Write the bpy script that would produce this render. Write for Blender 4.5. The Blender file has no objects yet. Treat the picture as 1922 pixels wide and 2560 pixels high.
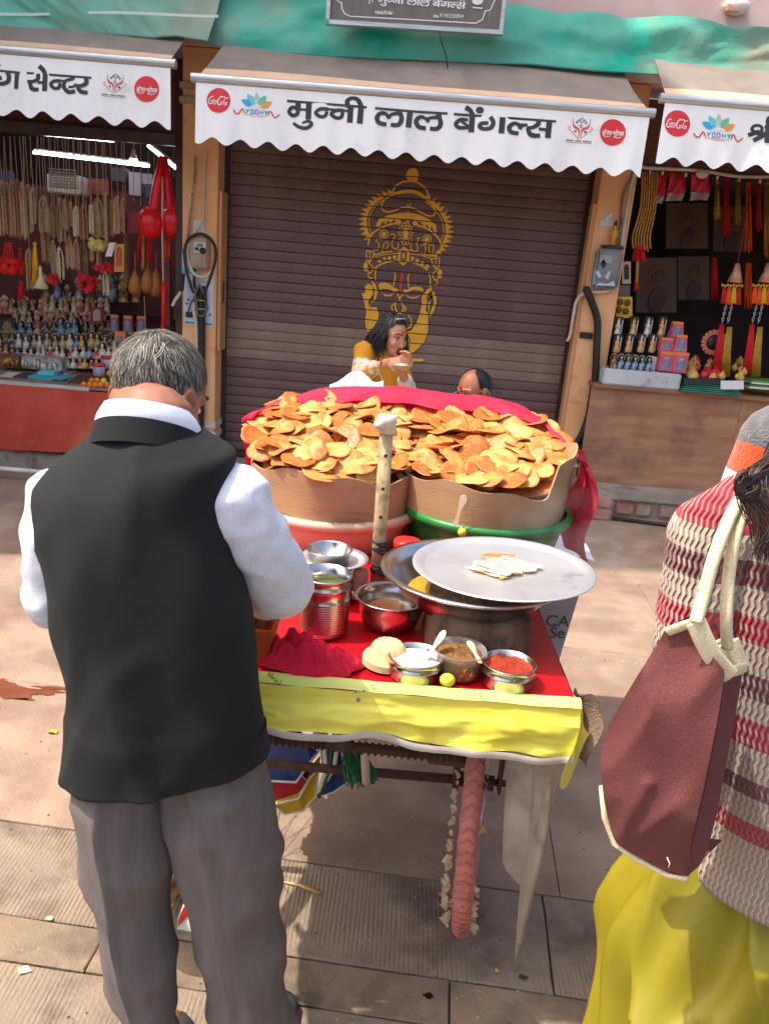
import bpy, bmesh, math, random
from math import sin, cos, pi, radians, hypot, atan2
from mathutils import Vector, Matrix, Euler, noise
R = random.Random(7)
sc = bpy.context.scene
COL = sc.collection
# ------------------------------------------------------------------ camera
KD = 1922 / 1661
FP, CX, CY, HC = 1923.0, 961.0, 1280.0, 1.6
ROLL = math.atan2(521, 6234); PITCH = math.atan2(FP, hypot(521, 6234))
cr, sr, cp, sp = cos(ROLL), sin(ROLL), cos(PITCH), sin(PITCH)
cd = bpy.data.cameras.new('camera'); cam = bpy.data.objects.new('camera', cd); COL.objects.link(cam)
cd.sensor_width = 36; cd.lens = FP / 2560 * 36; cd.clip_start = .05; cd.clip_end = 400
rx = Vector((cr, sr * sp, sr * cp)); dn = Vector((sr, -cr * sp, -cr * cp)); fw = Vector((0, cp, -sp))
m = Matrix.Identity(4)
for i in range(3):
    m[i][0], m[i][1], m[i][2] = rx[i], -dn[i], -fw[i]
m[2][3] = HC
cam.matrix_world = m
sc.camera = cam
# ------------------------------------------------------------------ world, sun, exposure
SUN = Vector((-.52, -.085, 1.0)).normalized()
w = bpy.data.worlds.new('World'); sc.world = w; w.use_nodes = True
nt = w.node_tree; bg = nt.nodes['Background']
sky = nt.nodes.new('ShaderNodeTexSky'); sky.sky_type = 'NISHITA'; sky.sun_disc = False
sky.sun_elevation = math.asin(SUN.z); sky.sun_rotation = atan2(SUN.x, SUN.y)
sky.dust_density = 5.0; sky.air_density = 1.0; sky.ozone_density = .3
nt.links.new(sky.outputs[0], bg.inputs[0]); bg.inputs[1].default_value = .15
sd = bpy.data.lights.new('sun', 'SUN'); sd.energy = 2.5; sd.angle = radians(.6); sd.color = (1, .93, .82)
so = bpy.data.objects.new('sun', sd); COL.objects.link(so)
so.rotation_euler = SUN.to_track_quat('Z', 'Y').to_euler(); so.location = (-6, -1, 8)
vs = sc.view_settings; vs.view_transform = 'Standard'; vs.look = 'None'; vs.gamma = 1; vs.exposure = 1.2
try: vs.use_curve_mapping = False
except Exception: pass
# ------------------------------------------------------------------ helpers
def ray(x, y):
    u = x * KD - CX; v = y * KD - CY
    return rx * u + dn * v + fw * FP
def at(x, y, Y):
    d = ray(x, y); return Vector((0, 0, HC)) + d * (Y / d.y)
def atz(x, y, z):
    d = ray(x, y); return Vector((0, 0, HC)) + d * ((z - HC) / d.z)
def zf(x0, y0, x1, wd):
    s = (x1 - x0) / wd
    return lambda x, y: ((x0 + x * s) / KD, (y0 + y * s) / KD)
def V(*a): return Vector(a)
def lin(c):
    return tuple(((v / 255) / 12.92 if v <= 10 else ((v / 255 + .055) / 1.055) ** 2.4) for v in c) + (1,)
def L1(v): return lin((v, v, v))[0]
MATS = {}
def M(name, c, c2=None, sc_=6, rough=.6, metal=0, bump=0, bsc=80, stretch=(1, 1, 1), lo=.35, hi=.65, c3=None, sc3=2.5, lo3=.55, hi3=.7,
      weave=0, wb=.15, transl=0, transm=0, ior=1.45, sss=0, sheen=0, emis=0, alpha=1, detail=5, aniso=0):
    if name in MATS: return MATS[name]
    mt = bpy.data.materials.new(name); mt.use_nodes = True; MATS[name] = mt
    n = mt.node_tree.nodes; l = mt.node_tree.links; b = n['Principled BSDF']
    b.inputs['Roughness'].default_value = rough; b.inputs['Metallic'].default_value = metal
    b.inputs['IOR'].default_value = ior
    b.inputs['Transmission Weight'].default_value = transm; b.inputs['Alpha'].default_value = alpha
    if sss:
        b.inputs['Subsurface Weight'].default_value = sss; b.inputs['Subsurface Radius'].default_value = (.012, .005, .003)
    if sheen: b.inputs['Sheen Weight'].default_value = sheen
    tc = n.new('ShaderNodeTexCoord'); mp = n.new('ShaderNodeMapping'); mp.inputs['Scale'].default_value = stretch
    l.new(tc.outputs['Object'], mp.inputs[0])
    base = None
    if c2 is not None:
        nz = n.new('ShaderNodeTexNoise'); nz.inputs['Scale'].default_value = sc_; nz.inputs['Detail'].default_value = detail
        l.new(mp.outputs[0], nz.inputs[0])
        rp = n.new('ShaderNodeValToRGB'); e = rp.color_ramp.elements
        e[0].position, e[1].position = lo, hi; e[0].color, e[1].color = lin(c), lin(c2)
        l.new(nz.outputs[0], rp.inputs[0]); base = rp.outputs[0]
        if c3 is not None:
            n3 = n.new('ShaderNodeTexNoise'); n3.inputs['Scale'].default_value = sc3; n3.inputs['Detail'].default_value = 6
            n3.inputs['Roughness'].default_value = .65
            l.new(tc.outputs['Object'], n3.inputs[0])
            r3 = n.new('ShaderNodeMapRange'); r3.inputs[1].default_value, r3.inputs[2].default_value = lo3, hi3
            l.new(n3.outputs[0], r3.inputs[0])
            mx = n.new('ShaderNodeMix'); mx.data_type = 'RGBA'
            l.new(r3.outputs[0], mx.inputs[0]); l.new(base, mx.inputs[6]); mx.inputs[7].default_value = lin(c3)
            base = mx.outputs[2]
        l.new(base, b.inputs['Base Color'])
    else:
        b.inputs['Base Color'].default_value = lin(c)
    if emis:
        b.inputs['Emission Strength'].default_value = emis; b.inputs['Emission Color'].default_value = lin(c)
    if bump or weave:
        h = None
        if bump:
            nb = n.new('ShaderNodeTexNoise'); nb.inputs['Scale'].default_value = bsc; nb.inputs['Detail'].default_value = 4
            l.new(mp.outputs[0], nb.inputs[0]); h = nb.outputs[0]
            bn = n.new('ShaderNodeBump'); bn.inputs['Strength'].default_value = bump; bn.inputs['Distance'].default_value = .01
            l.new(h, bn.inputs['Height']); last = bn
            l.new(bn.outputs[0], b.inputs['Normal'])
        if weave:
            sx = n.new('ShaderNodeSeparateXYZ'); l.new(tc.outputs['Object'], sx.inputs[0])
            def sn(o):
                a = n.new('ShaderNodeMath'); a.operation = 'MULTIPLY'; a.inputs[1].default_value = weave; l.new(o, a.inputs[0])
                s = n.new('ShaderNodeMath'); s.operation = 'SINE'; l.new(a.outputs[0], s.inputs[0]); return s.outputs[0]
            ad = n.new('ShaderNodeMath'); ad.operation = 'ADD'; l.new(sx.outputs[0], ad.inputs[0]); l.new(sx.outputs[1], ad.inputs[1])
            mu = n.new('ShaderNodeMath'); mu.operation = 'MULTIPLY'; l.new(sn(ad.outputs[0]), mu.inputs[0]); l.new(sn(sx.outputs[2]), mu.inputs[1])
            b2 = n.new('ShaderNodeBump'); b2.inputs['Strength'].default_value = wb; b2.inputs['Distance'].default_value = .004
            l.new(mu.outputs[0], b2.inputs['Height'])
            if bump: l.new(last.outputs[0], b2.inputs['Normal'])
            l.new(b2.outputs[0], b.inputs['Normal'])
    if transl:
        out = n['Material Output']; tl = n.new('ShaderNodeBsdfTranslucent'); ms = n.new('ShaderNodeMixShader')
        ms.inputs[0].default_value = transl
        if base is not None: l.new(base, tl.inputs[0])
        else: tl.inputs[0].default_value = lin(c)
        l.new(b.outputs[0], ms.inputs[1]); l.new(tl.outputs[0], ms.inputs[2]); l.new(ms.outputs[0], out.inputs[0])
    return mt

ORG = {}
def tag(o, label=None, cat=None, group=None, kind=None):
    if label: o['label'] = label
    if cat: o['category'] = cat
    if group: o['group'] = group
    if kind: o['kind'] = kind
    return o
def thing(name, label, cat, loc=(0, 0, 0), group=None):
    o = bpy.data.objects.new(name, None); COL.objects.link(o); o.location = loc; o.empty_display_size = .05
    ORG[o] = Vector(loc); return tag(o, label, cat, group)

class MB:
    def __init__(s): s.v = []; s.f = []; s.mi = []; s.cur = 0
    def add(s, vs_, fs):
        k = len(s.v); s.v += [Vector(p) for p in vs_]; s.f += [tuple(i + k for i in f) for f in fs]; s.mi += [s.cur] * len(fs); return s
    def box(s, a, b):
        x0, y0, z0 = a; x1, y1, z1 = b
        return s.add([(x0, y0, z0), (x1, y0, z0), (x1, y1, z0), (x0, y1, z0), (x0, y0, z1), (x1, y0, z1), (x1, y1, z1), (x0, y1, z1)],
                     [(0, 3, 2, 1), (4, 5, 6, 7), (0, 1, 5, 4), (1, 2, 6, 5), (2, 3, 7, 6), (3, 0, 4, 7)])
    def obox(s, c, u, v_, w_):
        c, u, v_, w_ = map(Vector, (c, u, v_, w_)); P = []
        for k in (-1, 1):
            for i, j in ((-1, -1), (1, -1), (1, 1), (-1, 1)): P.append(c + u * i + v_ * j + w_ * k)
        return s.add(P, [(0, 3, 2, 1), (4, 5, 6, 7), (0, 1, 5, 4), (1, 2, 6, 5), (2, 3, 7, 6), (3, 0, 4, 7)])
    def prism(s, pts, off):   # polygon (3D pts) extruded by off
        n = len(pts); off = Vector(off); P = [Vector(p) for p in pts]; P += [p + off for p in P]
        return s.add(P, [tuple(range(n - 1, -1, -1)), tuple(range(n, 2 * n))] + [(i, (i + 1) % n, n + (i + 1) % n, n + i) for i in range(n)])
    def loft(s, rings, cap0=True, cap1=True, closed=True):
        n = len(rings[0]); P = [p for r in rings for p in r]; F = []
        for i in range(len(rings) - 1):
            for j in range(n if closed else n - 1):
                a = i * n + j; b = i * n + (j + 1) % n; F.append((a, b, b + n, a + n))
        if closed and cap0: F.append(tuple(range(n - 1, -1, -1)))
        if closed and cap1: F.append(tuple((len(rings) - 1) * n + j for j in range(n)))
        return s.add(P, F)
    def grid(s, fn, nu, nv):
        P = [fn(i / nu, j / nv) for j in range(nv + 1) for i in range(nu + 1)]
        return s.add(P, [(j * (nu + 1) + i, j * (nu + 1) + i + 1, (j + 1) * (nu + 1) + i + 1, (j + 1) * (nu + 1) + i) for j in range(nv) for i in range(nu)])
    def tube(s, path, r, n=8, cap=True):
        path = [Vector(p) for p in path]; rings = []; N = len(path); up = None
        for i, p in enumerate(path):
            t = (path[min(i + 1, N - 1)] - path[max(i - 1, 0)])
            if t.length < 1e-9: t = Vector((0, 0, 1))
            t.normalize()
            if up is None: up = t.orthogonal().normalized()
            up = (up - t * up.dot(t))
            up = up.normalized() if up.length > 1e-6 else t.orthogonal().normalized()
            q = t.cross(up); rr = r[i] if isinstance(r, (list, tuple)) else (r(i / max(1, N - 1)) if callable(r) else r)
            rings.append([p + (up * cos(2 * pi * k / n) + q * sin(2 * pi * k / n)) * rr for k in range(n)])
        return s.loft(rings, cap, cap)
    def lathe(s, prof, c=(0, 0, 0), n=32, cap=True, ax=None):
        c = Vector(c); rings = []
        for r, z in prof: rings.append([c + Vector((r * cos(2 * pi * k / n), r * sin(2 * pi * k / n), z)) for k in range(n)])
        return s.loft(rings, cap, cap)
    def sph(s, c, r, nu=16, nv=10, rot=None):
        c = Vector(c); r = Vector(r) if not isinstance(r, (int, float)) else Vector((r, r, r)); rings = []
        for j in range(nv + 1):
            a = -pi / 2 + pi * j / nv; a = max(-pi / 2 + .02, min(pi / 2 - .02, a)); ring = []
            for k in range(nu):
                t = 2 * pi * k / nu; q = Vector((r.x * cos(a) * cos(t), r.y * cos(a) * sin(t), r.z * sin(a)))
                ring.append(c + (rot @ q if rot else q))
            rings.append(ring)
        return s.loft(rings)
    def caps(s, p0, p1, r0, r1, n=14):
        p0, p1 = Vector(p0), Vector(p1); t = p1 - p0; Ln = max(t.length, 1e-6); t /= Ln
        pts = []; rr = []
        for a in (85, 60, 30): pts.append(p0 - t * r0 * sin(radians(a))); rr.append(r0 * cos(radians(a)))
        for k in range(5): pts.append(p0.lerp(p1, k / 4)); rr.append(r0 + (r1 - r0) * k / 4)
        for a in (30, 60, 85): pts.append(p1 + t * r1 * sin(radians(a))); rr.append(r1 * cos(radians(a)))
        return s.tube(pts, rr, n)
    def build(s, name, mat, parent=None, smooth=True, origin=None, auto=None, bevel=0):
        me = bpy.data.meshes.new(name)
        if parent is not None: org = ORG[parent]
        elif origin is not None: org = Vector(origin)
        else:
            xs = [p.x for p in s.v]; ys = [p.y for p in s.v]; org = Vector(((min(xs) + max(xs)) / 2, (min(ys) + max(ys)) / 2, min(p.z for p in s.v)))
        me.from_pydata([p - org for p in s.v], [], s.f)
        mats = mat if isinstance(mat, (list, tuple)) else [mat]
        for mm in mats: me.materials.append(mm)
        if len(mats) > 1: me.polygons.foreach_set('material_index', s.mi)
        if smooth: me.polygons.foreach_set('use_smooth', [True] * len(me.polygons))
        me.validate(); me.update()
        o = bpy.data.objects.new(name, me); COL.objects.link(o)
        if parent is not None: o.parent = parent
        else: o.location = org
        ORG[o] = org
        if bevel: bevel_mesh(me, bevel)
        if smooth and auto is not None:
            try: me.set_sharp_from_angle(angle=radians(auto))
            except Exception: pass
        return o
def bevel_mesh(me, wd, seg=2):
    bm = bmesh.new(); bm.from_mesh(me)
    es = [e for e in bm.edges if len(e.link_faces) == 2 and e.calc_face_angle(0) > .5]
    bmesh.ops.bevel(bm, geom=es, offset=wd, segments=seg, affect='EDGES', clamp_overlap=True)
    bm.to_mesh(me); bm.free()
def copy_tree(o, parent=None, first=True):
    c = o.copy(); COL.objects.link(c); c.parent = parent
    for ch in list(o.children): copy_tree(ch, c, False)
    return c
def fix_normals(me):
    bm = bmesh.new(); bm.from_mesh(me); bmesh.ops.recalc_face_normals(bm, faces=bm.faces[:]); bm.to_mesh(me); bm.free()
def remeshed(mb, name, mat, voxel, parent=None, origin=None, smooth_it=6, disp=None, label=None):
    """union of overlapping closed shapes -> one continuous skin"""
    o = mb.build(name, mat, parent, True, origin); fix_normals(o.data)
    md = o.modifiers.new('r', 'REMESH'); md.mode = 'VOXEL'; md.voxel_size = voxel; md.use_smooth_shade = True
    if smooth_it:
        m2 = o.modifiers.new('s', 'SMOOTH'); m2.factor = .5; m2.iterations = smooth_it
    dg = bpy.context.evaluated_depsgraph_get(); dg.update()
    me = bpy.data.meshes.new_from_object(o.evaluated_get(dg)); o.modifiers.clear()
    old = o.data; o.data = me; me.name = name; bpy.data.meshes.remove(old)
    if not me.materials: me.materials.append(mat if not isinstance(mat, (list, tuple)) else mat[0])
    if disp is not None:
        org = ORG[o]; N = [v.normal.copy() for v in me.vertices]
        for v, nn in zip(me.vertices, N): v.co += nn * disp(v.co + org, nn)
    me.polygons.foreach_set('use_smooth', [True] * len(me.polygons)); me.update()
    return o
def cat(pts, sub=6):     # catmull-rom through points (tuples any dim)
    P = [Vector(p) for p in pts]; out = []
    for i in range(len(P) - 1):
        a, b, c, d = P[max(i - 1, 0)], P[i], P[i + 1], P[min(i + 2, len(P) - 1)]
        for k in range(sub):
            t = k / sub
            out.append(.5 * ((2 * b) + (c - a) * t + (2 * a - 5 * b + 4 * c - d) * t * t + (3 * b - a - 3 * c + d) * t ** 3))
    out.append(P[-1]); return out
def ribbon(pts, wd):      # 2D polyline -> left/right points; wd number or list
    P = [Vector(p) for p in pts]; Lf = []; Rt = []; n = len(P)
    for i, p in enumerate(P):
        t0 = (p - P[i - 1]).normalized() if i else None; t1 = (P[i + 1] - p).normalized() if i < n - 1 else None
        t = (t0 + t1) if (t0 and t1) else (t0 or t1)
        t = t.normalized() if t.length > 1e-6 else (t0 or t1)
        nn = Vector((-t.y, t.x)); k = 1
        if t0 and t1: k = min(1.6, 1 / max(.5, nn.dot(Vector((-t0.y, t0.x)))))
        ww = (wd[i] if isinstance(wd, list) else wd) / 2 * k
        Lf.append(p + nn * ww); Rt.append(p - nn * ww)
    return Lf, Rt
class INK:
    """flat print on a surface: mp maps 2D drawing coordinates (+ a tiny lift) to a point of that surface"""
    def __init__(s, mp): s.mb = MB(); s.mp = mp; s.k = 0
    def line(s, pts, wd, smooth=True, sub=5):
        if smooth and len(pts) > 2:
            if isinstance(wd, list): pw = cat([(p[0], p[1], q) for p, q in zip(pts, wd)], sub); pts = [(p[0], p[1]) for p in pw]; wd = [p[2] for p in pw]
            else: pts = [tuple(p) for p in cat(pts, sub)]
        a, b = ribbon(pts, wd); s.k += 1; h = s.k * .00006; n = len(a)
        s.mb.add([s.mp(p.x, p.y, h) for p in a] + [s.mp(p.x, p.y, h) for p in b], [(i, i + 1, n + i + 1, n + i) for i in range(n - 1)]); return s
    def poly(s, pts, smooth=False, sub=5):
        if smooth: pts = [tuple(p) for p in cat(list(pts) + [pts[0]], sub)][:-1]
        s.k += 1; h = s.k * .00006
        c = (sum(p[0] for p in pts) / len(pts), sum(p[1] for p in pts) / len(pts))
        s.mb.add([s.mp(p[0], p[1], h) for p in pts], [tuple(range(len(pts)))]); return s
    def bigdisc(s, x, y, r, ry):
        for q0, q1 in ((0, .2), (.2, .4), (.4, .6), (.6, .8), (.8, 1)):
            s.mb.grid(lambda u, v: s.mp(x + r * (q0 + (q1 - q0) * v) * cos(2 * pi * u), y + ry * (q0 + (q1 - q0) * v) * sin(2 * pi * u), 0), 40, 1)
        return s
    def disc(s, x, y, r, ry=None, n=24): return s.poly([(x + r * cos(2 * pi * i / n), y + (ry or r) * sin(2 * pi * i / n)) for i in range(n)])
    def ringl(s, x, y, r, wd, ry=None, n=24): return s.line([(x + r * cos(2 * pi * i / n), y + (ry or r) * sin(2 * pi * i / n)) for i in range(n + 1)], wd, False)
    def build(s, name, mat, parent): return s.mb.build(name, mat, parent, False)
# ================================================================== materials of the place
m_conc = M('pink_concrete', (138, 117, 98), (154, 131, 111), 5.5, .85, bump=.35, bsc=70, c3=(126, 100, 86), sc3=2.6, lo3=.48, hi3=.68, lo=.4, hi=.6)
m_rib = M('ribbed_stone', (126, 110, 94), (142, 125, 107), 7, .85, bump=.4, bsc=90, c3=(96, 78, 66), sc3=3.4, lo3=.48, hi3=.64)
m_bord = M('tan_stone', (124, 108, 88), (142, 122, 98), 9, .85, bump=.35, bsc=120, c3=(98, 84, 72), sc3=5, lo3=.45, hi3=.65)
m_joint = M('joint_dirt', (58, 48, 42), (80, 68, 58), 20, .95, bump=.4)
m_orange = M('orange_plaster', (236, 172, 116), (242, 188, 136), 4, .8, bump=.12, bsc=40, c3=(190, 140, 100), sc3=6, lo3=.58, hi3=.75)
m_white_pl = M('white_paint', (222, 214, 204), (190, 180, 168), 12, .75, bump=.2)
m_shut = M('shutter_paint', (106, 80, 76), (116, 90, 84), 5, .42, bump=.08, bsc=60)
m_shut2 = M('shutter_dusty', (138, 112, 98), (150, 124, 110), 9, .6, bump=.1, bsc=60)
m_frame = M('dark_frame', (58, 38, 38), (70, 48, 46), 8, .5, bump=.1)
m_wood = M('red_ply', (150, 106, 80), (174, 128, 98), 3, .6, bump=.12, bsc=40, stretch=(1, 1, 7), c3=(110, 72, 58), sc3=2.2, lo3=.5, hi3=.75)
m_fascia = M('fascia_wood', (92, 54, 42), (108, 66, 50), 4, .45, bump=.15, bsc=30, stretch=(1, 1, 8))
m_awn = M('awning_grey', (128, 116, 108), (144, 130, 118), 5, .85, bump=.1, bsc=40, c3=(168, 150, 134), sc3=2, lo3=.6, hi3=.8)
m_tan = M('awning_sun_band', (226, 188, 156), (214, 174, 142), 7, .8)  # paler tan that paints the sunlit band on the awning cloth
m_val = M('valance_vinyl', (253, 253, 250), (246, 246, 243), 3, .45, c3=(214, 212, 206), sc3=5, lo3=.58, hi3=.8, bump=.08, bsc=9, stretch=(6, 1, 1), lo=.3, hi=.8)
m_alu = M('aluminium', (206, 208, 208), (180, 178, 172), 20, .35, metal=.55, stretch=(.3, 6, 6))
m_green = M('green_tarp', (104, 188, 164), (0, 184, 154), 2.6, .55, lo=.44, hi=.66, bump=.25, bsc=45, c3=(156, 154, 130), sc3=1.1, lo3=.5, hi3=.72, transl=.2)
m_green2 = M('green_tarp_pale', (136, 204, 180), (50, 190, 168), 2, .55, lo=.4, hi=.75, c3=(160, 176, 150), sc3=1.0, lo3=.45, hi3=.7, bump=.12, bsc=30, transl=.2)
m_pinkwall = M('pink_wall', (226, 196, 188), (212, 180, 172), 3, .85, bump=.1)
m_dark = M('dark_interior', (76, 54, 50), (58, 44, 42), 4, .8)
m_ledge = M('grey_ledge', (140, 130, 116), (160, 148, 132), 6, .9, bump=.4, bsc=40, c3=(110, 94, 82), sc3=5)
m_brick = M('brick_red', (150, 92, 80), (172, 120, 104), 9, .9, bump=.5, bsc=50, c3=(178, 160, 142), sc3=8)
m_black = M('black_rubber', (34, 33, 34), (48, 46, 46), 12, .55, bump=.1)
m_pvc = M('pvc_cream', (214, 200, 176), (196, 180, 152), 10, .5)
m_ink = M('ink_charcoal', (52, 54, 58), (66, 68, 72), 4, .6)
m_inkw = M('ink_white', (236, 236, 232))
m_red = M('ink_red', (226, 54, 62), rough=.5)
# ================================================================== ground
g = MB(); g.add([(-60, -60, -.02), (60, -60, -.02), (60, 60, -.02), (-60, 60, -.02)], [(0, 1, 2, 3)])
ground = tag(g.build('ground', m_joint, origin=(0, 0, 0)), kind='structure')
pav = bpy.data.objects.new('pavement', None); COL.objects.link(pav); ORG[pav] = Vector((0, 0, 0)); tag(pav, kind='structure')
rotp = Matrix.Rotation(radians(-4.2), 4, 'Z'); pc = Vector((0, 1.45, 0))
RP = random.Random(3)
def slab(x0, x1, y0, y1, mat, name='paving_slab', ribs=0, gap=.003):
    mb = MB(); n = 7; dz = RP.uniform(-.0012, .0012) * (gap / .003); top = []
    x0 += gap; x1 -= gap; y0 += gap; y1 -= gap
    def jag(): return RP.uniform(-.003, .003) * min(1, gap / .003)
    P = [(x0 + (x1 - x0) * i / n, y0 + jag()) for i in range(n + 1)] + [(x1 + jag(), y0 + (y1 - y0) * (i + .5) / 3) for i in range(3)] + \
        [(x1 - (x1 - x0) * i / n, y1 + jag()) for i in range(n + 1)] + [(x0 + jag(), y1 - (y1 - y0) * (i + .5) / 3) for i in range(3)]
    cx_, cy_ = (x0 + x1) / 2, (y0 + y1) / 2
    ins = [(cx_ + (p[0] - cx_) * (1 - gap * 1.6 / abs(x1 - x0) * 2), cy_ + (p[1] - cy_) * (1 - gap * 1.6 / abs(y1 - y0) * 2)) for p in P]
    T = lambda p, z: pc + (rotp @ (Vector((p[0], p[1], z)) - pc))
    mb.loft([[T(p, -.03) for p in P], [T(p, dz - .003) for p in P], [T(p, dz) for p in ins]], cap0=False)
    if ribs:
        bm2 = MB()
    return mb.build(name, mat, pav, smooth=False)
def add_ribs(mt):      # combed grooves across the near slabs
    n = mt.node_tree.nodes; l = mt.node_tree.links; b = n['Principled BSDF']
    tc = n.new('ShaderNodeTexCoord'); mp = n.new('ShaderNodeMapping'); mp.inputs['Rotation'].default_value = (0, 0, radians(8)); mp.inputs['Scale'].default_value = (1, .12, 1)
    wv = n.new('ShaderNodeTexWave'); wv.inputs['Scale'].default_value = 27; wv.inputs['Distortion'].default_value = 3.2; wv.inputs['Detail'].default_value = 3; wv.inputs['Detail Scale'].default_value = 1.5
    l.new(tc.outputs['Object'], mp.inputs[0]); l.new(mp.outputs[0], wv.inputs[0])
    nz = n.new('ShaderNodeTexNoise'); nz.inputs['Scale'].default_value = 4; l.new(tc.outputs['Object'], nz.inputs[0])
    mr = n.new('ShaderNodeMapRange'); mr.inputs[1].default_value = .4; mr.inputs[2].default_value = .62; l.new(nz.outputs[0], mr.inputs[0])
    mu = n.new('ShaderNodeMath'); mu.operation = 'MULTIPLY'; l.new(wv.outputs[1], mu.inputs[0]); l.new(mr.outputs[0], mu.inputs[1])
    bp = n.new('ShaderNodeBump'); bp.inputs['Strength'].default_value = .45; bp.inputs['Distance'].default_value = .005
    old = b.inputs['Normal'].links[0].from_socket; l.new(old, bp.inputs['Normal']); l.new(mu.outputs[0], bp.inputs['Height']); l.new(bp.outputs[0], b.inputs['Normal'])
add_ribs(m_rib)
def row(y0, y1, xs, mat):
    for a, b in zip(xs[:-1], xs[1:]): slab(a, b, y0, y1, mat, gap=.0008 if mat is m_conc else .0022)
row(-.6, 1.0, [-2.6, -1.3, 0, 1.3, 2.6], m_rib)
row(1.0, 1.335, [-2.4, -1.25, -.18, .95, 2.1], m_rib)
row(1.335, 1.46, [-2.4, -1.55, -.6, .25, 1.1, 2.1], m_bord)
row(1.46, 1.775, [-2.4, -1.15, -.32, .5, 1.5, 2.4], m_rib)
row(1.775, 2.5, [-3, -1.7, -.5, .55, 1.9, 3.2], m_conc)
row(2.5, 3.35, [-3.4, -2.2, -1.0, .2, 1.45, 2.7, 3.8], m_conc)
row(3.35, 4.3, [-4, -2.6, -1.3, 0, 1.3, 2.6, 4.4], m_conc)
row(4.3, 5.9, [-5, -3.2, -1.6, 0, 1.6, 3.2, 5], m_conc)
# reddish stain of spilled water on the ground, left
st = MB()
def blot(cx_, cy_, a, b, seed, z=.0028, n=46):
    rr = random.Random(seed); ph = [rr.uniform(0, 6.28) for _ in range(6)]
    st.add([(cx_ + a * cos(t) * (1 + .25 * sin(3 * t + ph[0]) + .18 * sin(7 * t + ph[1]) + .1 * sin(13 * t + ph[2])),
             cy_ + b * sin(t) * (1 + .35 * sin(2 * t + ph[3]) + .2 * sin(5 * t + ph[4]) + .12 * sin(11 * t + ph[5])), z)
            for t in [2 * pi * i / n for i in range(n)]], [tuple(range(n))])
for i, (x, y, a, b) in enumerate([(30, 1500, .10, .045), (70, 1494, .09, .03), (120, 1488, .07, .014), (5, 1480, .05, .03)]):
    p = atz(x, y, 0); blot(p.x, p.y, a, b, i, .0028 + i * .0002)
m_stain = M('wet_red_stain', (104, 52, 32), (120, 66, 42), 12, .45, bump=.2)
tag(st.build('stain', m_stain, smooth=False), 'irregular reddish brown wet stain on the pink ground at the left edge', 'stain')
# scraps of litter
def scrap(name, x, y, sz, mat, label, cat_='litter', seed=0, curl=.4):
    p = atz(x, y, .004); rr = random.Random(seed); n = 7; mb = MB()
    pts = [p + Vector((cos(2 * pi * i / n) * sz * rr.uniform(.5, 1.2), sin(2 * pi * i / n) * sz * .7 * rr.uniform(.5, 1.2), rr.uniform(0, sz * curl))) for i in range(n)]
    mb.add([p + Vector((0, 0, sz * .15))] + pts, [(0, i + 1, (i + 1) % n + 1) for i in range(n)])
    mb.add([q + Vector((0, 0, -.0015)) for q in [p + Vector((0, 0, sz * .15))] + pts], [(0, (i + 1) % n + 1, i + 1) for i in range(n)])
    return tag(mb.build(name, mat), label, cat_)
scrap('leaf_scrap', 115, 1582, .022, M('ochre_bit', (214, 170, 60)), 'small yellow crumbs on the pink ground left of the trousers', 'litter', 1)
scrap('leaf_scrap', 52, 2096, .016, M('pale_green', (190, 206, 150)), 'pale green leaf scrap on the ribbed slab at lower left', 'litter', 2)
scrap('leaf_scrap', 108, 1985, .012, M('pale_green', (190, 206, 150)), 'tiny pale leaf scrap on the tan border stone', 'litter', 3)
scrap('food_crumb', 1073, 2098, .008, M('ochre_bit', (214, 170, 60)), 'small ochre crumb on the shaded border stone below the wheel', 'litter', 4)
scrap('paper_scrap', 955, 1935, .014, M('pink_paper', (206, 130, 120)), 'crumpled pink wrapper scrap on the shaded ground left of the wheel', 'litter', 5)
scrap('leaf_scrap', 1130, 2112, .012, M('dark_green_leaf', (40, 56, 34)), 'dark green leaf bit on the shaded border stone', 'litter', 6)
pd = atz(926, 2153, 0); b_ = MB(); n = 18
b_.add([(pd.x + .012 * cos(2 * pi * i / n) * (1 + .3 * sin(5 * i)), pd.y + .009 * sin(2 * pi * i / n) * (1 + .3 * cos(3 * i)), .003) for i in range(n)], [tuple(range(n))])
tag(b_.build('stain', M('dark_spot', (20, 14, 12), rough=.4), smooth=False), 'small black splashed spot on the shaded border stone', 'stain')
# straw lying in the shade
a, b = atz(602, 1903, .004), atz(690, 1930, .004)
tag(MB().tube([a, a.lerp(b, .5) + V(0, .004, .003), b], [.002, .004, .005], 6).build('straw', M('straw', (226, 186, 110), (206, 160, 90), 30, .7)), 'yellow straw stalk lying on the shaded ground right of the grey trousers', 'straw')

# ================================================================== shop row
YP, YS, YV = 5.89, 6.13, 5.15
front = bpy.data.objects.new('shop_row_wall', None); COL.objects.link(front); ORG[front] = Vector((0, 0, 0))
tag(front, 'long shop row wall with pale pink upper storey above the awnings', 'wall')
MB().box((-4.6, 5.86, 2.98), (5.2, 6.3, 5.2)).build('upper_wall', m_pinkwall, front, False)
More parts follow.
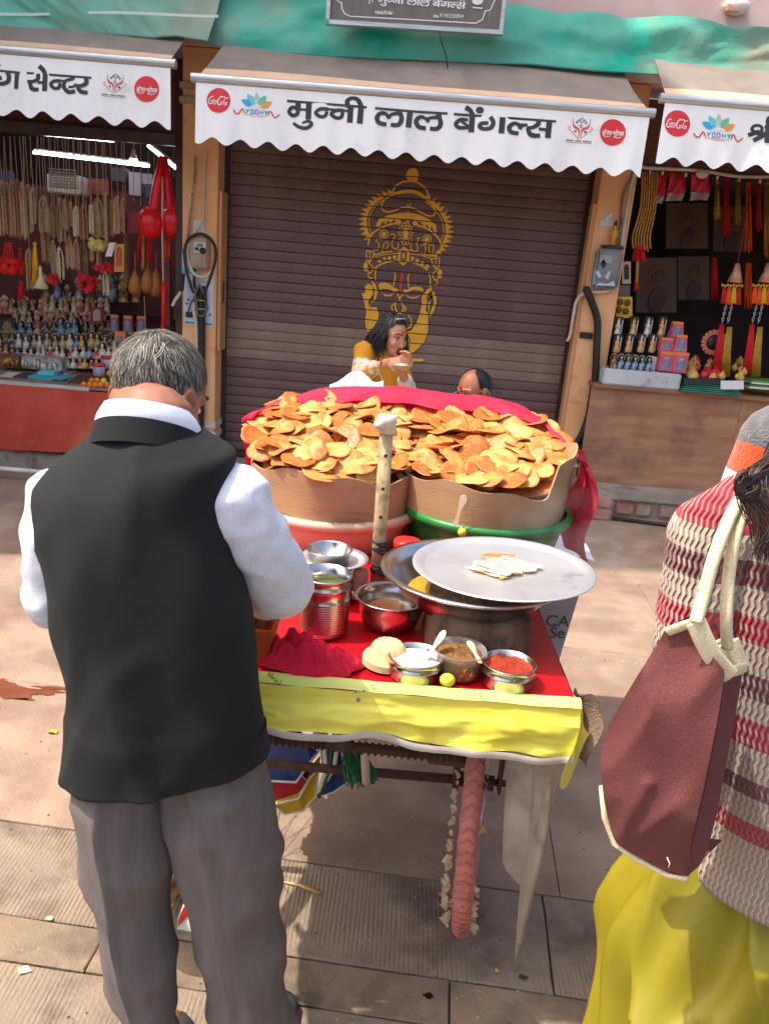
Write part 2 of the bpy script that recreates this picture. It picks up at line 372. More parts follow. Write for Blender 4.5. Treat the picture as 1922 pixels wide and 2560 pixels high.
# pillars
def pillar(xl, xr, label, hb=0):
    t = thing('pillar', label, 'pillar', ((xl + xr) / 2, YP + .1, 0), 'orange plaster pillars between the shops')
    MB().box((xl, YP, .0), (xr, YP + .3, 2.975)).build('shaft', m_orange, t, False, bevel=.006)
    for z in (.27, .35): MB().box((xl - .012, YP - .014, z), (xr + .012, YP + .32, z + .05)).build('base_moulding', m_white_pl, t, False, bevel=.006)
    for z in (2.62, 2.71): MB().box((xl - .02, YP - .018, z), (xr + .02, YP + .31, z + .045)).build('capital_moulding', M('stone_band', (196, 170, 132), (176, 150, 116), 8, .8), t, False, bevel=.006)
    return t
pl0, pl1 = at(394, 600, YP).x, at(468, 600, YP).x
pr0, pr1 = at(1260, 640, YP).x, at(1334, 640, YP).x
pil_l = pillar(pl0, pl1, 'orange pillar left of the shutter with an oval black cable loop and notices')
pil_r = pillar(pr0, pr1, 'orange pillar right of the shutter with a grey meter box')
# cover boards on the pillar flanks
t = thing('cover_board', 'narrow plywood cover board screwed to the left pillar flank', 'board', (pl1 + .03, YP + .1, .9))
MB().box((pl1 + .004, YP + .02, .95), (pl1 + .028, YP + .22, 2.08)).build('board', M('ply_pale', (216, 158, 108), (200, 142, 96), 3, .7, stretch=(1, 1, .2), bump=.1), t, False, bevel=.003)
MB().box((pl1 + .029, YP + .06, 1.30), (pl1 + .033, YP + .13, 1.46)).build('lock_plate', M('grey_metal', (120, 116, 114), rough=.4, metal=.6), t, False)
# shutter
sh = thing('roller_shutter', 'closed maroon rolling shutter with yellow painted face and crown', 'shutter', (0, YS, .12))
x0, x1 = pl1 - .02, pr0 + .02
ztop, zbot, SH = 2.72, .14, .0745
def shutter_nodes(mt):
    n = mt.node_tree.nodes; l = mt.node_tree.links; b = n['Principled BSDF']
    tc = n.new('ShaderNodeTexCoord'); sx = n.new('ShaderNodeSeparateXYZ'); l.new(tc.outputs['Object'], sx.inputs[0])
    def mth(op, a, v=None):
        q = n.new('ShaderNodeMath'); q.operation = op
        if isinstance(a, (int, float)): q.inputs[0].default_value = a
        else: l.new(a, q.inputs[0])
        if v is not None:
            if isinstance(v, (int, float)): q.inputs[1].default_value = v
            else: l.new(v, q.inputs[1])
        return q.outputs[0]
    # embossed lozenges: |x| zigzag compared with |z|
    px_ = mth('PINGPONG', mth('MULTIPLY', sx.outputs[0], 1 / .048), 1.0)
    pz = mth('MULTIPLY', mth('ABSOLUTE', mth('SUBTRACT', sx.outputs[2], SH / 2)), 1 / .024)
    d = mth('ABSOLUTE', mth('SUBTRACT', mth('ADD', px_, pz), .85))
    e = n.new('ShaderNodeMapRange'); e.inputs[1].default_value = .05; e.inputs[2].default_value = .22; e.inputs[3].default_value = 1; e.inputs[4].default_value = 0
    l.new(d, e.inputs[0])
    bp = n.new('ShaderNodeBump'); bp.inputs['Strength'].default_value = .45; bp.inputs['Distance'].default_value = .006
    l.new(e.outputs[0], bp.inputs['Height'])
    if b.inputs['Normal'].links: l.new(b.inputs['Normal'].links[0].from_socket, bp.inputs['Normal'])
    l.new(bp.outputs[0], b.inputs['Normal'])
shutter_nodes(m_shut); shutter_nodes(m_shut2)
def slat_mesh(nm, mat):
    me_ = MB(); prof = [(0, .006), (.003, -.001), (.008, -.005), (SH / 2, -.008), (SH - .006, -.005), (SH - .002, -.001), (SH, .006)]
    me_.add([(x, y, z) for z, y in prof for x in (0, x1 - x0)], [(2 * i, 2 * i + 1, 2 * i + 3, 2 * i + 2) for i in range(len(prof) - 1)])
    return me_
nsl = int((ztop - zbot) / SH); GZ = []
sA = sB = None
for k in range(nsl + 1):
    z = zbot + k * SH; GZ.append(z); mat = m_shut2 if .85 < z < 1.16 else m_shut
    if (mat is m_shut and sA is None) or (mat is m_shut2 and sB is None):
        mb = slat_mesh('slat', mat); me = bpy.data.meshes.new('slat'); me.from_pydata([tuple(p) for p in mb.v], [], mb.f); me.materials.append(mat)
        if mat is m_shut: sA = me
        else: sB = me
    o = bpy.data.objects.new('slat', sA if mat is m_shut else sB); COL.objects.link(o); o.parent = sh; o.location = Vector((x0, YS, z)) - ORG[sh]
MB().box((x0 - .01, YS - .03, .09), (x1 + .01, YS + .02, .14)).build('bottom_rail', m_frame, sh, False, bevel=.004)
for xa in (x0, x1 - .055): MB().box((xa, YS - .035, .05), (xa + .055, YS - .012, 2.75)).build('guide_channel', m_frame, sh, False, bevel=.003)
MB().box((x0, YS + .012, .05), (x1, YS + .05, 2.95)).build('backing', m_dark, sh, False)
# plinth below the shutter and the side shops
MB_ = MB().box((-1.72, 5.6, 0), (1.66, 6.4, .085)); tag(MB_.build('plinth', m_ledge, smooth=False, bevel=.01), 'low grey concrete step under the closed shutter', 'step')
t = thing('plinth', 'grey concrete ledge over rough brick below the right counter', 'plinth', (2.9, 5.7, 0))
MB().box((1.42, 5.56, .13), (4.6, 6.4, .215)).build('slab', m_ledge, t, False, bevel=.012)
MB().box((1.45, 5.60, 0), (4.6, 6.3, .13)).build('core', m_ledge, t, False)
for i in range(10):
    xx = 1.72 + i * .165; w_ = RP.uniform(.1, .15)
    MB().box((xx, 5.575, .02), (xx + w_, 5.62, .122)).build('brick', (m_brick, M('brick_pale', (184, 156, 136), (150, 124, 106), 12, .9, bump=.6, bsc=50, c3=(120, 96, 84), sc3=10), m_ledge)[(0, 1, 1, 2)[i % 4]], t, False, bevel=.012)
for i, (z0_, z1_) in enumerate(((.0, .085), (.09, .16))):
    MB().box((1.40 + .01 * i, 5.44 + .015 * i, z0_), (1.665, 5.62, z1_)).build('brick', m_brick, t, False, bevel=.014)
a, b = atz(1322, 1120, .014), atz(1600, 1154, .014)
tag(MB().tube([a, b, b + (b - a)], .015, 10).build('pipe', m_black), 'black pipe lying along the ground under the right ledge', 'pipe')
t = thing('plinth', 'rough grey concrete kerb below the red counter cloth', 'plinth', (-2.9, 5.7, 0))
MB().box((-4.6, 5.50, 0), (-1.3, 6.4, .14)).build('slab', m_ledge, t, False, bevel=.012)
a, b = atz(0, 1012, .075), atz(112, 1022, .075)
tag(MB().tube([a - (b - a) * 3, a, b, b + (b - a) * 3], .017, 10).build('pipe', m_white_pl), 'white pipe running along the foot of the left kerb', 'pipe')

# rooms behind the open shops
def room(xa, xb, name, label):
    t = thing(name, label, 'shop', ((xa + xb) / 2, 7, 0))
    yb = 8.1
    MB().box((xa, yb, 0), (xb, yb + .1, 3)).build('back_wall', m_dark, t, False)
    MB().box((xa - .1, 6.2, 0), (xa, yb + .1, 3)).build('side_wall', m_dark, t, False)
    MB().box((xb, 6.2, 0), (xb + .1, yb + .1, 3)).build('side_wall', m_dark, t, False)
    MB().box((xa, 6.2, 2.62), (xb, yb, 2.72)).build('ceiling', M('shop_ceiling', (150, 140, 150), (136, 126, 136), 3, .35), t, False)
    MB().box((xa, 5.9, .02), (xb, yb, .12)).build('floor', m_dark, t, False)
    return t
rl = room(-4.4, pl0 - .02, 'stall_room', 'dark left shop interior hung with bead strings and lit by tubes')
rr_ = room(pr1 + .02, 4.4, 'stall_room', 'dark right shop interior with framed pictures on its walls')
# fascia boards over the open fronts
za, zb = at(200, 285, YP).z, 2.75
MB().box((-4.4, YP + .05, za + .02), (pl0 - .06, YP + .09, 2.9)).build('fascia_board', m_fascia, rl, False, bevel=.004)
MB().box((-4.4, YP - .0, za - .045), (pl0 - .05, YP + .05, za + .03)).build('lintel_rail', M('dark_rail', (70, 62, 60), (86, 76, 72), 9, .5), rl, False, bevel=.004)
MB().box((pl0 - .055, YP + .02, .1), (pl0 - .003, YP + .08, 2.9)).build('jamb', m_frame, rl, False, bevel=.004)
zr = at(1500, 368, YP).z
MB().box((pr1 + .0, YP + .05, zr), (4.4, YP + .09, 2.9)).build('fascia_board', m_fascia, rr_, False, bevel=.004)
for x in (1403, 1430, 1480, 1548, 1595, 1640):
    p = at(x, 372 + (x - 1403) * .085, YP + .05); MB().box((p.x - .006, p.y - .012, p.z - .012), (p.x + .006, p.y, p.z + .012)).build('nail', m_white_pl, rr_, False)
# ================================================================== awnings
def awning(xl, xr, label, zl, zr_, marks):
    """xl..xr span of front bar, bar height may fall a little"""
    t = thing('awning', label, 'awning', ((xl + xr) / 2, YV, 2.6), 'shop awnings with printed valances')
    zf_ = lambda x: zl + (zr_ - zl) * (x - xl) / (xr - xl)
    MB().tube([(xl - .03, YV + .012, zf_(xl)), (xr + .03, YV + .012, zf_(xr))], .029, 14).build('front_bar', m_alu, t, True, auto=40)
    tp = MB(); n = 40
    def fn(u, v):
        x = xl + .01 + (xr - xl - .02) * u; y = YV + .03 + v * .75
        return Vector((x + .09 * v * (1 - 2 * u) * .6, y, zf_(x) + .02 + v * .46 + .012 * sin(u * 9 + v * 3) * sin(v * pi) - .02 * sin(v * pi)))
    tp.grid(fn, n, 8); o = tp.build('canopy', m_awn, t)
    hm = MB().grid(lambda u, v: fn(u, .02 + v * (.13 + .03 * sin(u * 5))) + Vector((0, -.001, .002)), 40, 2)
    hm.build('sun_band_strip', m_tan, t)  # sunlight along the front edge, painted as a paler strip of canopy
    vb = MB(); per = .17; Hh = .315; nx = int((xr - xl) / per * 10)
    def wav(x, v): return .012 * sin(x * 7 + 1) * v + .007 * sin(x * 23 + sin(x * 5)) * v + .004 * sin(x * 41 + 2) * v * v
    def fv(u, v):
        x = xl + (xr - xl) * u; zt = zf_(x) - .026; zb_ = zf_(x) - .026 - Hh - .022 * cos(2 * pi * (x - xl - .02) / per)
        return Vector((x, YV - .004 + wav(x, v), zt + (zb_ - zt) * v))
    vb.grid(fv, nx, 5); vb.build('valance', m_val, t)
    def mp(x, y, h):
        p = at(x, y, YV - .006 - h); v = max(0, min(1, (zf_(p.x) - .026 - p.z) / Hh)); p.y += wav(p.x, v); return p
    return t, mp
ac_l, ac_r = at(424, 168, YV), at(1404, 244, YV)
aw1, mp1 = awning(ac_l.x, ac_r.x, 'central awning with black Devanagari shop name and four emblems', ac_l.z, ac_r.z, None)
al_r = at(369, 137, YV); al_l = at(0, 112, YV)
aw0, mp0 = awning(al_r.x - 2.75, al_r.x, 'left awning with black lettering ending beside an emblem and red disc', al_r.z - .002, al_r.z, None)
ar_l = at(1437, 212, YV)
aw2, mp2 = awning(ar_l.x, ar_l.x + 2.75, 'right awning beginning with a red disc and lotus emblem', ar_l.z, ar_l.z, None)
# ---- lettering
def letters(parent, mp, strokes, zz, name='lettering', mat=None, sub=5):
    k = INK(lambda x, y, h: mp(*zz(x, y), h))
    for s in strokes:
        if s[0] == 'd': k.disc(*s[1:])
        elif s[0] == 'p': k.poly(s[1])
        elif s[0] == 's': k.line(s[1], s[2], True)
        else: k.line(s[1], s[2], False)
    return k.build(name, mat or m_ink, parent)
LB = 66     # stem width in zoom pixels
t1 = zf(700, 220, 1060, 1661)
S1 = [('l', [(80, 147), (1000, 223)], 28),
      ('l', [(208, 160), (208, 262)], 62), ('l', [(333, 170), (325, 362)], 66), ('l', [(200, 243), (330, 253)], 28),
      ('s', [(207, 235), (140, 222), (103, 268), (140, 312), (196, 300), (208, 250)], 44),
      ('s', [(150, 400), (215, 445), (300, 462), (362, 420), (330, 383), (254, 402)], [34, 40, 44, 44, 34, 26]),
      ('s', [(560, 246), (470, 242), (413, 285), (462, 330), (520, 322), (542, 270)], 42), ('l', [(480, 240), (640, 252)], 28),
      ('s', [(735, 262), (650, 258), (592, 300), (648, 344), (705, 335), (722, 282)], 42), ('l', [(640, 254), (800, 266)], 28),
      ('l', [(816, 215), (803, 402)], 66), ('l', [(935, 225), (918, 412)], 66),
      ('s', [(788, 222), (775, 150), (830, 116), (900, 140), (938, 225)], [60, 50, 40, 52, 62]),
      ('l', [(1094, 233), (1664, 280)], 28), ('l', [(1500, 262), (1478, 455)], 66),
      ('s', [(1226, 420), (1140, 400), (1118, 340), (1160, 292), (1222, 300), (1256, 350)], [46, 52, 54, 46, 40, 40]),
      ('s', [(1256, 350), (1275, 310), (1330, 295), (1388, 300), (1398, 370), (1360, 425), (1276, 422)], [36, 36, 40, 50, 56, 50, 46]), ('l', [(1370, 250), (1380, 310)], 60),
      ('s', [(1670, 460), (1600, 445), (1568, 385), (1610, 335), (1664, 338)], [46, 52, 54, 46, 40])]
letters(aw1, mp1, S1, t1)
t2 = zf(1060, 240, 1420, 1661)
S2 = [('l', [(-40, 183), (270, 202)], 28), ('s', [(0, 262), (30, 258), (40, 302)], 36),
      ('s', [(40, 302), (60, 255), (110, 248), (170, 250), (190, 320), (150, 375), (66, 372)], [36, 36, 40, 50, 56, 50, 46]), ('l', [(165, 195), (175, 262)], 60),
      ('s', [(20, 372), (-20, 368)], 44),
      ('l', [(342, 208), (1520, 293)], 28), ('l', [(556, 215), (540, 418)], 66),
      ('s', [(505, 275), (420, 272), (366, 318), (400, 362), (520, 362)], [36, 44, 48, 44, 40]), ('l', [(430, 290), (515, 352)], 30),
      ('s', [(478, 130), (530, 165), (560, 220)], [60, 54, 54]), ('d', 641, 163, 47, 40),
      ('s', [(740, 312), (660, 318), (640, 355), (690, 382), (770, 365), (795, 300), (760, 240)], [40, 46, 50, 42, 50, 52, 50]),
      ('l', [(905, 245), (887, 432)], 68),
      ('s', [(1088, 432), (1000, 415), (980, 360), (1030, 318), (1085, 328), (1105, 380)], [46, 50, 54, 44, 40, 40]), ('l', [(1085, 330), (1190, 335)], 34),
      ('s', [(1106, 386), (1120, 350), (1160, 335)], 36),
      ('s', [(1310, 270), (1315, 320), (1250, 362), (1180, 368)], [54, 54, 44, 40]), ('s', [(1190, 368), (1220, 440), (1280, 458), (1336, 455)], [40, 56, 52, 46]),
      ('l', [(1443, 290), (1424, 484)], 66), ('l', [(1320, 380), (1430, 390)], 36)]
letters(aw1, mp1, S2, t2)
t0_ = zf(0, 140, 440, 1661)
S0 = [('l', [(-40, 135), (190, 157)], 22), ('l', [(162, 155), (150, 308)], 40), ('s', [(20, 205), (-20, 215), (-30, 250), (20, 262), (75, 240), (85, 190), (70, 150)], 40), ('d', -22, 85, 30, 26),
      ('l', [(255, 160), (865, 207)], 22),
      ('s', [(362, 168), (365, 215), (325, 240), (262, 242)], [38, 38, 34, 30]), ('s', [(285, 242), (300, 300), (330, 318), (372, 318)], [34, 42, 40, 38]),
      ('l', [(433, 172), (428, 334)], 46), ('l', [(360, 250), (430, 256)], 28), ('s', [(372, 95), (410, 130), (432, 175)], [44, 42, 40]),
      ('s', [(575, 235), (515, 238), (485, 270), (518, 305), (560, 298), (570, 255)], 32), ('l', [(500, 232), (612, 236)], 20),
      ('s', [(690, 190), (690, 215), (625, 235), (605, 290), (650, 340), (716, 335)], [34, 34, 30, 38, 40, 40]), ('s', [(650, 295), (700, 290), (722, 262)], 24),
      ('s', [(815, 205), (818, 255), (775, 282), (728, 280)], [42, 42, 36, 30]), ('s', [(735, 285), (760, 330), (800, 345), (832, 344)], [34, 40, 38, 36])]
letters(aw0, mp0, S0, t0_)
t3 = zf(1640, 240, 1922, 1661)
S3 = [('s', [(1475, 545), (1408, 490), (1440, 440), (1510, 432), (1555, 475), (1530, 540), (1475, 560)], [50, 48, 44, 42, 46, 52, 50]),
      ('l', [(1355, 575), (1520, 520)], 62), ('l', [(1430, 655), (1620, 560)], 64), ('l', [(1540, 540), (1660, 600)], 60), ('l', [(1640, 440), (1625, 690)], 80),
      ('l', [(1590, 450), (1900, 476)], 38), ('s', [(1650, 445), (1650, 340), (1720, 300), (1800, 340), (1840, 470)], [80, 70, 50, 70, 80]), ('l', [(1845, 470), (1825, 700)], 80)]
letters(aw2, mp2, S3, t3)
# ---- round red emblems with white script
def script_disc(parent, mp, zz, cx_, cy_, rx_, ry_, latin=True, flip=0):
    k = INK(lambda x, y, h: mp(*zz(x, y), h)); k.bigdisc(cx_, cy_, rx_, ry_); k.build('red_disc', m_red, parent)
    q = rx_ / 205
    k = INK(lambda x, y, h: mp(*zz(cx_ + (x - 463) * q, cy_ + (y - 355) * q), h + .0016))
    if latin:
        for s, wd in [([(372, 300), (345, 285), (305, 330), (292, 395), (320, 412), (355, 400)], 17), ([(372, 345), (345, 350), (335, 378), (360, 382), (374, 352), (390, 345)], 11),
                      ([(415, 350), (392, 352), (385, 385), (412, 386)], 11), ([(440, 355), (422, 360), (418, 388), (440, 384), (446, 352), (448, 390)], 11),
                      ([(350, 402), (395, 420), (420, 405)], 12), ([(540, 300), (505, 290), (462, 340), (450, 405), (472, 432), (505, 425)], 17),
                      ([(505, 300), (560, 295), (590, 318), (632, 308)], 16), ([(520, 380), (498, 390), (498, 425), (520, 420), (526, 385)], 11),
                      ([(575, 330), (548, 390), (550, 432)], 11), ([(600, 395), (572, 398), (568, 435), (592, 434), (606, 385), (602, 440)], 11), ([(440, 372), (462, 362)], 8)]: k.line(s, wd)
    else:
        for s, wd in [([(300, 330), (440, 338)], 11), ([(330, 332), (318, 352), (300, 362), (318, 378), (338, 350)], 13), ([(345, 336), (332, 400), (300, 398)], 13), ([(385, 338), (374, 400)], 13), ([(340, 300), (375, 335)], 12),
                      ([(410, 338), (400, 356), (384, 366), (398, 380)], 12), ([(425, 338), (414, 400)], 13), ([(445, 338), (436, 392)], 12), ([(455, 350), (480, 352)], 8),
                      ([(470, 345), (640, 352)], 11), ([(490, 346), (476, 364), (490, 386), (506, 360)], 13), ([(520, 348), (506, 420), (478, 418)], 13), ([(550, 350), (538, 412)], 13), ([(520, 310), (548, 346)], 12),
                      ([(588, 352), (566, 375), (572, 400), (592, 388), (600, 360)], 12), ([(612, 352), (600, 412)], 13), ([(636, 352), (622, 414)], 13), ([(310, 405), (360, 425), (420, 412)], 11), ([(480, 425), (540, 445), (600, 428)], 11)]: k.line(s, wd)
    k.build('script', m_inkw, parent)
z3 = zf(480, 200, 720, 1661); z4 = zf(1390, 270, 1610, 1661); z5 = zf(0, 140, 440, 1661)
script_disc(aw1, mp1, z3, 463, 355, 205, 217)
script_disc(aw1, mp1, z4, 1065, 460, 243, 250, False)
script_disc(aw0, mp0, z5, 1384, 312, 117, 123, False)
script_disc(aw2, mp2, t3, 305, 406, 190, 196)
# ---- lotus emblem
LC = dict(blue=(60, 176, 232), lblue=(120, 206, 222), sage=(184, 210, 184), mint=(120, 196, 164), orange=(240, 166, 72))
def lotus(parent, mp, zz, dx=0, dy=0, q=1.0):
    f = lambda x, y: (dx + x * q, dy + y * q)
    def ink(): return INK(lambda x, y, h: mp(*zz(*f(x, y)), h))
    def petal(tip, b, wd, c):
        k = ink(); ax = Vector((tip[0] - b[0], tip[1] - b[1])); nn = Vector((-ax.y, ax.x)).normalized() * wd
        B = Vector(b); mid = B + ax * .5; k.poly([tuple(B), tuple(B + ax * .2 + nn * .75), tuple(mid + nn), tuple(B + ax * .8 + nn * .55), tip, tuple(B + ax * .8 - nn * .55), tuple(mid - nn), tuple(B + ax * .2 - nn * .75)])
        k.build('petal', M('ink_' + c, LC[c], rough=.5), parent)
    petal((850, 340), (1060, 440), 62, 'blue'); petal((955, 235), (1090, 430), 58, 'lblue'); petal((1125, 205), (1110, 420), 48, 'sage'); petal((1290, 268), (1150, 430), 58, 'mint'); petal((1385, 382), (1190, 470), 60, 'orange')
    k = ink()
    for s in ([(985, 470), (1030, 425), (1070, 440), (1112, 335), (1150, 435), (1190, 440), (1240, 490)],): k.poly(s)
    k.build('temple_mark', m_inkw, parent)
    for s, wd, c in [([(720, 515), (755, 570), (810, 575), (870, 495), (912, 575)], 22, (206, 84, 88)), ([(935, 500), (960, 540), (990, 500)], 20, (70, 160, 130)), ([(960, 540), (945, 572)], 20, (70, 160, 130)),
                     ([(1020, 510), (1060, 512), (1058, 582), (1016, 580), (1020, 506)], 20, (80, 176, 220)), ([(1096, 512), (1135, 518), (1142, 560), (1130, 588), (1092, 584), (1096, 508)], 20, (180, 120, 196)),
                     ([(1180, 520), (1176, 592)], 20, (80, 176, 220)), ([(1228, 524), (1224, 596)], 20, (80, 176, 220)), ([(1180, 556), (1226, 560)], 18, (80, 176, 220)),
                     ([(1262, 530), (1288, 572), (1325, 532)], 20, (70, 160, 130)), ([(1288, 572), (1272, 604)], 20, (70, 160, 130)), ([(1316, 612), (1358, 540), (1410, 630), (1450, 645), (1510, 592)], 22, (206, 84, 88)),
                     ([(905, 594), (1305, 630)], 8, (190, 110, 120)), ([(1000, 622), (1220, 642)], 9, (226, 170, 176))]:
        k = ink(); k.line(s, wd, len(s) > 4 and c == (206, 84, 88)); k.build('emblem_letter', M('ink_%d_%d' % c[:2], c, rough=.5), parent)
lotus(aw1, mp1, z3); lotus(aw2, mp2, t3, -108, 73, .916)
# ---- open hands emblem
def hands(parent, mp, zz, dx=0, dy=0, q=1.0):
    f = lambda x, y: (dx + x * q, dy + y * q)
    def ink(): return INK(lambda x, y, h: mp(*zz(*f(x, y)), h))
    k = ink()
    k.line([(325, 178), (320, 280), (350, 350), (420, 400), (430, 470), (415, 570)], [8, 16, 44, 40, 20, 10]); k.line([(650, 205), (630, 300), (590, 370), (500, 400), (470, 470), (460, 572)], [8, 16, 44, 40, 20, 10])
    k.line([(285, 332), (230, 372), (415, 575)], 11, False); k.line([(648, 360), (690, 404), (458, 575)], 11, False); k.build('hands_mark', M('ink_coral', (222, 96, 84), rough=.5), parent)
    for (x, y), c in zip([(487, 196), (437, 228), (390, 264), (478, 268), (530, 236), (565, 278)], [(206, 140, 196), (96, 122, 128), (70, 120, 190), (226, 120, 180), (84, 150, 140), (40, 170, 220)]):
        k = ink(); k.poly([(x - 30, y + 6), (x + 4, y - 28), (x + 30, y - 4), (x - 4, y + 30)]); k.build('diamond_mark', M('ink_%d_%d' % c[:2], c, rough=.5), parent)
    k = ink()
    for s in ([(440, 322), (490, 328)], [(450, 324), (448, 372), (470, 360)], [(480, 326), (478, 378)], [(335, 425), (380, 428)], [(345, 430), (365, 440), (345, 458)], [(376, 428), (372, 462)], [(515, 438), (572, 442)], [(525, 440), (545, 455), (520, 470)], [(556, 442), (552, 480)], [(568, 442), (566, 474)]): k.line(s, 10, False)
    for i in range(17):
        x = 195 + i * 28; k.line([(x, 592 + (x - 195) * .08), (x + 20, 612 + (x - 195) * .08)], 9, False) if i not in (5, 10) else None
        k.line([(x, 606 + (x - 195) * .08), (x + 22, 604 + (x - 195) * .08)], 9, False) if i not in (5, 10) else None
    k.line([(190, 590), (330, 604)], 7, False); k.line([(350, 606), (470, 616)], 7, False); k.line([(490, 618), (664, 634)], 7, False); k.line([(185, 634), (660, 670)], 8, False)
    k.build('caption', m_ink, parent)
hands(aw1, mp1, z4); hands(aw0, mp0, z5, 870, 83, .46)
# ================================================================== green tarpaulins above the awnings
def tarp(name, label, mat, xl, xr, lower, ytop, ztop_, sag=.03, seed=0, yb=5.66):
    mb = MB(); rr = random.Random(seed); ph = [rr.uniform(0, 6) for _ in range(6)]
    def low(u):
        k = u * (len(lower) - 1); i = min(int(k), len(lower) - 2); f = k - i
        x = lower[i][0] + (lower[i + 1][0] - lower[i][0]) * f; y = lower[i][1] + (lower[i + 1][1] - lower[i][1]) * f
        return at(x, y, yb)
    def fn(u, v):
        p = low(u); q = Vector((xl + (xr - xl) * u, ytop, ztop_)); r = p.lerp(q, v)
        r.y += -.035 * sin(u * 17 + ph[0] + v * 3) * v * (1.2 - v) - .05 * sin(u * 6 + ph[1]) * sin(v * pi) + .02 * sin(u * 41 + ph[2]) * v * v
        r.z += -sag * sin(v * pi) + .012 * sin(u * 29 + ph[3]) * v
        q_ = Vector((u * 14, v * 2.2, seed)); r.y -= (.055 * noise.noise(q_) + .03 * (1 - abs(noise.noise(q_ * 1.7 + Vector((3, 1, 0))))) ** 2) * (.25 + v); r.z += .03 * noise.noise(Vector((u * 18, v * 3, seed + 5))) * v
        return r
    mb.grid(fn, 90, 14); mb.grid(lambda u, v: fn(u, v) + Vector((0, .004, -.006)), 90, 14)
    return tag(mb.build(name, mat), label, 'tarpaulin')
tarp('tarpaulin', 'weathered green tarpaulin over the central and right awnings', m_green, -1.75, 3.2, [(392, 70), (455, 96), (560, 110), (700, 120), (900, 128), (1150, 138), (1280, 152), (1420, 160), (1500, 161), (1661, 172), (1900, 195)], 5.80, 3.34, seed=2)
tarp('tarpaulin', 'pale green tarpaulin with a white seam over the left awning', m_green2, -4.2, -1.30, [(-700, 30), (-400, 55), (0, 64), (120, 66), (200, 72), (260, 74), (330, 80), (380, 76), (448, 88)], 5.68, 3.42, seed=5, yb=5.52)
sm = MB().grid(lambda u, v: at(-60 + 540 * u - 8, 24 + 6 * v + 3 * sin(u * 8) + 5 * u, 5.49 + .03 * sin(u * 5)), 30, 1)
o = sm.build('seam_tape', M('white_tape', (214, 226, 216)), None); tag(o, 'white printed tape running along the pale green tarpaulin', 'tape')
# pink cloth and rubble bits on the ledge at the upper right
tag(MB().sph(at(1590, 14, 5.83), (.09, .05, .05)).build('sack', M('pale_cloth', (232, 222, 214), (214, 200, 190), 9, .8, bump=.3)), 'pale crumpled cloth on the ledge above the tarpaulin', 'cloth')
tag(MB().box(tuple(at(1563, 28, 5.83)), tuple(at(1600, 8, 5.79))).build('brick', M('brick_tan', (206, 160, 128)), None, False, bevel=.006), 'tan brick beside pale cloth above the tarpaulin', 'brick')
# ---- grey name board
bs = thing('shop_sign', 'grey framed shop sign with white Devanagari name hanging on the tarpaulin', 'sign', tuple(at(893, 60, 5.55)))
A, B = at(708, 48, 5.52), at(1081, 71, 5.52); HB = .46
MB().prism([A, B, B + V(.0, 0, HB), A + V(0, 0, HB)], (0, .03, 0)).build('panel', M('sign_grey', (112, 104, 98), (122, 114, 106), 4, .5, stretch=(8, 1, 1)), bs, False)
fr = MB(); wx = .012
for p, q in ((A, B), (B, B + V(0, 0, HB)), (A, A + V(0, 0, HB)), (A + V(0, 0, HB), B + V(0, 0, HB))):
    c = (p + q) / 2; u = (q - p) / 2; fr.obox(c + V(0, .01, 0), u + u.normalized() * wx, V(0, .026, 0), u.cross(V(0, 1, 0)).normalized() * wx)
fr.build('frame', m_alu, bs, False)
zs = zf(810, 0, 1260, 1661)
def mps(x, y, h): return at(*zs(x, y), 5.517 - h)
k = INK(mps)
k.line([(160, 20), (165, 80), (190, 125), (240, 150), (800, 180), (1400, 214), (1460, 180), (1490, 96)], 10, False); k.line([(1490, 96), (1530, 92), (1560, 30), (1590, -30)], 9); k.line([(160, 22), (130, 12), (115, -30)], 9)
k.line([(420, -40), (418, 36)], 8, False); k.line([(446, -40), (444, 22)], 8, False); k.line([(1262, -40), (1258, 64)], 8, False); k.line([(1290, -40), (1284, 84)], 8, False)
# board name: the same word shapes, smaller
def bn(src, Z0, X0, Y0, q, rot=.043):
    for s in src:
        g_ = lambda P: [(X0 + (x) * q, Y0 + (y) * q) for x, y in P]
        if s[0] == 'd': k.disc(X0 + s[1] * q, Y0 + s[2] * q, s[3] * q, s[4] * q)
        else: k.line(g_(s[1]), [w_ * q for w_ in s[2]] if isinstance(s[2], list) else s[2] * q, s[0] == 's', 4)
bn(S1, t1, 478, -70, .262); bn(S2, t2, 478 + 1661 * .262, -70 + 92 * .262, .262)
sm_ = [('l', [(468, 104), (505, 107)], 6), ('l', [(495, 106), (493, 132)], 6), ('s', [(476, 108), (470, 122), (490, 120)], 5), ('s', [(500, 96), (507, 104), (505, 130)], 5), ('d', 515, 122, 6, 8),
       ('l', [(522, 106), (572, 112)], 6), ('l', [(535, 108), (533, 134)], 6), ('s', [(528, 110), (522, 124), (533, 122)], 5), ('s', [(545, 118), (541, 128), (552, 128)], 5), ('l', [(560, 112), (558, 136)], 6), ('s', [(562, 112), (566, 98), (574, 112), (572, 136)], 5),
       ('l', [(584, 108), (636, 114)], 6), ('s', [(588, 118), (586, 132), (598, 120), (604, 132)], 6), ('l', [(610, 112), (608, 136)], 6), ('s', [(616, 122), (614, 134), (624, 122), (630, 136)], 6),
       ('l', [(1008, 138), (1050, 142)], 6), ('l', [(1030, 140), (1028, 164)], 6), ('s', [(1014, 140), (1010, 156), (1028, 152)], 5), ('l', [(1042, 142), (1040, 166)], 6), ('d', 1052, 156, 5, 8)]
for s in sm_:
    if s[0] == 'd': k.disc(*s[1:])
    else: k.line(s[1], s[2], s[0] == 's', 3)
k.disc(1415, 10, 50, 34, 20); k.line([(1368, 68), (1460, 76)], 12, False)
k.build('lettering', m_inkw, bs)
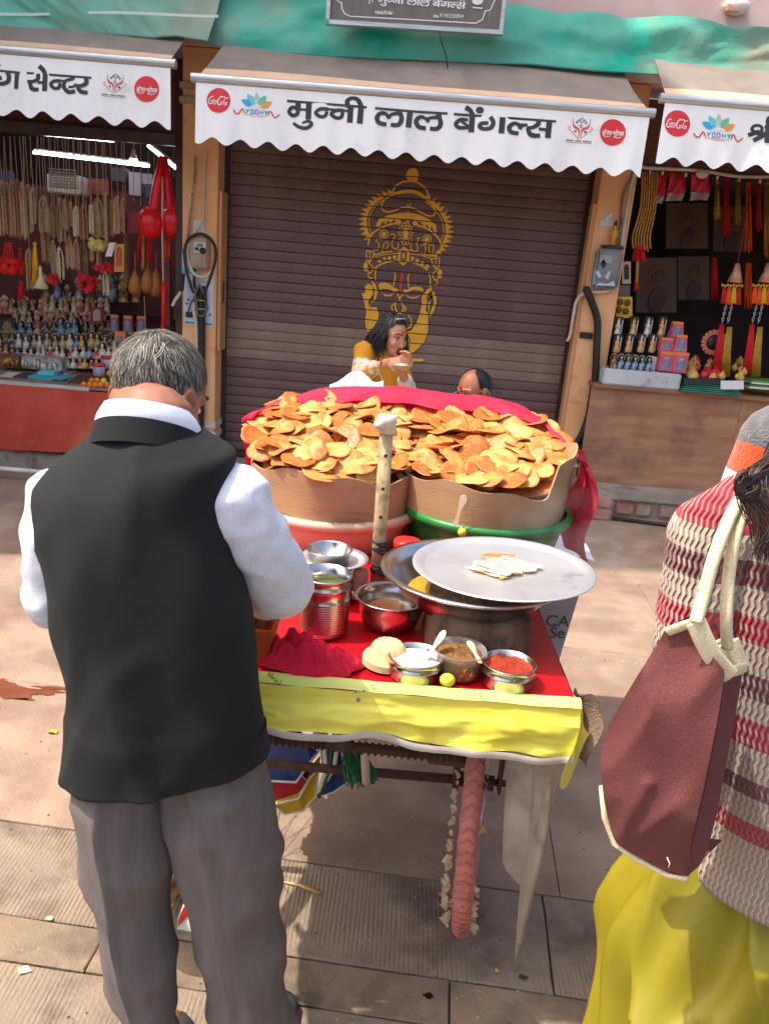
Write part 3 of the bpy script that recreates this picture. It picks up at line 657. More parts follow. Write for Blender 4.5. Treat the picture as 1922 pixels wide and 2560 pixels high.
# digits: built-in font, turned into flat mesh
def text_mesh(s_, name, mat, parent, o_, ux, uz, size, lift=V(0, -.0016, 0)):
    cu = bpy.data.curves.new(name, 'FONT'); cu.body = s_; cu.size = size
    to = bpy.data.objects.new(name, cu); COL.objects.link(to); dg = bpy.context.evaluated_depsgraph_get(); dg.update()
    me = bpy.data.meshes.new_from_object(to.evaluated_get(dg)); bpy.data.objects.remove(to)
    for v in me.vertices: v.co = Vector(o_) + ux * v.co.x + uz * v.co.y + lift - ORG[parent]
    me.materials.clear(); me.materials.append(mat); ob = bpy.data.objects.new(name, me); COL.objects.link(ob); ob.parent = parent; ORG[ob] = ORG[parent]; return ob
text_mesh('9140230894', 'lettering', m_inkw, bs, mps(1062, 158, 0), (mps(1212, 166, 0) - mps(1062, 158, 0)).normalized(), V(0, 0, 1), .030)
wr = at(948, 70, 5.5); tag(MB().tube([wr, wr + V(.02, -.01, -.05), wr + V(.06, 0, -.13), wr + V(.075, -.02, -.2)], .004, 6).build('wire', m_black), 'loose twisted wire end hanging below the sign', 'wire')

# ================================================================== yellow painted face on the shutter
zm = zf(820, 380, 1220, 1382)
YM = YS - .0105
k = INK(lambda x, y, h: at(*zm(x, y), YM - h))
L = k.line
# finial, cap, halo
k.poly([(690, 245), (668, 205), (690, 160), (722, 138), (756, 142), (782, 185), (778, 225), (765, 248)], True)
L([(560, 330), (600, 280), (660, 256), (740, 254), (800, 280), (850, 330), (862, 372)], 14); L([(560, 330), (575, 356), (640, 345), (720, 340), (790, 362), (835, 392), (862, 372)], [14, 20, 28, 30, 30, 22, 14])
for i in range(33):
    th = radians(205 - i * 7.8 + (0 if i < 14 else -6)); 
    if 13 <= i <= 17: continue
    cx_, cy_, ra, rb, rc = 675, 640, 392, 360, 432
    f = lambda r, t: (cx_ + r * cos(t) * .975, cy_ - r * sin(t) * .79 + (cos(t)) * 32)
    k.poly([f(rb + 6, th - .075), f(rb + 6, th + .075), f(rc - 6, th + .02)])
L([f(362, radians(208 - i * 4)) for i in range(22)], 26, False); L([f(362, radians(62 - i * 4)) for i in range(24)], 26, False)
L([f(330, radians(205 - i * 4)) for i in range(23)], 8, False); L([f(330, radians(60 - i * 4)) for i in range(23)], 8, False)
L([(570, 362), (500, 400), (465, 450), (475, 505), (540, 515), (640, 480), (720, 480), (800, 520), (860, 550), (915, 545), (918, 480), (870, 430), (835, 395)], 13)
k.poly([(410, 630), (440, 580), (520, 545), (600, 530), (690, 520), (790, 540), (870, 580), (930, 630), (940, 700), (920, 690), (890, 640), (880, 672), (850, 620), (838, 655), (800, 605), (700, 570), (600, 590), (560, 590), (545, 612), (515, 590), (500, 625), (470, 600), (450, 640), (420, 648)])
L([(345, 800), (370, 720), (430, 670), (520, 630), (600, 612)], 15); L([(770, 632), (860, 665), (940, 730), (975, 800), (970, 870)], 15)
L([(690, 520), (648, 565), (690, 605), (732, 565), (690, 520)], 12, False); k.poly([(690, 545), (670, 565), (690, 585), (710, 565)])
for x, y, r in ((605, 605, 26), (752, 615, 24), (483, 710, 22), (852, 755, 24)): k.disc(x, y, r, r)
L([(585, 585), (605, 560), (635, 580)], 9); L([(735, 590), (755, 568), (780, 592)], 9); k.ringl(483, 710, 36, 9); k.ringl(852, 755, 38, 9)
L([(690, 500), (690, 470), (682, 440)], 8); L([(692, 480), (718, 440)], 8)
k.disc(670, 705, 24, 55)
for i in range(10):
    t_ = 2 * pi * i / 10; k.ringl(670 + 48 * cos(t_), 705 + 84 * sin(t_), 15, 8)
for s in ([(390, 840), (430, 845), (440, 790), (415, 770), (430, 745), (455, 760)], [(470, 870), (480, 800), (515, 775), (520, 810), (495, 840)], [(535, 720), (560, 705), (580, 725), (560, 760), (550, 800), (570, 835), (605, 820), (600, 780)],
          [(720, 790), (715, 830), (740, 860), (775, 840), (765, 790), (790, 740), (760, 750)], [(800, 810), (835, 800), (840, 850), (830, 910)], [(880, 900), (870, 820), (905, 800), (910, 840), (890, 890)], [(905, 880), (940, 890), (930, 915)]): L(s, 9)
# brow band with gem
L([(400, 890), (500, 865), (640, 845), (780, 865), (890, 905)], 11); L([(405, 1000), (480, 960), (600, 935), (700, 945), (800, 980), (860, 1020)], 14)
L([(405, 905), (500, 885), (600, 875)], 8); L([(705, 880), (800, 890), (890, 925)], 8)
k.poly([(655, 815), (705, 855), (700, 940), (648, 985), (600, 945), (605, 855)])
for x, y in ((445, 940), (488, 925), (530, 915), (574, 908), (728, 920), (770, 938), (815, 962), (856, 988)): k.disc(x, y, 17, 17)
# ear ornaments
for sg, X0 in ((1, 360), (-1, 930)):
    e = lambda x, y: (X0 + sg * x, y + (0 if sg > 0 else 60))
    L([e(-30, 850), e(0, 860), e(35, 865), e(20, 920), e(-5, 950), e(-25, 930), e(-30, 850)], 11); L([e(0, 860), e(0, 900), e(-5, 945)], 9); k.disc(*e(-35, 990), 20, 42)
    L([e(-10, 960), e(30, 1000), e(0, 1050), e(-20, 1020)], 10); L([e(0, 1050), e(30, 1020)], 9); L([e(-20, 1050), e(0, 1090), e(25, 1085)], 10); L([e(60, 980), e(48, 1040), e(48, 1110)], 12)
# brows, eyes, nose
k.poly([(430, 1150), (450, 1130), (500, 1128), (540, 1145), (575, 1175), (605, 1185), (600, 1212), (560, 1200), (520, 1185), (470, 1180), (455, 1195), (440, 1180)]); k.poly([(825, 1190), (800, 1165), (750, 1160), (710, 1168), (685, 1190), (650, 1185), (650, 1215), (690, 1210), (740, 1190), (800, 1200), (815, 1210)])
k.poly([(455, 1205), (480, 1225), (520, 1235), (560, 1225), (575, 1218), (540, 1248), (490, 1245)]); k.poly([(668, 1228), (700, 1250), (750, 1252), (800, 1235), (815, 1215), (780, 1258), (730, 1268), (690, 1258)])
L([(565, 1160), (572, 1120), (580, 1070), (570, 1040)], [10, 14, 14, 6]); L([(695, 1170), (692, 1120), (690, 1080), (706, 1050)], [10, 14, 14, 6]); L([(600, 1225), (618, 1260), (645, 1230)], 14); L([(617, 1255), (617, 1285)], 14, False)
L([(585, 1290), (580, 1340), (600, 1385), (630, 1390), (650, 1350), (632, 1290)], 13); L([(575, 1310), (548, 1335), (560, 1372)], 11); L([(650, 1330), (672, 1345), (660, 1380)], 11)
# cheeks and ears
k.poly([(370, 1110), (410, 1140), (430, 1200), (415, 1270), (370, 1310), (345, 1370), (330, 1380), (300, 1250), (292, 1215), (320, 1220), (320, 1160), (345, 1135), (385, 1155), (388, 1230), (345, 1290), (352, 1330), (395, 1270), (400, 1190)])
k.poly([(340, 1340), (420, 1340), (440, 1400), (425, 1470), (355, 1560), (330, 1540), (318, 1450)])
k.poly([(900, 1165), (850, 1190), (808, 1250), (806, 1340), (840, 1370), (855, 1300), (850, 1250), (880, 1205), (920, 1210), (935, 1260), (935, 1310), (905, 1390), (870, 1440), (880, 1390), (915, 1300), (905, 1240), (875, 1240), (860, 1310), (870, 1400)])
k.poly([(805, 1330), (862, 1390), (865, 1540), (830, 1640), (770, 1700), (700, 1760), (660, 1740), (610, 1640), (640, 1570), (720, 1540), (760, 1480), (790, 1400)])
L([(690, 1410), (718, 1450), (710, 1510), (650, 1535)], 12)
k.poly([(665, 1785), (830, 1785), (820, 1808), (700, 1812), (690, 1960), (665, 1970)])
mural_y = k
def cut_grooves(me, org):
    bm = bmesh.new(); bm.from_mesh(me)
    bmesh.ops.triangulate(bm, faces=bm.faces[:])
    for gz in GZ:
        for dz in (-.0022, .0046):
            gm = bm.verts[:] + bm.edges[:] + bm.faces[:]
            bmesh.ops.bisect_plane(bm, geom=gm, dist=1e-6, plane_co=(0, 0, gz + dz - org.z), plane_no=(0, 0, 1))
    dead = [f for f in bm.faces if any(-.0022 < f.calc_center_median().z + org.z - gz < .0046 for gz in GZ)]
    bmesh.ops.delete(bm, geom=dead, context='FACES'); bm.to_mesh(me); bm.free()
m_mural = M('mural_yellow', (250, 186, 54), (232, 164, 48), 14, .5, lo=.3, hi=.8)
o = k.build('painted_face', m_mural, sh); cut_grooves(o.data, ORG[o])
kr = INK(lambda x, y, h: at(*zm(x, y), YM - h - .0002)); kr.poly([(640, 1015), (650, 1060), (645, 1140), (635, 1210), (612, 1212), (612, 1140), (622, 1060)])
o = kr.build('painted_tilak', M('mural_red', (206, 70, 62)), sh); cut_grooves(o.data, ORG[o])
kd = INK(lambda x, y, h: at(*zm(x, y), YM - h - .006)); kd.poly([(652, 845), (682, 868), (678, 932), (650, 955), (624, 932), (628, 865)])
o = kd.build('painted_gem', m_shut, sh); cut_grooves(o.data, ORG[o]); kd = INK(lambda x, y, h: at(*zm(x, y), YM - h - .0068)); kd.poly([(652, 862), (664, 895), (650, 930), (638, 895)]); kd.build('painted_gem', m_mural, sh)
# loose wires hanging in front of the shutter
WN = [0, 2, 3, 2, 4, 1]; WN = [0, 5, 3, 2, 4, 1]
for (pts, c) in [([(556, 315), (553, 400), (551, 470), (556, 497)], 0), ([(646, 310), (646, 430), (642, 522)], 0), ([(1245, 335), (1225, 440), (1213, 543)], 1), ([(1160, 325), (1145, 440), (1122, 600)], 1), ([(708, 312), (710, 400), (707, 520)], 0), ([(614, 310), (614, 430)], 0)]:
    tag(MB().tube([at(x, y, YS - .045) for x, y in pts], .0028, 5).build('wire', M('rusty_wire', (150, 92, 60))), ['first', 'second', 'fifth', 'last', 'fourth', 'third'][WN.pop(0)] + ' thin rusty wire from the left hanging before the maroon shutter', 'wire', 'wires hanging over the shutter')
# ================================================================== the handcart
m_steel = M('steel', (206, 204, 200), (186, 182, 176), 9, .22, metal=1, bump=.06, bsc=14)
m_steel2 = M('steel_worn', (232, 232, 232), (214, 214, 216), 7, .47, metal=.93, bump=.12, bsc=25, c3=(150, 138, 120), sc3=10, lo3=.6, hi3=.8)
m_redsheet = M('red_oilcloth', (196, 12, 28), (176, 8, 22), 6, .35, bump=.12, bsc=30, c3=(206, 60, 60), sc3=9, lo3=.66, hi3=.85)
m_yel = M('yellow_sheet', (252, 244, 112), (246, 234, 88), 5, .5, bump=.35, bsc=18, transl=.12, c3=(222, 196, 50), sc3=9, lo3=.6, hi3=.8)
m_lime = M('lime_fold', (200, 206, 96), (212, 216, 124), 5, .5, bump=.2, bsc=20)
m_hemw = M('white_hem', (224, 216, 206), (200, 190, 178), 14, .7, transl=.2)
m_rust = M('rusty_iron', (78, 52, 44), (104, 72, 58), 18, .8, metal=.2, bump=.4, bsc=60)
m_pinktyre = M('pink_rubber', (208, 128, 120), (192, 114, 104), 9, .75, bump=.2, bsc=60, c3=(150, 108, 94), sc3=14, lo3=.5, hi3=.72)
m_browntyre = M('brown_rubber', (116, 82, 66), (132, 96, 78), 9, .8, bump=.2, bsc=60)
m_card = M('cardboard', (172, 142, 104), (160, 130, 94), 4, .8, bump=.12, bsc=40, stretch=(1, 1, 5), c3=(144, 112, 80), sc3=5, lo3=.58, hi3=.75)
m_pinkcloth = M('pink_red_cloth', (222, 28, 70), (206, 18, 58), 6, .7, bump=.15, bsc=50, transl=.18)
m_wood_old = M('old_wood', (150, 128, 106), (180, 158, 132), 7, .9, bump=.8, bsc=26, stretch=(1, 1, .25), c3=(66, 52, 44), sc3=8, lo3=.55, hi3=.75)
ZB = .85; XL, XR, YF, YBK = -.52, .39, 1.31, 2.5
cart = thing('handcart', 'pedal handcart with a red covered bed and pink right tyre', 'cart', (-.06, 1.9, 0))
MB().box((XL, YF + .012, ZB - .06), (XR, YBK, ZB - .012)).build('bed', m_wood_old, cart, False, bevel=.004)
for xa in (XL + .05, XR - .09): MB().box((xa, YF + .03, ZB - .12), (xa + .04, YBK - .02, ZB - .062)).build('frame_rail', m_rust, cart, False)
for ya in (1.42, 2.05, 2.44): MB().box((XL + .02, ya, ZB - .105), (XR - .02, ya + .035, ZB - .063)).build('cross_rail', m_rust, cart, False)
# axle rod bound with coiled wire
ax = MB().tube([(-.40, 1.5, .59), (.23, 1.5, .575)], .011, 10); o = ax.build('front_rod', m_rust, cart)
co = []; 
for i in range(40 * 8 + 1): t_ = i / 8 * 2 * pi; x = -.39 + .60 * i / 320; co.append((x, 1.5 + .0125 * cos(t_), .589 - .014 * i / 320 + .0125 * sin(t_)))
MB().tube(co, .0032, 5).build('wire_coil', m_rust, cart)
MB().tube([(-.47, 1.72, .36), (.34, 1.72, .36)], .012, 10).build('axle', m_rust, cart)
def wheel(xc, yc, r, mt, label=None):
    c = Vector((xc, yc, r)); w_ = bpy.data.objects.new('wheel', None); COL.objects.link(w_); w_.parent = cart; w_.location = c - ORG[cart]; ORG[w_] = c
    tb = MB(); n = 84; sec = 12; rings = []; rt = .023
    for i in range(n):
        a = 2 * pi * i / n; ring = []
        for k in range(sec):
            b = 2 * pi * k / sec
            tread = .0028 * (1 if i % 2 else -1) if cos(b) > .3 else 0
            R_ = r - rt + (rt + tread) * cos(b) * 1.02; xx = rt * .92 * sin(b) * (1 + (.1 if (i % 2 and abs(sin(b)) > .5) else 0))
            ring.append(c + Vector((xx, R_ * cos(a), R_ * sin(a))))
        rings.append(ring)
    rings.append(rings[0]); tb.loft(rings, False, False); tb.build('tyre', mt, w_)
    # chevron lugs over the tread
    lg = MB()
    for i in range(92):
        a = 2 * pi * i / 92
        for sg in (-1, 1):
            pts = []
            for q in range(4):
                u = q / 3; b = sg * (.02 + .95 * u); aa = a + u * .05; R_ = r - rt + (rt + .003) * cos(b)
                pts.append(c + Vector((rt * sin(b) * .97, R_ * cos(aa), R_ * sin(aa))))
            lg.tube(pts, .0019, 4, False)
    lo_ = lg.build('tread_lugs', mt, w_); lo_['kind'] = 'stuff'
    rb = MB(); rings = []
    for i in range(49):
        a = 2 * pi * i / 48; rings.append([c + Vector((xx, R_ * cos(a), R_ * sin(a))) for xx, R_ in ((-.015, r - .045), (.015, r - .045), (.012, r - .058), (-.012, r - .058))])
    rb.loft(rings, False, False).build('rim', m_rust, w_)
    MB().tube([c - V(.045, 0, 0), c + V(.045, 0, 0)], .02, 12).build('hub', m_rust, w_)
    sp_ = MB()
    for i in range(28):
        a = 2 * pi * i / 28; sg = 1 if i % 2 else -1; b = a + .35 * (1 if (i // 2) % 2 else -1)
        sp_.tube([c + V(.028 * sg, .018 * cos(b), .018 * sin(b)), c + V(.004 * sg, (r - .055) * cos(a), (r - .055) * sin(a))], .0014, 4, False)
    sp_.build('spokes', m_steel2, w_)
    return w_
wR = wheel(.298, 1.72, .36, m_pinktyre)
wL = wheel(-.455, 1.72, .36, m_browntyre)
for q_ in (wR, wL): q_.rotation_euler = (0, radians(-2.2), radians(-9.6))
for xa, xb in ((.238, .24), (.355, .35)):
    MB().box((xa - .004, 1.685, .345), (xb + .008, 1.73, .80)).build('fork_plate', m_rust, cart, False, bevel=.003)
MB().tube([(.215, 1.72, .36), (.375, 1.72, .36)], .009, 8).build('axle_bolt', m_rust, cart)
# torn paper petals stuck round the pink wheel
pr = random.Random(11); pb = MB()
for i in range(70):
    a = pr.uniform(pi * .8, pi * 1.5); sg = pr.choice((-1, -1, 1)); c = Vector((.292 + sg * .026, 1.72 + .335 * cos(a), .36 + .335 * sin(a)))
    n = 9; s_ = pr.uniform(.005, .016); u = Vector((sg * pr.uniform(.3, 1), pr.uniform(-.5, .5), pr.uniform(-.6, .6))).normalized(); v_ = u.orthogonal().normalized()
    pts = [c + u * s_ * (1 + cos(2 * pi * k / n)) * pr.uniform(.3, 1.1) + v_ * s_ * sin(2 * pi * k / n) * pr.uniform(.3, 1.1) + u.cross(v_) * pr.uniform(-.003, .003) for k in range(n)]
    pb.add(pts, [tuple(range(n))])
o = pb.build('paper_tatters', M('dry_petal', (206, 186, 150), (182, 158, 120), 30, .8, transl=.2), wR, False); o['kind'] = 'stuff'
# bamboo pole with fitting, standing up from the bed
pole = bpy.data.objects.new('pole', None); COL.objects.link(pole); pole.parent = cart; pole.location = V(0, 1.76, ZB) - ORG[cart]; ORG[pole] = V(0, 1.76, ZB)
m_bam = M('bamboo', (190, 168, 126), (168, 144, 102), 10, .7, bump=.4, bsc=40, stretch=(1, 1, .2), c3=(104, 82, 58), sc3=14, lo3=.5, hi3=.66)
P0, P1 = V(-.004, 1.76, ZB), V(-.011, 1.76, 1.262)
MB().tube([P0, P0.lerp(P1, .5), P1], [.0165, .0165, .0158], 18).build('cane', m_bam, pole)
MB().lathe([(.0165, 1.25), (.0205, 1.252), (.0205, 1.272), (.0225, 1.274), (.0225, 1.292), (.016, 1.292), (.0155, 1.262)], (-.011, 1.76, 0), 24, False).build('top_fitting', m_pvc, pole)
MB().tube([P1 + V(-.01, -.012, .01), P1 + V(-.022, -.026, .012)], .011, 14).build('side_knob', m_white_pl, pole)
for z in (1.05, 1.12, 1.2): MB().tube([V(-.008, 1.7435, z), V(-.008, 1.7465, z)], .0042, 12).build('hole', M('hole_black', (12, 10, 9)), pole)
for zs_, nn in (((.905, .925), 4), ((.96, .985), 5)):
    for q in range(nn):
        z = zs_[0] + (zs_[1] - zs_[0]) * q / (nn - 1); tl_ = (q % 3 - 1) * .006
        MB().tube([V(-.005 + .0178 * cos(a), 1.76 + .0178 * sin(a), z + tl_ * cos(a)) for a in [2 * pi * i / 16 for i in range(17)]], .0026, 5).build('rubber_band', m_black, pole)
# ---- red sheet over the bed
rs = MB(); rs.grid(lambda u, v: V(XL - .006 + (XR - XL + .012) * u, YF - .004 + (YBK - YF) * v, ZB - .004 + .003 * sin(u * 22 + v * 7) * sin(v * 19)), 40, 50)
rs.grid(lambda u, v: V(XR + .008 + .01 * sin(u * 14) * v, YF + (YBK - YF) * u, ZB - .004 - .085 * v), 40, 4)
tag(rs.build('table_cover', m_redsheet), 'shiny red sheet covering the handcart bed', 'tablecloth')
# ---- yellow sheet hung over the front edge
yc = thing('yellow_sheet', 'yellow woven plastic sheet with lime folded edge hanging over the cart front', 'tarpaulin', (-.06, YF, .75))
def yb(u):  # bottom line
    return .757 - .005 * sin(u * 9) + .004 * sin(u * 23 + 1) - .012 * u
def yfn(u, v): 
    x = XL - .015 + (XR - XL + .03) * u; z = ZB - .008 + (yb(u) - ZB + .008) * v
    return V(x, YF - .012 - .010 * v + .006 * sin(u * 19 + v * 2) * v + .004 * sin(u * 47 + v * 5) * v * v - .003 * sin(v * 9 + u * 4) - .004 * (1 - abs(noise.noise(V(u * 5 + v * 2.5, v * 3 - u * 4, 2)))) ** 5 * sin(min(1, v * 1.5) * pi / 2) - .002 * noise.noise(V(u * 22, v * 5, 6)), z)
yf_ = MB().grid(yfn, 140, 24); yf_.build('front_panel', m_yel, yc)
MB().grid(lambda u, v: yfn(u, 1 + .01) + V(.0, -.0015 - .002 * sin(v * pi), -.016 * v - .003 * sin(u * 30)), 70, 3).build('white_hem', m_hemw, yc)
MB().grid(lambda u, v: V(XL - .015 + (XR - XL + .03) * u, YF + .010 - .022 * v - (.001 if v > .9 else 0), ZB + .0035 - .012 * max(0, v - .55) * 2 + .001 * sin(u * 40)), 70, 5).build('top_fold', m_lime, yc)
def flap(u, v):
    x = XR + .012 + .05 * u * v + .006 * sin(v * 6); y = YF - .012 + .07 * u; z = ZB - .012 - v * (.17 - .05 * u + .03 * sin(u * 5)); return V(x - .012 * v * (1 - u), y - .012 * sin(v * 3), z)
MB().grid(flap, 10, 12).build('corner_flap', m_yel, yc)
# printed word ends on the fold and small stains
k = INK(lambda x, y, h: at(x, y, YF - .030 - h)); 
def frag(x, y, q, rot, st_):
    for pts, wd in st_:
        k.line([(x + (a * cos(rot) - b * sin(rot)) * q, y + (a * sin(rot) + b * cos(rot)) * q) for a, b in pts], wd * q, len(pts) > 2)
ab = [([(0, 0), (-6, 2), (-6, 9), (0, 9), (0, 0), (0, 10)], 2.4)]; bl = [([(6, -8), (6, 10)], 2.4), ([(6, 2), (12, 2), (12, 9), (6, 9)], 2.4)]
rl_ = [([(17, 1), (17, 10)], 2.4), ([(17, 4), (22, 1)], 2.4)]; il = [([(26, 1), (26, 10)], 2.4), ([(26, -4), (26, -2)], 2.6)]; cl = [([(38, 2), (31, 3), (31, 9), (38, 9)], 2.4)]; pl_ = [([(42, -8), (46, 1), (42, 12)], 2.2)]
frag(585, 1456, .62, .75, ab + bl + rl_ + il + cl + pl_); frag(797, 1472, .62, .75, rl_ + il + cl + pl_); frag(1029, 1489, .6, .75, rl_ + il + cl + pl_)
k.build('print', M('dark_green_ink', (34, 58, 40), rough=.6), yc)
sp2 = MB()
for x, y, r in ((774, 1512, .0045), (768, 1496, .0025), (786, 1493, .0022)):
    p = at(x, y, YF - .0295); sp2.add([p + V(r * cos(a), 0, r * 1.2 * sin(a)) for a in [2 * pi * i / 12 for i in range(12)]], [tuple(range(12))])
o = sp2.build('paint_spots', M('grey_spot', (176, 164, 170), (120, 110, 130), 300, .7), yc, False); o['kind'] = 'stuff'
# burlap rag on the corner
bg_ = MB().grid(lambda u, v: V(XR + .01 + .06 * u + .012 * sin(v * 5), YF + .05 + .05 * sin(u * 3 + v) + .10 * v * .2, ZB - .02 - .15 * v + .012 * sin(u * 9) - .02 * u * (1 - v)), 14, 16)
tag(bg_.build('burlap_rag', M('burlap', (146, 122, 100), (120, 98, 80), 26, .95, bump=.6, bsc=200, weave=1800, wb=.3)), 'frayed brown burlap rag hanging off the right corner of the cart', 'rag')
# long dirty plastic sheet on the right side
def shf(u, v):
    top = V(XR - .098 + .078 * u, 1.66 - .36 * u, .80); y_end = 1.66 - .24 * (u ** .6)
    zb_ = .06 + .50 * (1 - u) ** 1.1 if u < .93 else .05 + (u - .93) * 4.2
    x = top.x + .045 * v * (1 - .2 * u) + .022 * sin(u * 9 + v * 1.5) * (.4 + v) * .8 + .012 * sin(u * 23)
    y = top.y + (1.475 - top.y) * (v ** 1.6) * .75 + .01 * sin(v * 7 + u * 3)
    return V(x, y, top.z + (zb_ - top.z) * v)
pm = M('dirty_plastic', (214, 204, 186), (186, 172, 150), 7, .5, bump=.25, bsc=14, stretch=(3, 3, .5), transl=.3, c3=(132, 108, 84), sc3=4, lo3=.46, hi3=.7)
tag(MB().grid(shf, 30, 40).build('plastic_sheet', pm), 'long dirty white plastic sheet hanging to a point beside the pink wheel', 'plastic sheet')
# things slung under the bed
m_blue = M('blue_canvas', (34, 50, 106), (26, 38, 84), 8, .7, bump=.2); m_bagred = M('bag_red', (164, 24, 34), (140, 20, 28), 9, .7); m_bagyel = M('bag_yellow', (200, 164, 28), (186, 146, 20), 9, .7); m_pipe_w = M('piping_cream', (214, 206, 190))
sb = thing('folded_bag', 'folded blue red and yellow canvas bags slung under the cart', 'bag', (-.17, 1.85, .1))
def flapm(name, pts, mt, th=.01, par=sb):
    P = [at(*p) for p in pts]; mb = MB().prism(P, (0, th, 0)); o = mb.build(name, mt, par, False); 
    MB().tube(P + [P[0]], .0035, 5).build('piping', m_pipe_w, par); return o
flapm('blue_flap', [(570, 1560 + 40, 1.92), (640, 1590, 1.80), (690, 1622, 1.78), (668, 1650, 1.74), (640, 1690, 1.72), (560, 1686, 1.76)], m_blue, .03)
flapm('red_fold', [(580, 1685, 1.80), (640, 1665, 1.78), (668, 1690, 1.78), (640, 1722, 1.8), (590, 1735, 1.82)], m_bagred, .05)
flapm('yellow_fold', [(592, 1738, 1.80), (645, 1725, 1.77), (670, 1680, 1.75), (688, 1660, 1.75), (682, 1720, 1.78), (655, 1752, 1.81), (615, 1758, 1.83)], m_bagyel, .06)
flapm('blue_flap', [(690, 1600, 1.76), (735, 1610, 1.76), (752, 1690, 1.75), (720, 1712, 1.75), (683, 1722, 1.76), (700, 1670, 1.75)], m_blue, .03)
for i, (a, b) in enumerate((((700, 1610), (690, 1712)), ((716, 1612), (688, 1722)), ((728, 1615), (696, 1700)))):
    MB().tube([at(*a, 1.73), at((a[0] + b[0]) / 2 + 10, (a[1] + b[1]) / 2, 1.725), at(*b, 1.73)], .006, 6).build('strap', m_pipe_w if i != 1 else M('bag_green', (40, 92, 58)), sb)
gb = thing('green_net', 'bundle of green plastic strands hanging under the cart', 'net', tuple(at(775, 1690, 1.72)))
gr = random.Random(5); gm = MB()
for i in range(70):
    u = gr.random(); x0_ = 745 + 30 * u + gr.uniform(-4, 4); x1_ = 752 + 66 * u + gr.uniform(-8, 8)
    gm.tube([at(x0_, 1612, 1.70), at((x0_ + x1_) / 2 + gr.uniform(-10, 10), 1650, 1.69 + gr.uniform(-.03, .03)), at(x1_, 1696 + gr.uniform(-18, 12) - 14 * u, 1.70 + gr.uniform(-.03, .03))], .0022, 4, False)
gm.build('strands', M('green_strand', (30, 120, 70), (20, 92, 54), 20, .5), gb)
wb = thing('paint_tube_roll', 'white plastic pipes tied under the cart bed', 'pipe', tuple(at(770, 1600, 1.62)))
for (x, y, y2, w2) in ((690, 1580, 1590, .016), (728, 1586, 1600, .013), (785, 1580, 1690, .010)):
    MB().tube([at(x, y, 1.6), at(x + 6, y2, 1.62)], w2, 12).build('pipe_end', m_pvc, wb)
MB().sph(at(735, 1605, 1.49), (.03, .018, .02)).build('rag_knot', M('grey_rag', (96, 84, 74), (70, 60, 54), 30, .95, bump=.8, bsc=120), wb)
MB().prism([at(930, 1585, 1.66), at(1010, 1600, 1.66), at(1005, 1660, 1.66), at(925, 1650, 1.66)], (0, .02, 0)).build('side_board', M('brown_board', (96, 62, 48), (112, 74, 58), 9, .8), cart, False)
# ================================================================== tubs, cardboard collars and the heap of puris
def tub(xc, yc, mt, label, r=.245, zr_=.955):
    t = thing('plastic_tub', label, 'tub', (xc, yc, ZB))
    MB().lathe([(r * .86, ZB), (r * .95, zr_ - .03), (r * .955, zr_ - .022)], (xc, yc, 0), 48, True).build('body', mt, t)
    MB().lathe([(r * .955, zr_ - .028), (r * 1.03, zr_ - .026), (r * 1.05, zr_ - .012), (r * 1.03, zr_), (r * .97, zr_)], (xc, yc, 0), 48, False).build('rim', mt, t)
    return t
XTL, XTR, YT = -.155, .285, 2.2
tub(XTL, YT, M('pink_plastic', (204, 174, 150), (194, 160, 136), 6, .5, bump=.05), 'dusty pink plastic tub holding the left heap of puris')
tub(XTR + .01, YT + .01, M('green_plastic', (34, 128, 56), (28, 110, 48), 5, .4), 'green plastic tub holding the right heap of puris', .25, .975)
def collar(xc, yc, r, a0, a1, label, seed, zl=.945):
    rr = random.Random(seed); ph = rr.uniform(0, 6); t = thing('cardboard_collar', label, 'cardboard', (xc, yc, zl)); 
    def top(a): return 1.075 + (.085 * min(1, max(0, (a + .95) / .12)) if xc > 0 else 0) + .10 * max(0, sin(a)) * (xc < 0) + .012 * sin(a * 3 + ph) + .006 * sin(a * 9 + ph)
    def fo(u, v, dr=0):
        a = a0 + (a1 - a0) * u; q = r + .012 * v + .004 * sin(a * 7 + ph) + dr; q = r + round((q - r) * 1) if False else q
        return V(xc + q * cos(a), yc + q * sin(a), zl + (top(a) - zl) * v)
    n = 64; mb = MB(); mb.grid(lambda u, v: fo(u, v), n, 4); mb.grid(lambda u, v: fo(1 - u, v, -.005), n, 4); mb.grid(lambda u, v: fo(u, 1, -.005 * v), n, 1)
    mb.build('board', m_card, t, True, auto=50); return t
cL = collar(XTL, YT, .236, -pi * 1.25, pi * .35, 'tall cardboard collar inside the pink tub with faint handwriting', 1)
cR = collar(XTR, YT, .238, -pi * 1.05, pi * .12, 'tall cardboard collar inside the green tub with a loose flap', 4, .965)
# handwriting, tape
def mpc(x, y, h): 
    p = at(x, y, 2.0); d = (p - V(0, 0, HC)).normalized(); o = V(0, 0, HC); rr_2 = .236 + .0125 + .0022 + h
    ox, oy = o.x - XTL, o.y - YT; A_ = d.x ** 2 + d.y ** 2; B_ = ox * d.x + oy * d.y; C_ = ox * ox + oy * oy - rr_2 ** 2
    return o + d * ((-B_ - math.sqrt(max(0, B_ * B_ - A_ * C_))) / A_)
k = INK(mpc); hw = random.Random(2)
for (x, y, n) in ((862 - 60, 1092, 5), (742, 1110, 9), (720, 1122, 11), (716, 1132, 12)):
    xx = x
    for i in range(n): k.line([(xx, y + hw.uniform(-2, 2)), (xx + 2, y - 3 + hw.uniform(-2, 2)), (xx + 4, y + 2 + hw.uniform(-2, 2)), (xx + 6, y)], .9); xx += 6.2
k.build('handwriting', M('pencil', (120, 92, 66)), cL)
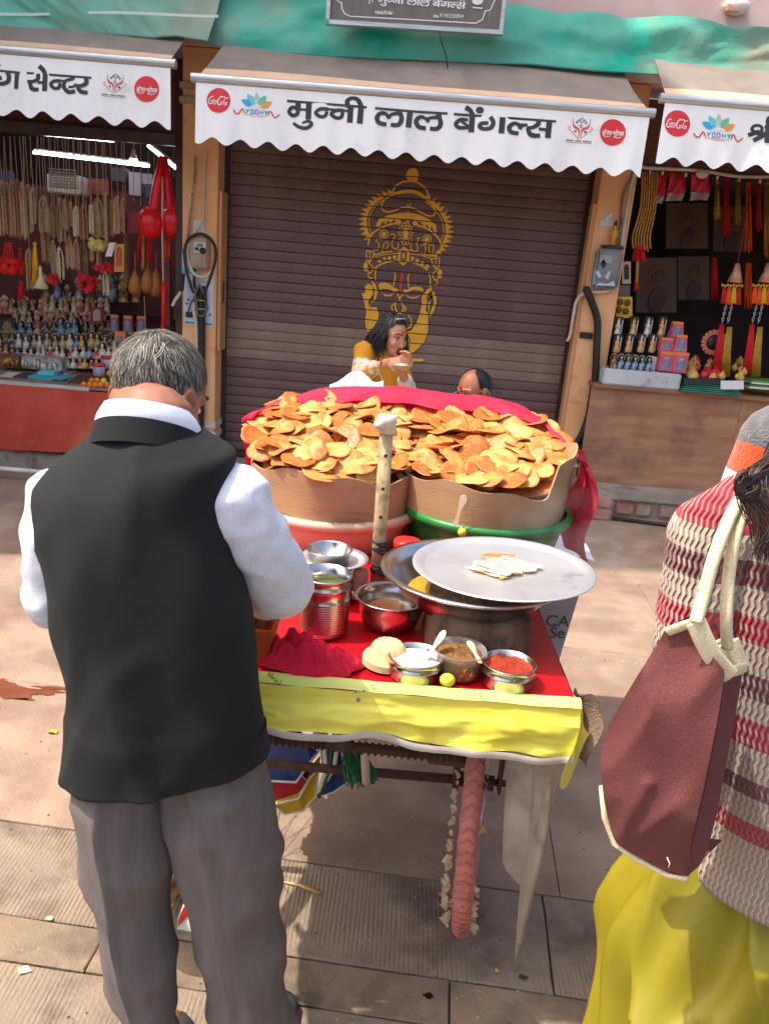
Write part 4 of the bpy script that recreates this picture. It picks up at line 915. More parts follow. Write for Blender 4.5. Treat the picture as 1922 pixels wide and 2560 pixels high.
# puri shapes
m_puri = [M('puri_gold', (208, 141, 68), (172, 92, 34), 22, .5, lo=.38, hi=.68, bump=.5, bsc=55, sss=.1, c3=(140, 64, 22), sc3=30, lo3=.58, hi3=.78),
          M('puri_orange', (200, 112, 42), (170, 76, 22), 18, .45, bump=.5, bsc=50, sss=.1, c3=(206, 146, 74), sc3=28, lo3=.56, hi3=.75),
          M('puri_pale', (218, 166, 96), (194, 126, 60), 16, .55, bump=.5, bsc=50, sss=.1, c3=(156, 80, 30), sc3=26, lo3=.62, hi3=.8)]
PR = random.Random(21); puri_me = []
for vi in range(10):
    mb = MB(); nr, na = 6, 22; ph = [PR.uniform(0, 6.28) for _ in range(8)]; r0 = PR.uniform(.041, .050); el = PR.uniform(.92, 1.0); dome = PR.uniform(.002, .009); fold = PR.choice((0, .002, .006, -.003, .014))
    def pf(rr, a, top):
        q = r0 * rr * (1 + .05 * sin(3 * a + ph[0]) + .035 * sin(5 * a + ph[1]) + .02 * sin(9 * a + ph[2]) * rr)
        x, y = q * cos(a), q * sin(a) * el
        z = .002 * sin(x * 70 + ph[3]) * rr + .002 * sin(y * 90 + ph[4]) * rr + fold * (x / r0) ** 2 + .0025 * sin(2 * a + ph[5]) * rr ** 2
        th_ = (dome * (1 - rr ** 2.4) + .0012) + .0022 * sin(x * 210 + ph[6]) * sin(y * 190 + ph[7]) * (1 - rr)
        return V(x, y, z + (th_ if top else -.3 * th_))
    rings = []
    for i in range(1, nr + 1): rings.append([pf(i / nr, 2 * pi * k / na, True) for k in range(na)])
    for i in range(nr, 0, -1): rings.append([pf(i / nr, 2 * pi * k / na, False) for k in range(na)])
    mb.loft(rings); o = mb.build('puri', m_puri[(0, 1, 0, 2, 0, 1, 2, 0, 0, 2)[vi]], None, True, (0, 0, 0)); puri_me.append(o.data); bpy.data.objects.remove(o)
def heap_z(x, y):
    # front edge of the heap sits at the collar tops, rises to the back
    v = (y - 1.97) / .44; d1 = ((x - XTL) / .27) ** 2; d2 = ((x - XTR) / .26) ** 2; dd = min(d1, d2)
    dip = .045 * math.exp(-((x - .065) / .07) ** 2)
    return 1.086 + .086 * max(0, v) - .02 * dd - dip * (1 - v * .6)
pts = []; y = 1.985; rowi = 0
while y < 2.46:
    x = -.44 + (rowi % 2) * .03
    while x < .56:
        px, py = x + PR.uniform(-.018, .018), y + PR.uniform(-.012, .012)
        inL = ((px - XTL) / .215) ** 2 + ((py - YT) / .222) ** 2 < 1; inR = ((px - XTR) / .215) ** 2 + ((py - YT) / .222) ** 2 < 1
        if inL or inR or (py > 2.16 and -.40 < px < .52): pts.append((px, py, inL and (not inR or px < .065)))
        x += .052
    y += .0245; rowi += 1
PR.shuffle(pts); pts = pts[:292]
for (px, py, left) in pts:
    o = bpy.data.objects.new('puri', puri_me[PR.randrange(10)]); COL.objects.link(o)
    s_ = PR.uniform(.88, 1.12); o.scale = (s_, s_, s_)
    tilt = radians(PR.gauss(15, 14)); o.rotation_euler = (Euler((tilt, radians(PR.gauss(0, 13)), 0)).to_matrix() @ Euler((0, 0, PR.uniform(0, 6.28))).to_matrix()).to_euler()
    o.location = (px, py, heap_z(px, py) + PR.uniform(-.020, .026))
    if left: tag(o, 'golden fried puri in the heap above the pink tub', 'puri', 'fried puris heaped in the left tub')
    else: tag(o, 'golden fried puri in the heap above the green tub', 'puri', 'fried puris heaped in the right tub')
# the deeper layer, seen only through gaps
ul = MB(); UR = random.Random(9)
for i in range(420):
    a = UR.uniform(0, 6.28); q = .19 * math.sqrt(UR.random()); xc = UR.choice((XTL, XTR)); px, py = xc + q * cos(a), YT + q * sin(a); me = puri_me[UR.randrange(10)]
    mt_ = Matrix.Translation((px, py, heap_z(px, py) - UR.uniform(.02, .055))) @ Euler((radians(UR.gauss(25, 20)), radians(UR.gauss(0, 18)), UR.uniform(0, 6.28))).to_matrix().to_4x4()
    ul.add([mt_ @ v.co for v in me.vertices], [tuple(p.vertices) for p in me.polygons])
tag(ul.build('puri_layer', m_puri[1]), 'deeper layer of fried puris packed under both heaps', 'puris', None, 'stuff')
# bright pink-red cloth thrown over the heap
def clf(u, v):
    # front edge (v=0) -> ridge -> back
    fx = [(522, 915, 2.34), (560, 895, 2.38), (640, 872, 2.42), (760, 864, 2.44), (900, 876, 2.45), (1040, 890, 2.45), (1120, 902, 2.43), (1180, 925, 2.39), (1222, 972, 2.3)]
    tx = [(524, 912, 2.36), (620, 858, 2.46), (740, 834, 2.5), (860, 834, 2.52), (960, 848, 2.52), (1060, 858, 2.52), (1120, 872, 2.5), (1180, 915, 2.44), (1218, 950, 2.34)]
    kx = u * 8; i = min(int(kx), 7); f = kx - i
    a = at(*fx[i]).lerp(at(*fx[i + 1]), f); b = at(*tx[i]).lerp(at(*tx[i + 1]), f)
    w_ = .006 * sin(u * 31 + v * 3) + .004 * sin(u * 67)
    if v < .4: p = a.lerp(b, v / .4); p.z += .012 * sin(v / .4 * pi) + w_ * .5; p.y += w_
    else:
        q = (v - .4) / .6; p = b + V(0, .10 * q + w_, -.33 * q * q - .03 * q)
    return p
tag(MB().grid(clf, 80, 20).build('cover_cloth', m_pinkcloth), 'bright pinkish red cloth draped over the back of the puri heap', 'cloth')
def clr(u, v):
    p = V(.548 + .05 * u + .02 * sin(v * 7) + .012 * sin(u * 11 + v * 4), 2.10 + .3 * u, 1.13 - (.32 + .03 * sin(u * 7)) * v + .01 * sin(u * 17) * v); p.x += .045 * v * sin(u * 5 + 1) + .03 * v; return p
tag(MB().grid(clr, 24, 20).build('cover_cloth', M('red_net', (196, 30, 56), (176, 24, 48), 20, .8, bump=.4, bsc=150, transl=.25)), 'dark red ragged cloth hanging beside the green tub', 'cloth')
tag(MB().grid(lambda u, v: at(712 + 116 * u, 840 - 34 * sin(min(1, u * 1.25) * pi * .72 + .25) * v + 6 * sin(u * 9) * v, 2.62 + .02 * sin(u * 13) + .05 * v), 24, 8).build('white_cloth', M('white_cotton', (226, 224, 232), (208, 206, 216), 6, .8, bump=.3, bsc=20)), 'white crumpled cloth behind the pinkish red cover', 'cloth')
# printed sack standing behind right
sk = thing('printed_sack', 'grey and white printed sack standing behind the cart at right', 'sack', (.63, 2.6, 0))
def srect(x0_, x1_, y0_, y1_, z): return [V(x0_, y0_, z), V(x1_, y0_, z), V(x1_, y1_, z), V(x0_, y1_, z)]
MB().loft([srect(.50, .63, 2.48, 2.74, .02), srect(.46, .665, 2.46, 2.77, .4), srect(.43, .70, 2.44, 2.80, .73), srect(.43, .70, 2.44, 2.80, .735)]).build('body', M('sack_grey', (170, 166, 168), (120, 116, 118), 4, .6, bump=.2), sk, False, bevel=.01)
MB().grid(lambda u, v: V(.44 + .28 * u, 2.45 + .34 * v, .742 + .05 * sin(u * pi) * sin(v * pi) + .006 * sin(u * 17 + v * 9)), 14, 14).build('white_top', M('sack_white', (226, 226, 232), (200, 200, 210), 8, .6), sk)
for s_, (x, y) in (('CA', (1176, 1352)), ('Se', (1184, 1378))):
    p = at(x, y, 2.452); text_mesh(s_, 'lettering', m_ink, sk, p, V(1, 0, .06).normalized(), V(0, 0, 1), .06)
# ================================================================== vessels and food on the bed
def lat(name, prof, c, mt, par, n=40, cap=False): return MB().lathe(prof, c, n, cap).build(name, mt, par)
# wooden block stove
bx = thing('wooden_block', 'scorched old wooden stump carrying the steel basin', 'block', (.22, 1.56, ZB))
rings = []
for z_, k_ in ((ZB, 1.02), (.866, 1), (.885, .99), (.905, .985), (.922, .98), (.934, .95)):
    rings.append([V(.222 + .114 * k_ * abs(cos(a)) ** .62 * (1 if cos(a) > 0 else -1) + q_ * cos(a), 1.563 + .125 * k_ * abs(sin(a)) ** .62 * (1 if sin(a) > 0 else -1) + q_ * sin(a), z_ + .004 * sin(a * 5)) for a in [2 * pi * i / 96 for i in range(96)] for q_ in (.0035 * noise.noise(V(a * 9, z_ * 6, 1)) - .004 * max(0, noise.noise(V(a * 22, z_ * 3, 4))),)])
MB().loft(rings).build('stump', M('stump_wood', (124, 102, 82), (92, 74, 60), 16, .95, bump=.9, bsc=60, stretch=(1, 1, .15), c3=(44, 36, 31), sc3=9, lo3=.54, hi3=.7), bx)
bs_ = thing('steel_basin', 'wide steel basin with an oil stained rim under the flat plate', 'basin', (.205, 1.60, .92))
cb = (.205, 1.605, 0)
lat('bowl', [(.0, .902), (.09, .903), (.135, .922), (.165, .955), (.183, .985), (.190, .990), (.203, .990), (.2045, .987), (.203, .984), (.188, .983), (.168, .952), (.138, .918)], cb, m_steel, bs_, 64)
lat('oil_film', [(.0, .93), (.14, .93)], cb, M('turmeric_oil', (206, 156, 20), (170, 120, 14), 12, .2), bs_, 40)
pt = thing('steel_plate', 'large flat steel plate covering the basin and carrying wooden spoons', 'plate', (.272, 1.60, 1.0))
tl = Matrix.Translation((.272, 1.60, 1.0)) @ Matrix.Rotation(radians(-.5), 4, 'X') @ Matrix.Rotation(radians(-2.0), 4, 'Y')
mb = MB().lathe([(.0, .001), (.17, .001), (.176, .002), (.184, .007), (.198, .0085), (.2015, .0075), (.2015, .0055), (.198, .0055), (.184, .003), (.175, -.001), (.0, -.001)], (0, 0, 0), 72, False); mb.v = [tl @ p for p in mb.v]; mb.build('dish', m_steel2, pt)
# wooden spoons
m_spoon = M('birch', (240, 222, 190), (226, 202, 164), 14, .6, stretch=(1, 8, 1))
def spoon_mesh(L=.088):
    mb = MB(); o_ = []; n = 16
    prof = [(0, .0045), (.06, .0062), (.25, .0048), (.5, .0042), (.62, .006), (.75, .0095), (.88, .010), (.96, .007), (1, .001)]
    up_ = [V((t - .5) * L, w_, 0) for t, w_ in prof]; dn_ = [V((t - .5) * L, -w_, 0) for t, w_ in reversed(prof)]; return MB().prism(up_ + dn_, (0, 0, .0016))
sm_o = spoon_mesh().build('wooden_spoon', m_spoon, None, False, (0, 0, 0)); sme = sm_o.data; bpy.data.objects.remove(sm_o)
SR = random.Random(4)
def spoon(loc, rot, label, group=None):
    o = bpy.data.objects.new('wooden_spoon', sme); COL.objects.link(o); o.location = loc; o.rotation_euler = rot; return tag(o, label, 'spoon', group)
for i in range(26):
    lay = i // 9; q = i % 9
    p = tl @ V(-.045 + .011 * q + SR.uniform(-.006, .006) + lay * .004, -.030 + .0075 * q - lay * .006 + SR.uniform(-.010, .010), .004 + lay * .0035 + SR.uniform(0, .001))
    spoon(p, (SR.uniform(-.1, .1), SR.uniform(-.06, .06), radians(-32 + SR.uniform(-14, 10))), 'flat wooden spoon in the pile on the steel plate', 'wooden spoons piled on the plate')
for i in range(4):
    p = tl @ V(-.012 + .004 * i, .052 + .003 * i, .006 + .002 * i)
    b_ = MB().box((-.036, -.0022, 0), (.036, .0022, .002)); o = b_.build('wooden_stick', M('stick_tan', (206, 160, 100), (190, 140, 84), 30, .7), None, False, (0, 0, 0)); o.location = p; o.rotation_euler = (0, 0, radians(-8 + 5 * i)); tag(o, 'thin wooden stick above the spoons on the plate', 'stick', 'wooden sticks on the plate')
tag(MB().sph(tl @ V(-.012, -.072, .006), (.006, .004, .003), 8, 6).build('crumb', M('ochre_bit', (214, 170, 60))), 'yellow crumb on the steel plate below the spoons', 'crumb')
# steel canisters
def ribprof(r, z0, z1, nr):
    P = [(r * .93, z0), (r, z0 + .006)]
    for i in range(nr):
        z = z0 + .012 + (z1 - z0) * .52 * i / nr; P += [(r, z), (r + .0012, z + .0018), (r, z + .0036)]
    return P
c1 = thing('steel_canister', 'ribbed steel canister with green chutney standing before the bamboo pole', 'canister', (-.115, 1.53, ZB)); c = (-.115, 1.53, 0); r = .056
lat('body', [(0, ZB)] + ribprof(r, ZB, .985, 13) + [(r, .955), (r + .002, .957), (r + .002, .961), (r, .963), (r, .977), (r + .003, .979), (r + .003, .983), (r - .001, .983), (r - .002, .95), (r - .002, .90)], c, m_steel, c1, 48)
lat('chutney', [(0, .945), (r - .002, .945)], c, M('green_chutney', (92, 104, 44), (70, 80, 30), 30, .3), c1)
MB().tube([V(-.115 + r + .003, 1.53, .945), V(-.115 + r + .008, 1.53, .94), V(-.115 + r + .004, 1.53, .93)], .0025, 6).build('lug', m_steel, c1)
c2 = thing('steel_canister', 'tall steel canister carrying a steel lid bowl and cup', 'canister', (-.11, 1.70, ZB)); c = (-.115, 1.71, 0); r = .058
lat('body', [(0, ZB), (r, ZB + .003), (r, .908), (r + .002, .910), (r + .002, .914), (r, .916), (r, .938), (r - .002, .938), (r - .002, .9)], c, m_steel, c2, 48)
lp = thing('steel_saucer', 'steel saucer lid resting on the rear canister', 'lid', (-.115, 1.71, .96))
lat('dish', [(0, .931), (.05, .9395), (.066, .948), (.079, .951), (.08, .953), (.066, .9505), (.05, .942), (0, .934)], (-.108, 1.71, 0), m_steel2, lp, 48)
cu = thing('steel_cup', 'small steel cup on the lid of the rear canister', 'cup', (-.115, 1.71, .97))
lat('wall', [(0, .938), (.047, .940), (.052, .970), (.055, .972), (.055, .9745), (.053, .9745), (.05, .970), (.046, .944), (0, .943)], (-.122, 1.71, 0), m_steel, cu, 48)
MB().box((-.075, 1.70, ZB), (-.025, 1.72, .93)).build('post_block', m_wood_old, cart, False, bevel=.004)
# steel bowl
sb2 = thing('steel_bowl', 'open steel bowl with brown tamarind water between canister and block', 'bowl', (.031, 1.59, ZB)); c = (.031, 1.585, 0)
lat('bowl', [(0, ZB + .001), (.05, ZB + .002), (.062, ZB + .010), (.071, .895), (.0735, .918), (.083, .922), (.0838, .920), (.075, .9155), (.0725, .894), (.063, ZB + .012), (.05, ZB + .005), (0, ZB + .004)], c, m_steel, sb2, 56)
lat('water', [(0, .882), (.067, .882)], c, M('tamarind', (86, 52, 34), (110, 70, 44), 14, .15), sb2)
# round tins of spice
def tin(name, label, x, y, r, h, fill, fc, cat_='tin', mt=None, tilt=0):
    t = thing(name, label, cat_, (x, y, ZB)); z = ZB
    lat('wall', [(0, z + .001), (r * .98, z + .001), (r, z + .006), (r, z + h * .55), (r + .002, z + h * .58), (r + .002, z + h * .64), (r, z + h * .67), (r, z + h - .003), (r + .0025, z + h - .0015), (r + .002, z + h), (r - .0015, z + h), (r - .0025, z + h * .3)], (x, y, 0), mt or m_steel, t, 48)
    fr_ = random.Random(int(x * 1000)); ph = [fr_.uniform(0, 6) for _ in range(4)]
    mb = MB(); rings = []
    for i in range(1, 9):
        q = i / 8 * (r - .003); rings.append([V(x + q * cos(a), y + q * sin(a), z + h * .72 + .006 * (1 - i / 8) + .0035 * sin(q * 140 * cos(a) + ph[0]) * sin(q * 120 * sin(a) + ph[1]) + fr_.uniform(-.0012, .0012)) for a in [2 * pi * k_ / 28 for k_ in range(28)]])
    mb.loft(rings, True, False).build(fill, fc, t)
    return t
m_salt = M('salt', (238, 238, 240), (222, 222, 226), 90, .7, bump=.6, bsc=300); m_cumin = M('cumin', (148, 104, 58), (112, 76, 40), 120, .9, bump=.8, bsc=260); m_chili = M('chili', (176, 62, 22), (140, 38, 12), 140, .9, bump=.8, bsc=300)
tS = tin('salt_tin', 'round steel tin of white salt with a wooden spoon in it', .0855, 1.368, .0535, .042, 'salt_fill', m_salt)
tC = tin('chili_tin', 'round steel tin of red chili powder at the right front corner', .268, 1.364, .0515, .046, 'chili_fill', m_chili)
m_clear = M('clear_plastic', (222, 214, 204), rough=.12, transm=.8, ior=1.3)
cp_ = thing('spice_tub', 'clear plastic tub of brown cumin powder printed with coloured triangles', 'tub', (.172, 1.385, ZB)); z = ZB; c = (.172, 1.385, 0)
lat('wall', [(0, z + .002), (.042, z + .002), (.0475, z + .05), (.052, z + .052), (.053, z + .056), (.051, z + .056), (.0465, z + .051), (.041, z + .004)], c, m_clear, cp_, 44)
mb = MB(); rings = []; fr_ = random.Random(3)
for i in range(0, 9):
    if i == 0: rings.append([V(c[0] + .040 * cos(a), c[1] + .040 * sin(a), z + .004) for a in [2 * pi * k_ / 28 for k_ in range(28)]])
    q = (8 - i) / 8 * .0445
    if q > 0: rings.append([V(c[0] + q * cos(a), c[1] + q * sin(a), z + .045 + .012 * (i / 8) * (.6 + .6 * cos(a - 2.4)) + fr_.uniform(-.002, .002)) for a in [2 * pi * k_ / 28 for k_ in range(28)]])
mb.loft(rings).build('cumin_fill', m_cumin, cp_)
cols = [(200, 60, 40), (226, 180, 60), (40, 100, 90), (60, 60, 70), (190, 90, 50)]
for i in range(10):
    row_, q = i // 4, i % 4; a0_ = radians(-100 + q * 14 + row_ * 7); a1_ = a0_ + radians(13); za_ = z + .034 - row_ * .010; rr_3 = .0475
    f3 = lambda a, zz_: V(c[0] + (rr_3 - (z + .05 - zz_) * .11) * cos(a), c[1] + (rr_3 - (z + .05 - zz_) * .11) * sin(a), zz_)
    MB().add([f3(a0_, za_), f3(a1_, za_), f3((a0_ + a1_) / 2, za_ - .010)] if i % 2 else [f3(a0_, za_ - .010), f3(a1_, za_ - .010), f3((a0_ + a1_) / 2, za_)], [(0, 1, 2)]).build('triangle_print', M('tri_%d' % (i % 5), cols[i % 5]), cp_, False)
spoon(V(.118, 1.372, .905), (radians(0), radians(-58), radians(24)), 'wooden spoon standing in the white salt')
wsp = spoon(V(.198, 1.365, .909), (radians(20), radians(-28), radians(118)), 'short pale wooden spoon stuck in the brown cumin powder'); wsp.scale = (.6, 1, 1.5)
def lemon(p, r, label, cut=False):
    mb = MB().sph(p, (r * 1.12, r, r * .92), 16, 10); o = mb.build('lemon', M('lemon', (206, 206, 60), (190, 186, 48), 12, .45, bump=.3, bsc=120)); return tag(o, label, 'lemon')
lemon(V(.148, 1.330, ZB + .013), .014, 'yellow lemon lying between the salt tin and the spice tub')
# pale leaf-pulp bowls, stacked upside down
ds = thing('bowl_stack', 'stack of beige pulp bowls turned upside down beside the salt tin', 'bowls', (.03, 1.42, ZB)); m_pulp = M('pulp', (216, 184, 138), (202, 166, 120), 10, .85, bump=.15, bsc=70)
for i in range(4):
    mb = MB(); rings = []; zz = ZB + .004 + i * .004
    for rr_4, z_ in ((.050, 0), (.0485, .003), (.040, .006), (.034, .020), (.028, .030), (.020, .032), (.014, .0305), (.004, .031)):
        rings.append([V(.030 + rr_4 * (1 + (.035 * sin(14 * a) if .01 < z_ < .031 else 0)) * cos(a), 1.40 + rr_4 * (1 + (.035 * sin(14 * a) if .01 < z_ < .031 else 0)) * sin(a), zz + z_) for a in [2 * pi * k_ / 56 for k_ in range(56)]])
    mb.loft(rings, False, True).build('pulp_bowl', m_pulp, ds)
# crumpled red rag
rg = MB()
def ragf(u, v):
    a = 2 * pi * u; q = v; x = -.118 + .098 * q * cos(a) + .012 * sin(5 * a) * q; y = 1.366 + .052 * q * sin(a)
    w1, w2 = noise.noise(V(x * 20, y * 20, 3)), noise.noise(V(x * 20 + 9, y * 20, 13)); X_, Y_ = x + .02 * w1, y + .02 * w2
    r1 = (1 - abs(noise.noise(V(X_ * 30, Y_ * 30, 1)))) ** 3; r2 = (1 - abs(noise.noise(V(X_ * 58 + 5, Y_ * 58, 7)))) ** 3; e = 1 - q ** 5
    z = ZB + .003 + (.026 * (1 - q ** 2) + .034 * r1 * e + .014 * r2 * e) * (1 + .35 * cos(a + 2.8)) * .9
    return V(x + .010 * w2 * q, y + .008 * w1, z)
rg.grid(ragf, 150, 60)
tag(rg.build('rag', M('crimson_rag', (216, 24, 62), (198, 14, 48), 10, .85, bump=.3, bsc=120)), 'crumpled crimson rag on the cart front left of the pulp bowls', 'cloth')
# orange box and things near the hand
ob = thing('plastic_box', 'open translucent orange plastic box at the left front of the bed', 'box', (-.245, 1.40, ZB))
def rr2(x0_, x1_, y0_, y1_, z_): return [V(x0_, y0_, z_), V(x1_, y0_, z_), V(x1_, y1_, z_), V(x0_, y1_, z_)]
m_obox = M('orange_plastic', (206, 112, 52), (196, 100, 44), 8, .4, transl=.3)
MB().loft([rr2(-.285, -.205, 1.355, 1.455, ZB), rr2(-.295, -.196, 1.345, 1.465, .925), rr2(-.29, -.20, 1.35, 1.46, .925), rr2(-.28, -.21, 1.36, 1.45, ZB + .004)], False, True).build('wall', m_obox, ob, False, bevel=.003)
MB().loft([rr2(-.30, -.191, 1.34, 1.47, .919), rr2(-.30, -.191, 1.34, 1.47, .927), rr2(-.29, -.20, 1.35, 1.46, .9272), rr2(-.29, -.20, 1.35, 1.46, .919)], False, False).build('rim', m_obox, ob, False)
# jar with red lid, bag of sev behind the basin
j = thing('jar', 'clear jar with a red screw lid behind the bamboo pole', 'jar', (.066, 1.90, ZB))
lat('glass', [(0, ZB), (.03, ZB + .002), (.033, .91), (.03, .925)], (.066, 1.90, 0), m_clear, j); lat('lid', [(.0, .945), (.034, .945), (.036, .941), (.036, .924), (.03, .924)], (.066, 1.90, 0), M('lid_red', (214, 40, 36), rough=.35), j)
sv = thing('sev_bag', 'plastic bag of brown fried vermicelli behind the steel bowl', 'snack bag', (.055, 1.80, ZB)); svr = random.Random(8); mb = MB()
for i in range(260):
    a, b = svr.uniform(0, 6.28), svr.uniform(-.3, .3); p = V(.06 + svr.uniform(-.058, .058), 1.80 + svr.uniform(-.05, .05), ZB + .012 + svr.uniform(0, .045)); d = V(cos(a), sin(a), b) * .014
    mb.tube([p - d, p + V(0, 0, .003), p + d], .0011, 4, False)
o = mb.build('vermicelli', M('sev', (188, 130, 74), (160, 104, 54), 50, .7), sv); o['kind'] = 'stuff'
MB().sph((.06, 1.80, ZB + .03), (.062, .054, .034), 18, 10).build('sev_mass', M('sev_mass', (170, 116, 64), (140, 92, 48), 60, .8, bump=1, bsc=160), sv)
# lemon hanging by a thread and spoon at the green tub
p = at(998, 1150, 1.94); hl = thing('lemon', 'small lemon hung on a thread before the green tub', 'lemon', tuple(p)); MB().sph(p, (.012, .012, .013)).build('fruit', MATS['lemon'], hl); MB().tube([p + V(0, 0, .012), p + V(.004, .0, .022)], .002, 5).build('stalk', M('leaf_green', (90, 130, 50)), hl)
p = at(993, 1102, 1.955); sp_o = spoon(p, (radians(90), radians(-80), 0), 'wooden spoon stuck upright at the rim of the green tub')
# ================================================================== left stall goods
GR = random.Random(31)
zl4 = zf(0, 320, 580, 1661); zl5 = zf(0, 660, 580, 1661)
def a4(x, y, Y): return at(*zl4(x, y), Y)
def a5(x, y, Y): return at(*zl5(x, y), Y)
# counter and its red cloth
ct = thing('stall_counter', 'left stall counter with red cloth front and metal edge', 'counter', (-2.9, 5.9, 0))
zc = at(0, 822, 5.5).z
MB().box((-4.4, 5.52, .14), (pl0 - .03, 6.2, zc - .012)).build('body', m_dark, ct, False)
MB().box((-4.4, 5.49, zc - .012), (pl0 - .03, 6.25, zc)).build('top', M('counter_top', (150, 134, 120), (120, 104, 96), 5, .5), ct, False)
MB().box((-4.4, 5.48, zc - .022), (at(193, 842, 5.48).x, 5.5, zc + .006)).build('metal_edge', m_alu, ct, False, bevel=.002)
tag(MB().grid(lambda u, v: V(-4.4 + (pl0 - .02 + 4.4) * u, 5.475 - .02 * v + .008 * sin(u * 60) * v + .006 * sin(u * 23 + v * 2), (zc - .02) * (1 - v) + .17 * v + .012 * sin(u * 9) * v), 90, 8).build('counter_cloth', M('rust_cloth', (190, 76, 56), (172, 62, 46), 4, .85, bump=.1, bsc=60, weave=900, wb=.1, c3=(196, 96, 70), sc3=2)), 'rust red cloth hanging over the left stall counter front', 'cloth')
# tubes and bulbs
m_lamp = M('tube_light', (226, 232, 255), emis=11); m_warm = M('bulb_glow', (255, 232, 190), emis=5)
def tubelamp(p, q, label):
    t = thing('tube_light', label, 'lamp', tuple(p)); MB().tube([p, q], .011, 10).build('tube', m_lamp, t)
    d = (q - p).normalized(); MB().tube([p + V(0, .02, .022), q + V(0, .02, .022)], .014, 8).build('batten', m_white_pl, t)
tubelamp(at(-60, 276, 6.7), at(246, 304, 6.7), 'upper bluish white tube light near the lintel of the left stall')
tubelamp(at(73, 329, 7.2), at(323, 359, 7.2), 'lower long bluish white tube light in the left stall')
tubelamp(at(321, 315, 6.6), at(380, 363, 6.3), 'slanting white tube light at the right end of the left stall')
def bulb(x, y, Y, r, lit, label, cordtop):
    p = at(x, y, Y); t = thing('bulb', label, 'bulb', tuple(p))
    MB().lathe([(.0, -r * 1.25), (r * .7, -r * 1.05), (r, -.3 * r), (r * .95, .2 * r)], p, 18).build('globe', m_warm if lit else m_pvc, t)
    MB().lathe([(r * .95, .2 * r), (r * .75, r * 1.0), (r * .4, r * 1.6), (r * .4, r * 2.3)], p, 18).build('socket', m_white_pl, t)
    MB().tube([p + V(0, 0, r * 2.3), at(cordtop[0], cordtop[1], Y)], .003, 5).build('cord', M('cord_tan', (176, 146, 110)), t)
bulb(316, 742, 5.95, .034, True, 'lit white bulb hanging low in the left stall', (312, 640))
bulb(289, 345, 6.2, .03, True, 'white bulb in its holder under the ceiling of the left stall', (289, 300))
# dark display wall and stepped shelves
bk = thing('display_shelves', 'dark stepped display shelves of the left stall', 'shelves', (-2.6, 6.9, zc))
rowsY = [(748, 6.12), (680, 6.26), (610, 6.40), (540, 6.54), (455, 6.70), (375, 6.86), (290, 7.0)]
for (y, Y) in rowsY[1:]:
    p = a5(400, y + 6, Y); MB().box((-4.2, Y - .06, p.z - .02), (pl0 - .06, Y + .08, p.z)).build('shelf', m_dark, bk, False)
MB().box((-4.2, 7.12, .5), (pl0 - .06, 7.16, 2.1)).build('back_board', M('maroon_board', (112, 52, 48), (84, 40, 40), 5, .6), bk, False)
# upper wall cupboards, boxes
for (x0_, y0_, x1_, y1_, Y, c) in ((925, 320, 1010, 480, 7.1, (206, 200, 204)), (1025, 330, 1090, 400, 7.1, (196, 192, 198)), (1040, 400, 1100, 500, 7.1, (90, 90, 110)), (0, 300, 60, 470, 7.1, (70, 64, 90)), (600, 370, 780, 470, 7.1, (150, 70, 62)), (800, 290, 900, 380, 7.1, (80, 76, 80))):
    p, q = a4(x0_, y1_, Y), a4(x1_, y0_, Y); tag(MB().box((p.x, Y, p.z), (q.x, Y + .12, q.z)).build('carton', M('carton_%d' % c[0], c, rough=.6), None, False, bevel=.004), {206: 'white carton stack high on the left stall wall', 196: 'small white carton beside the white stack', 90: 'slate blue carton under the small white carton', 70: 'dark blue carton at the far left of the stall', 150: 'brick red carton row on the upper shelf', 80: 'grey carton under the tube light'}[c[0]], 'carton')
ac = thing('wall_unit', 'white slatted wall unit hanging behind the bead strings', 'air conditioner', tuple(a4(470, 450, 6.9)))
p, q = a4(340, 460, 6.9), a4(570, 340, 6.9); MB().box((p.x, 6.9, p.z), (q.x, 7.1, q.z)).build('case', M('ac_white', (206, 200, 186), rough=.5), ac, False, bevel=.01)
for i in range(7): z_ = p.z + .05 + i * .022; MB().box((p.x + .02, 6.894, z_), (q.x - .02, 6.9, z_ + .008)).build('slat', M('ac_slat', (120, 110, 104)), ac, False)
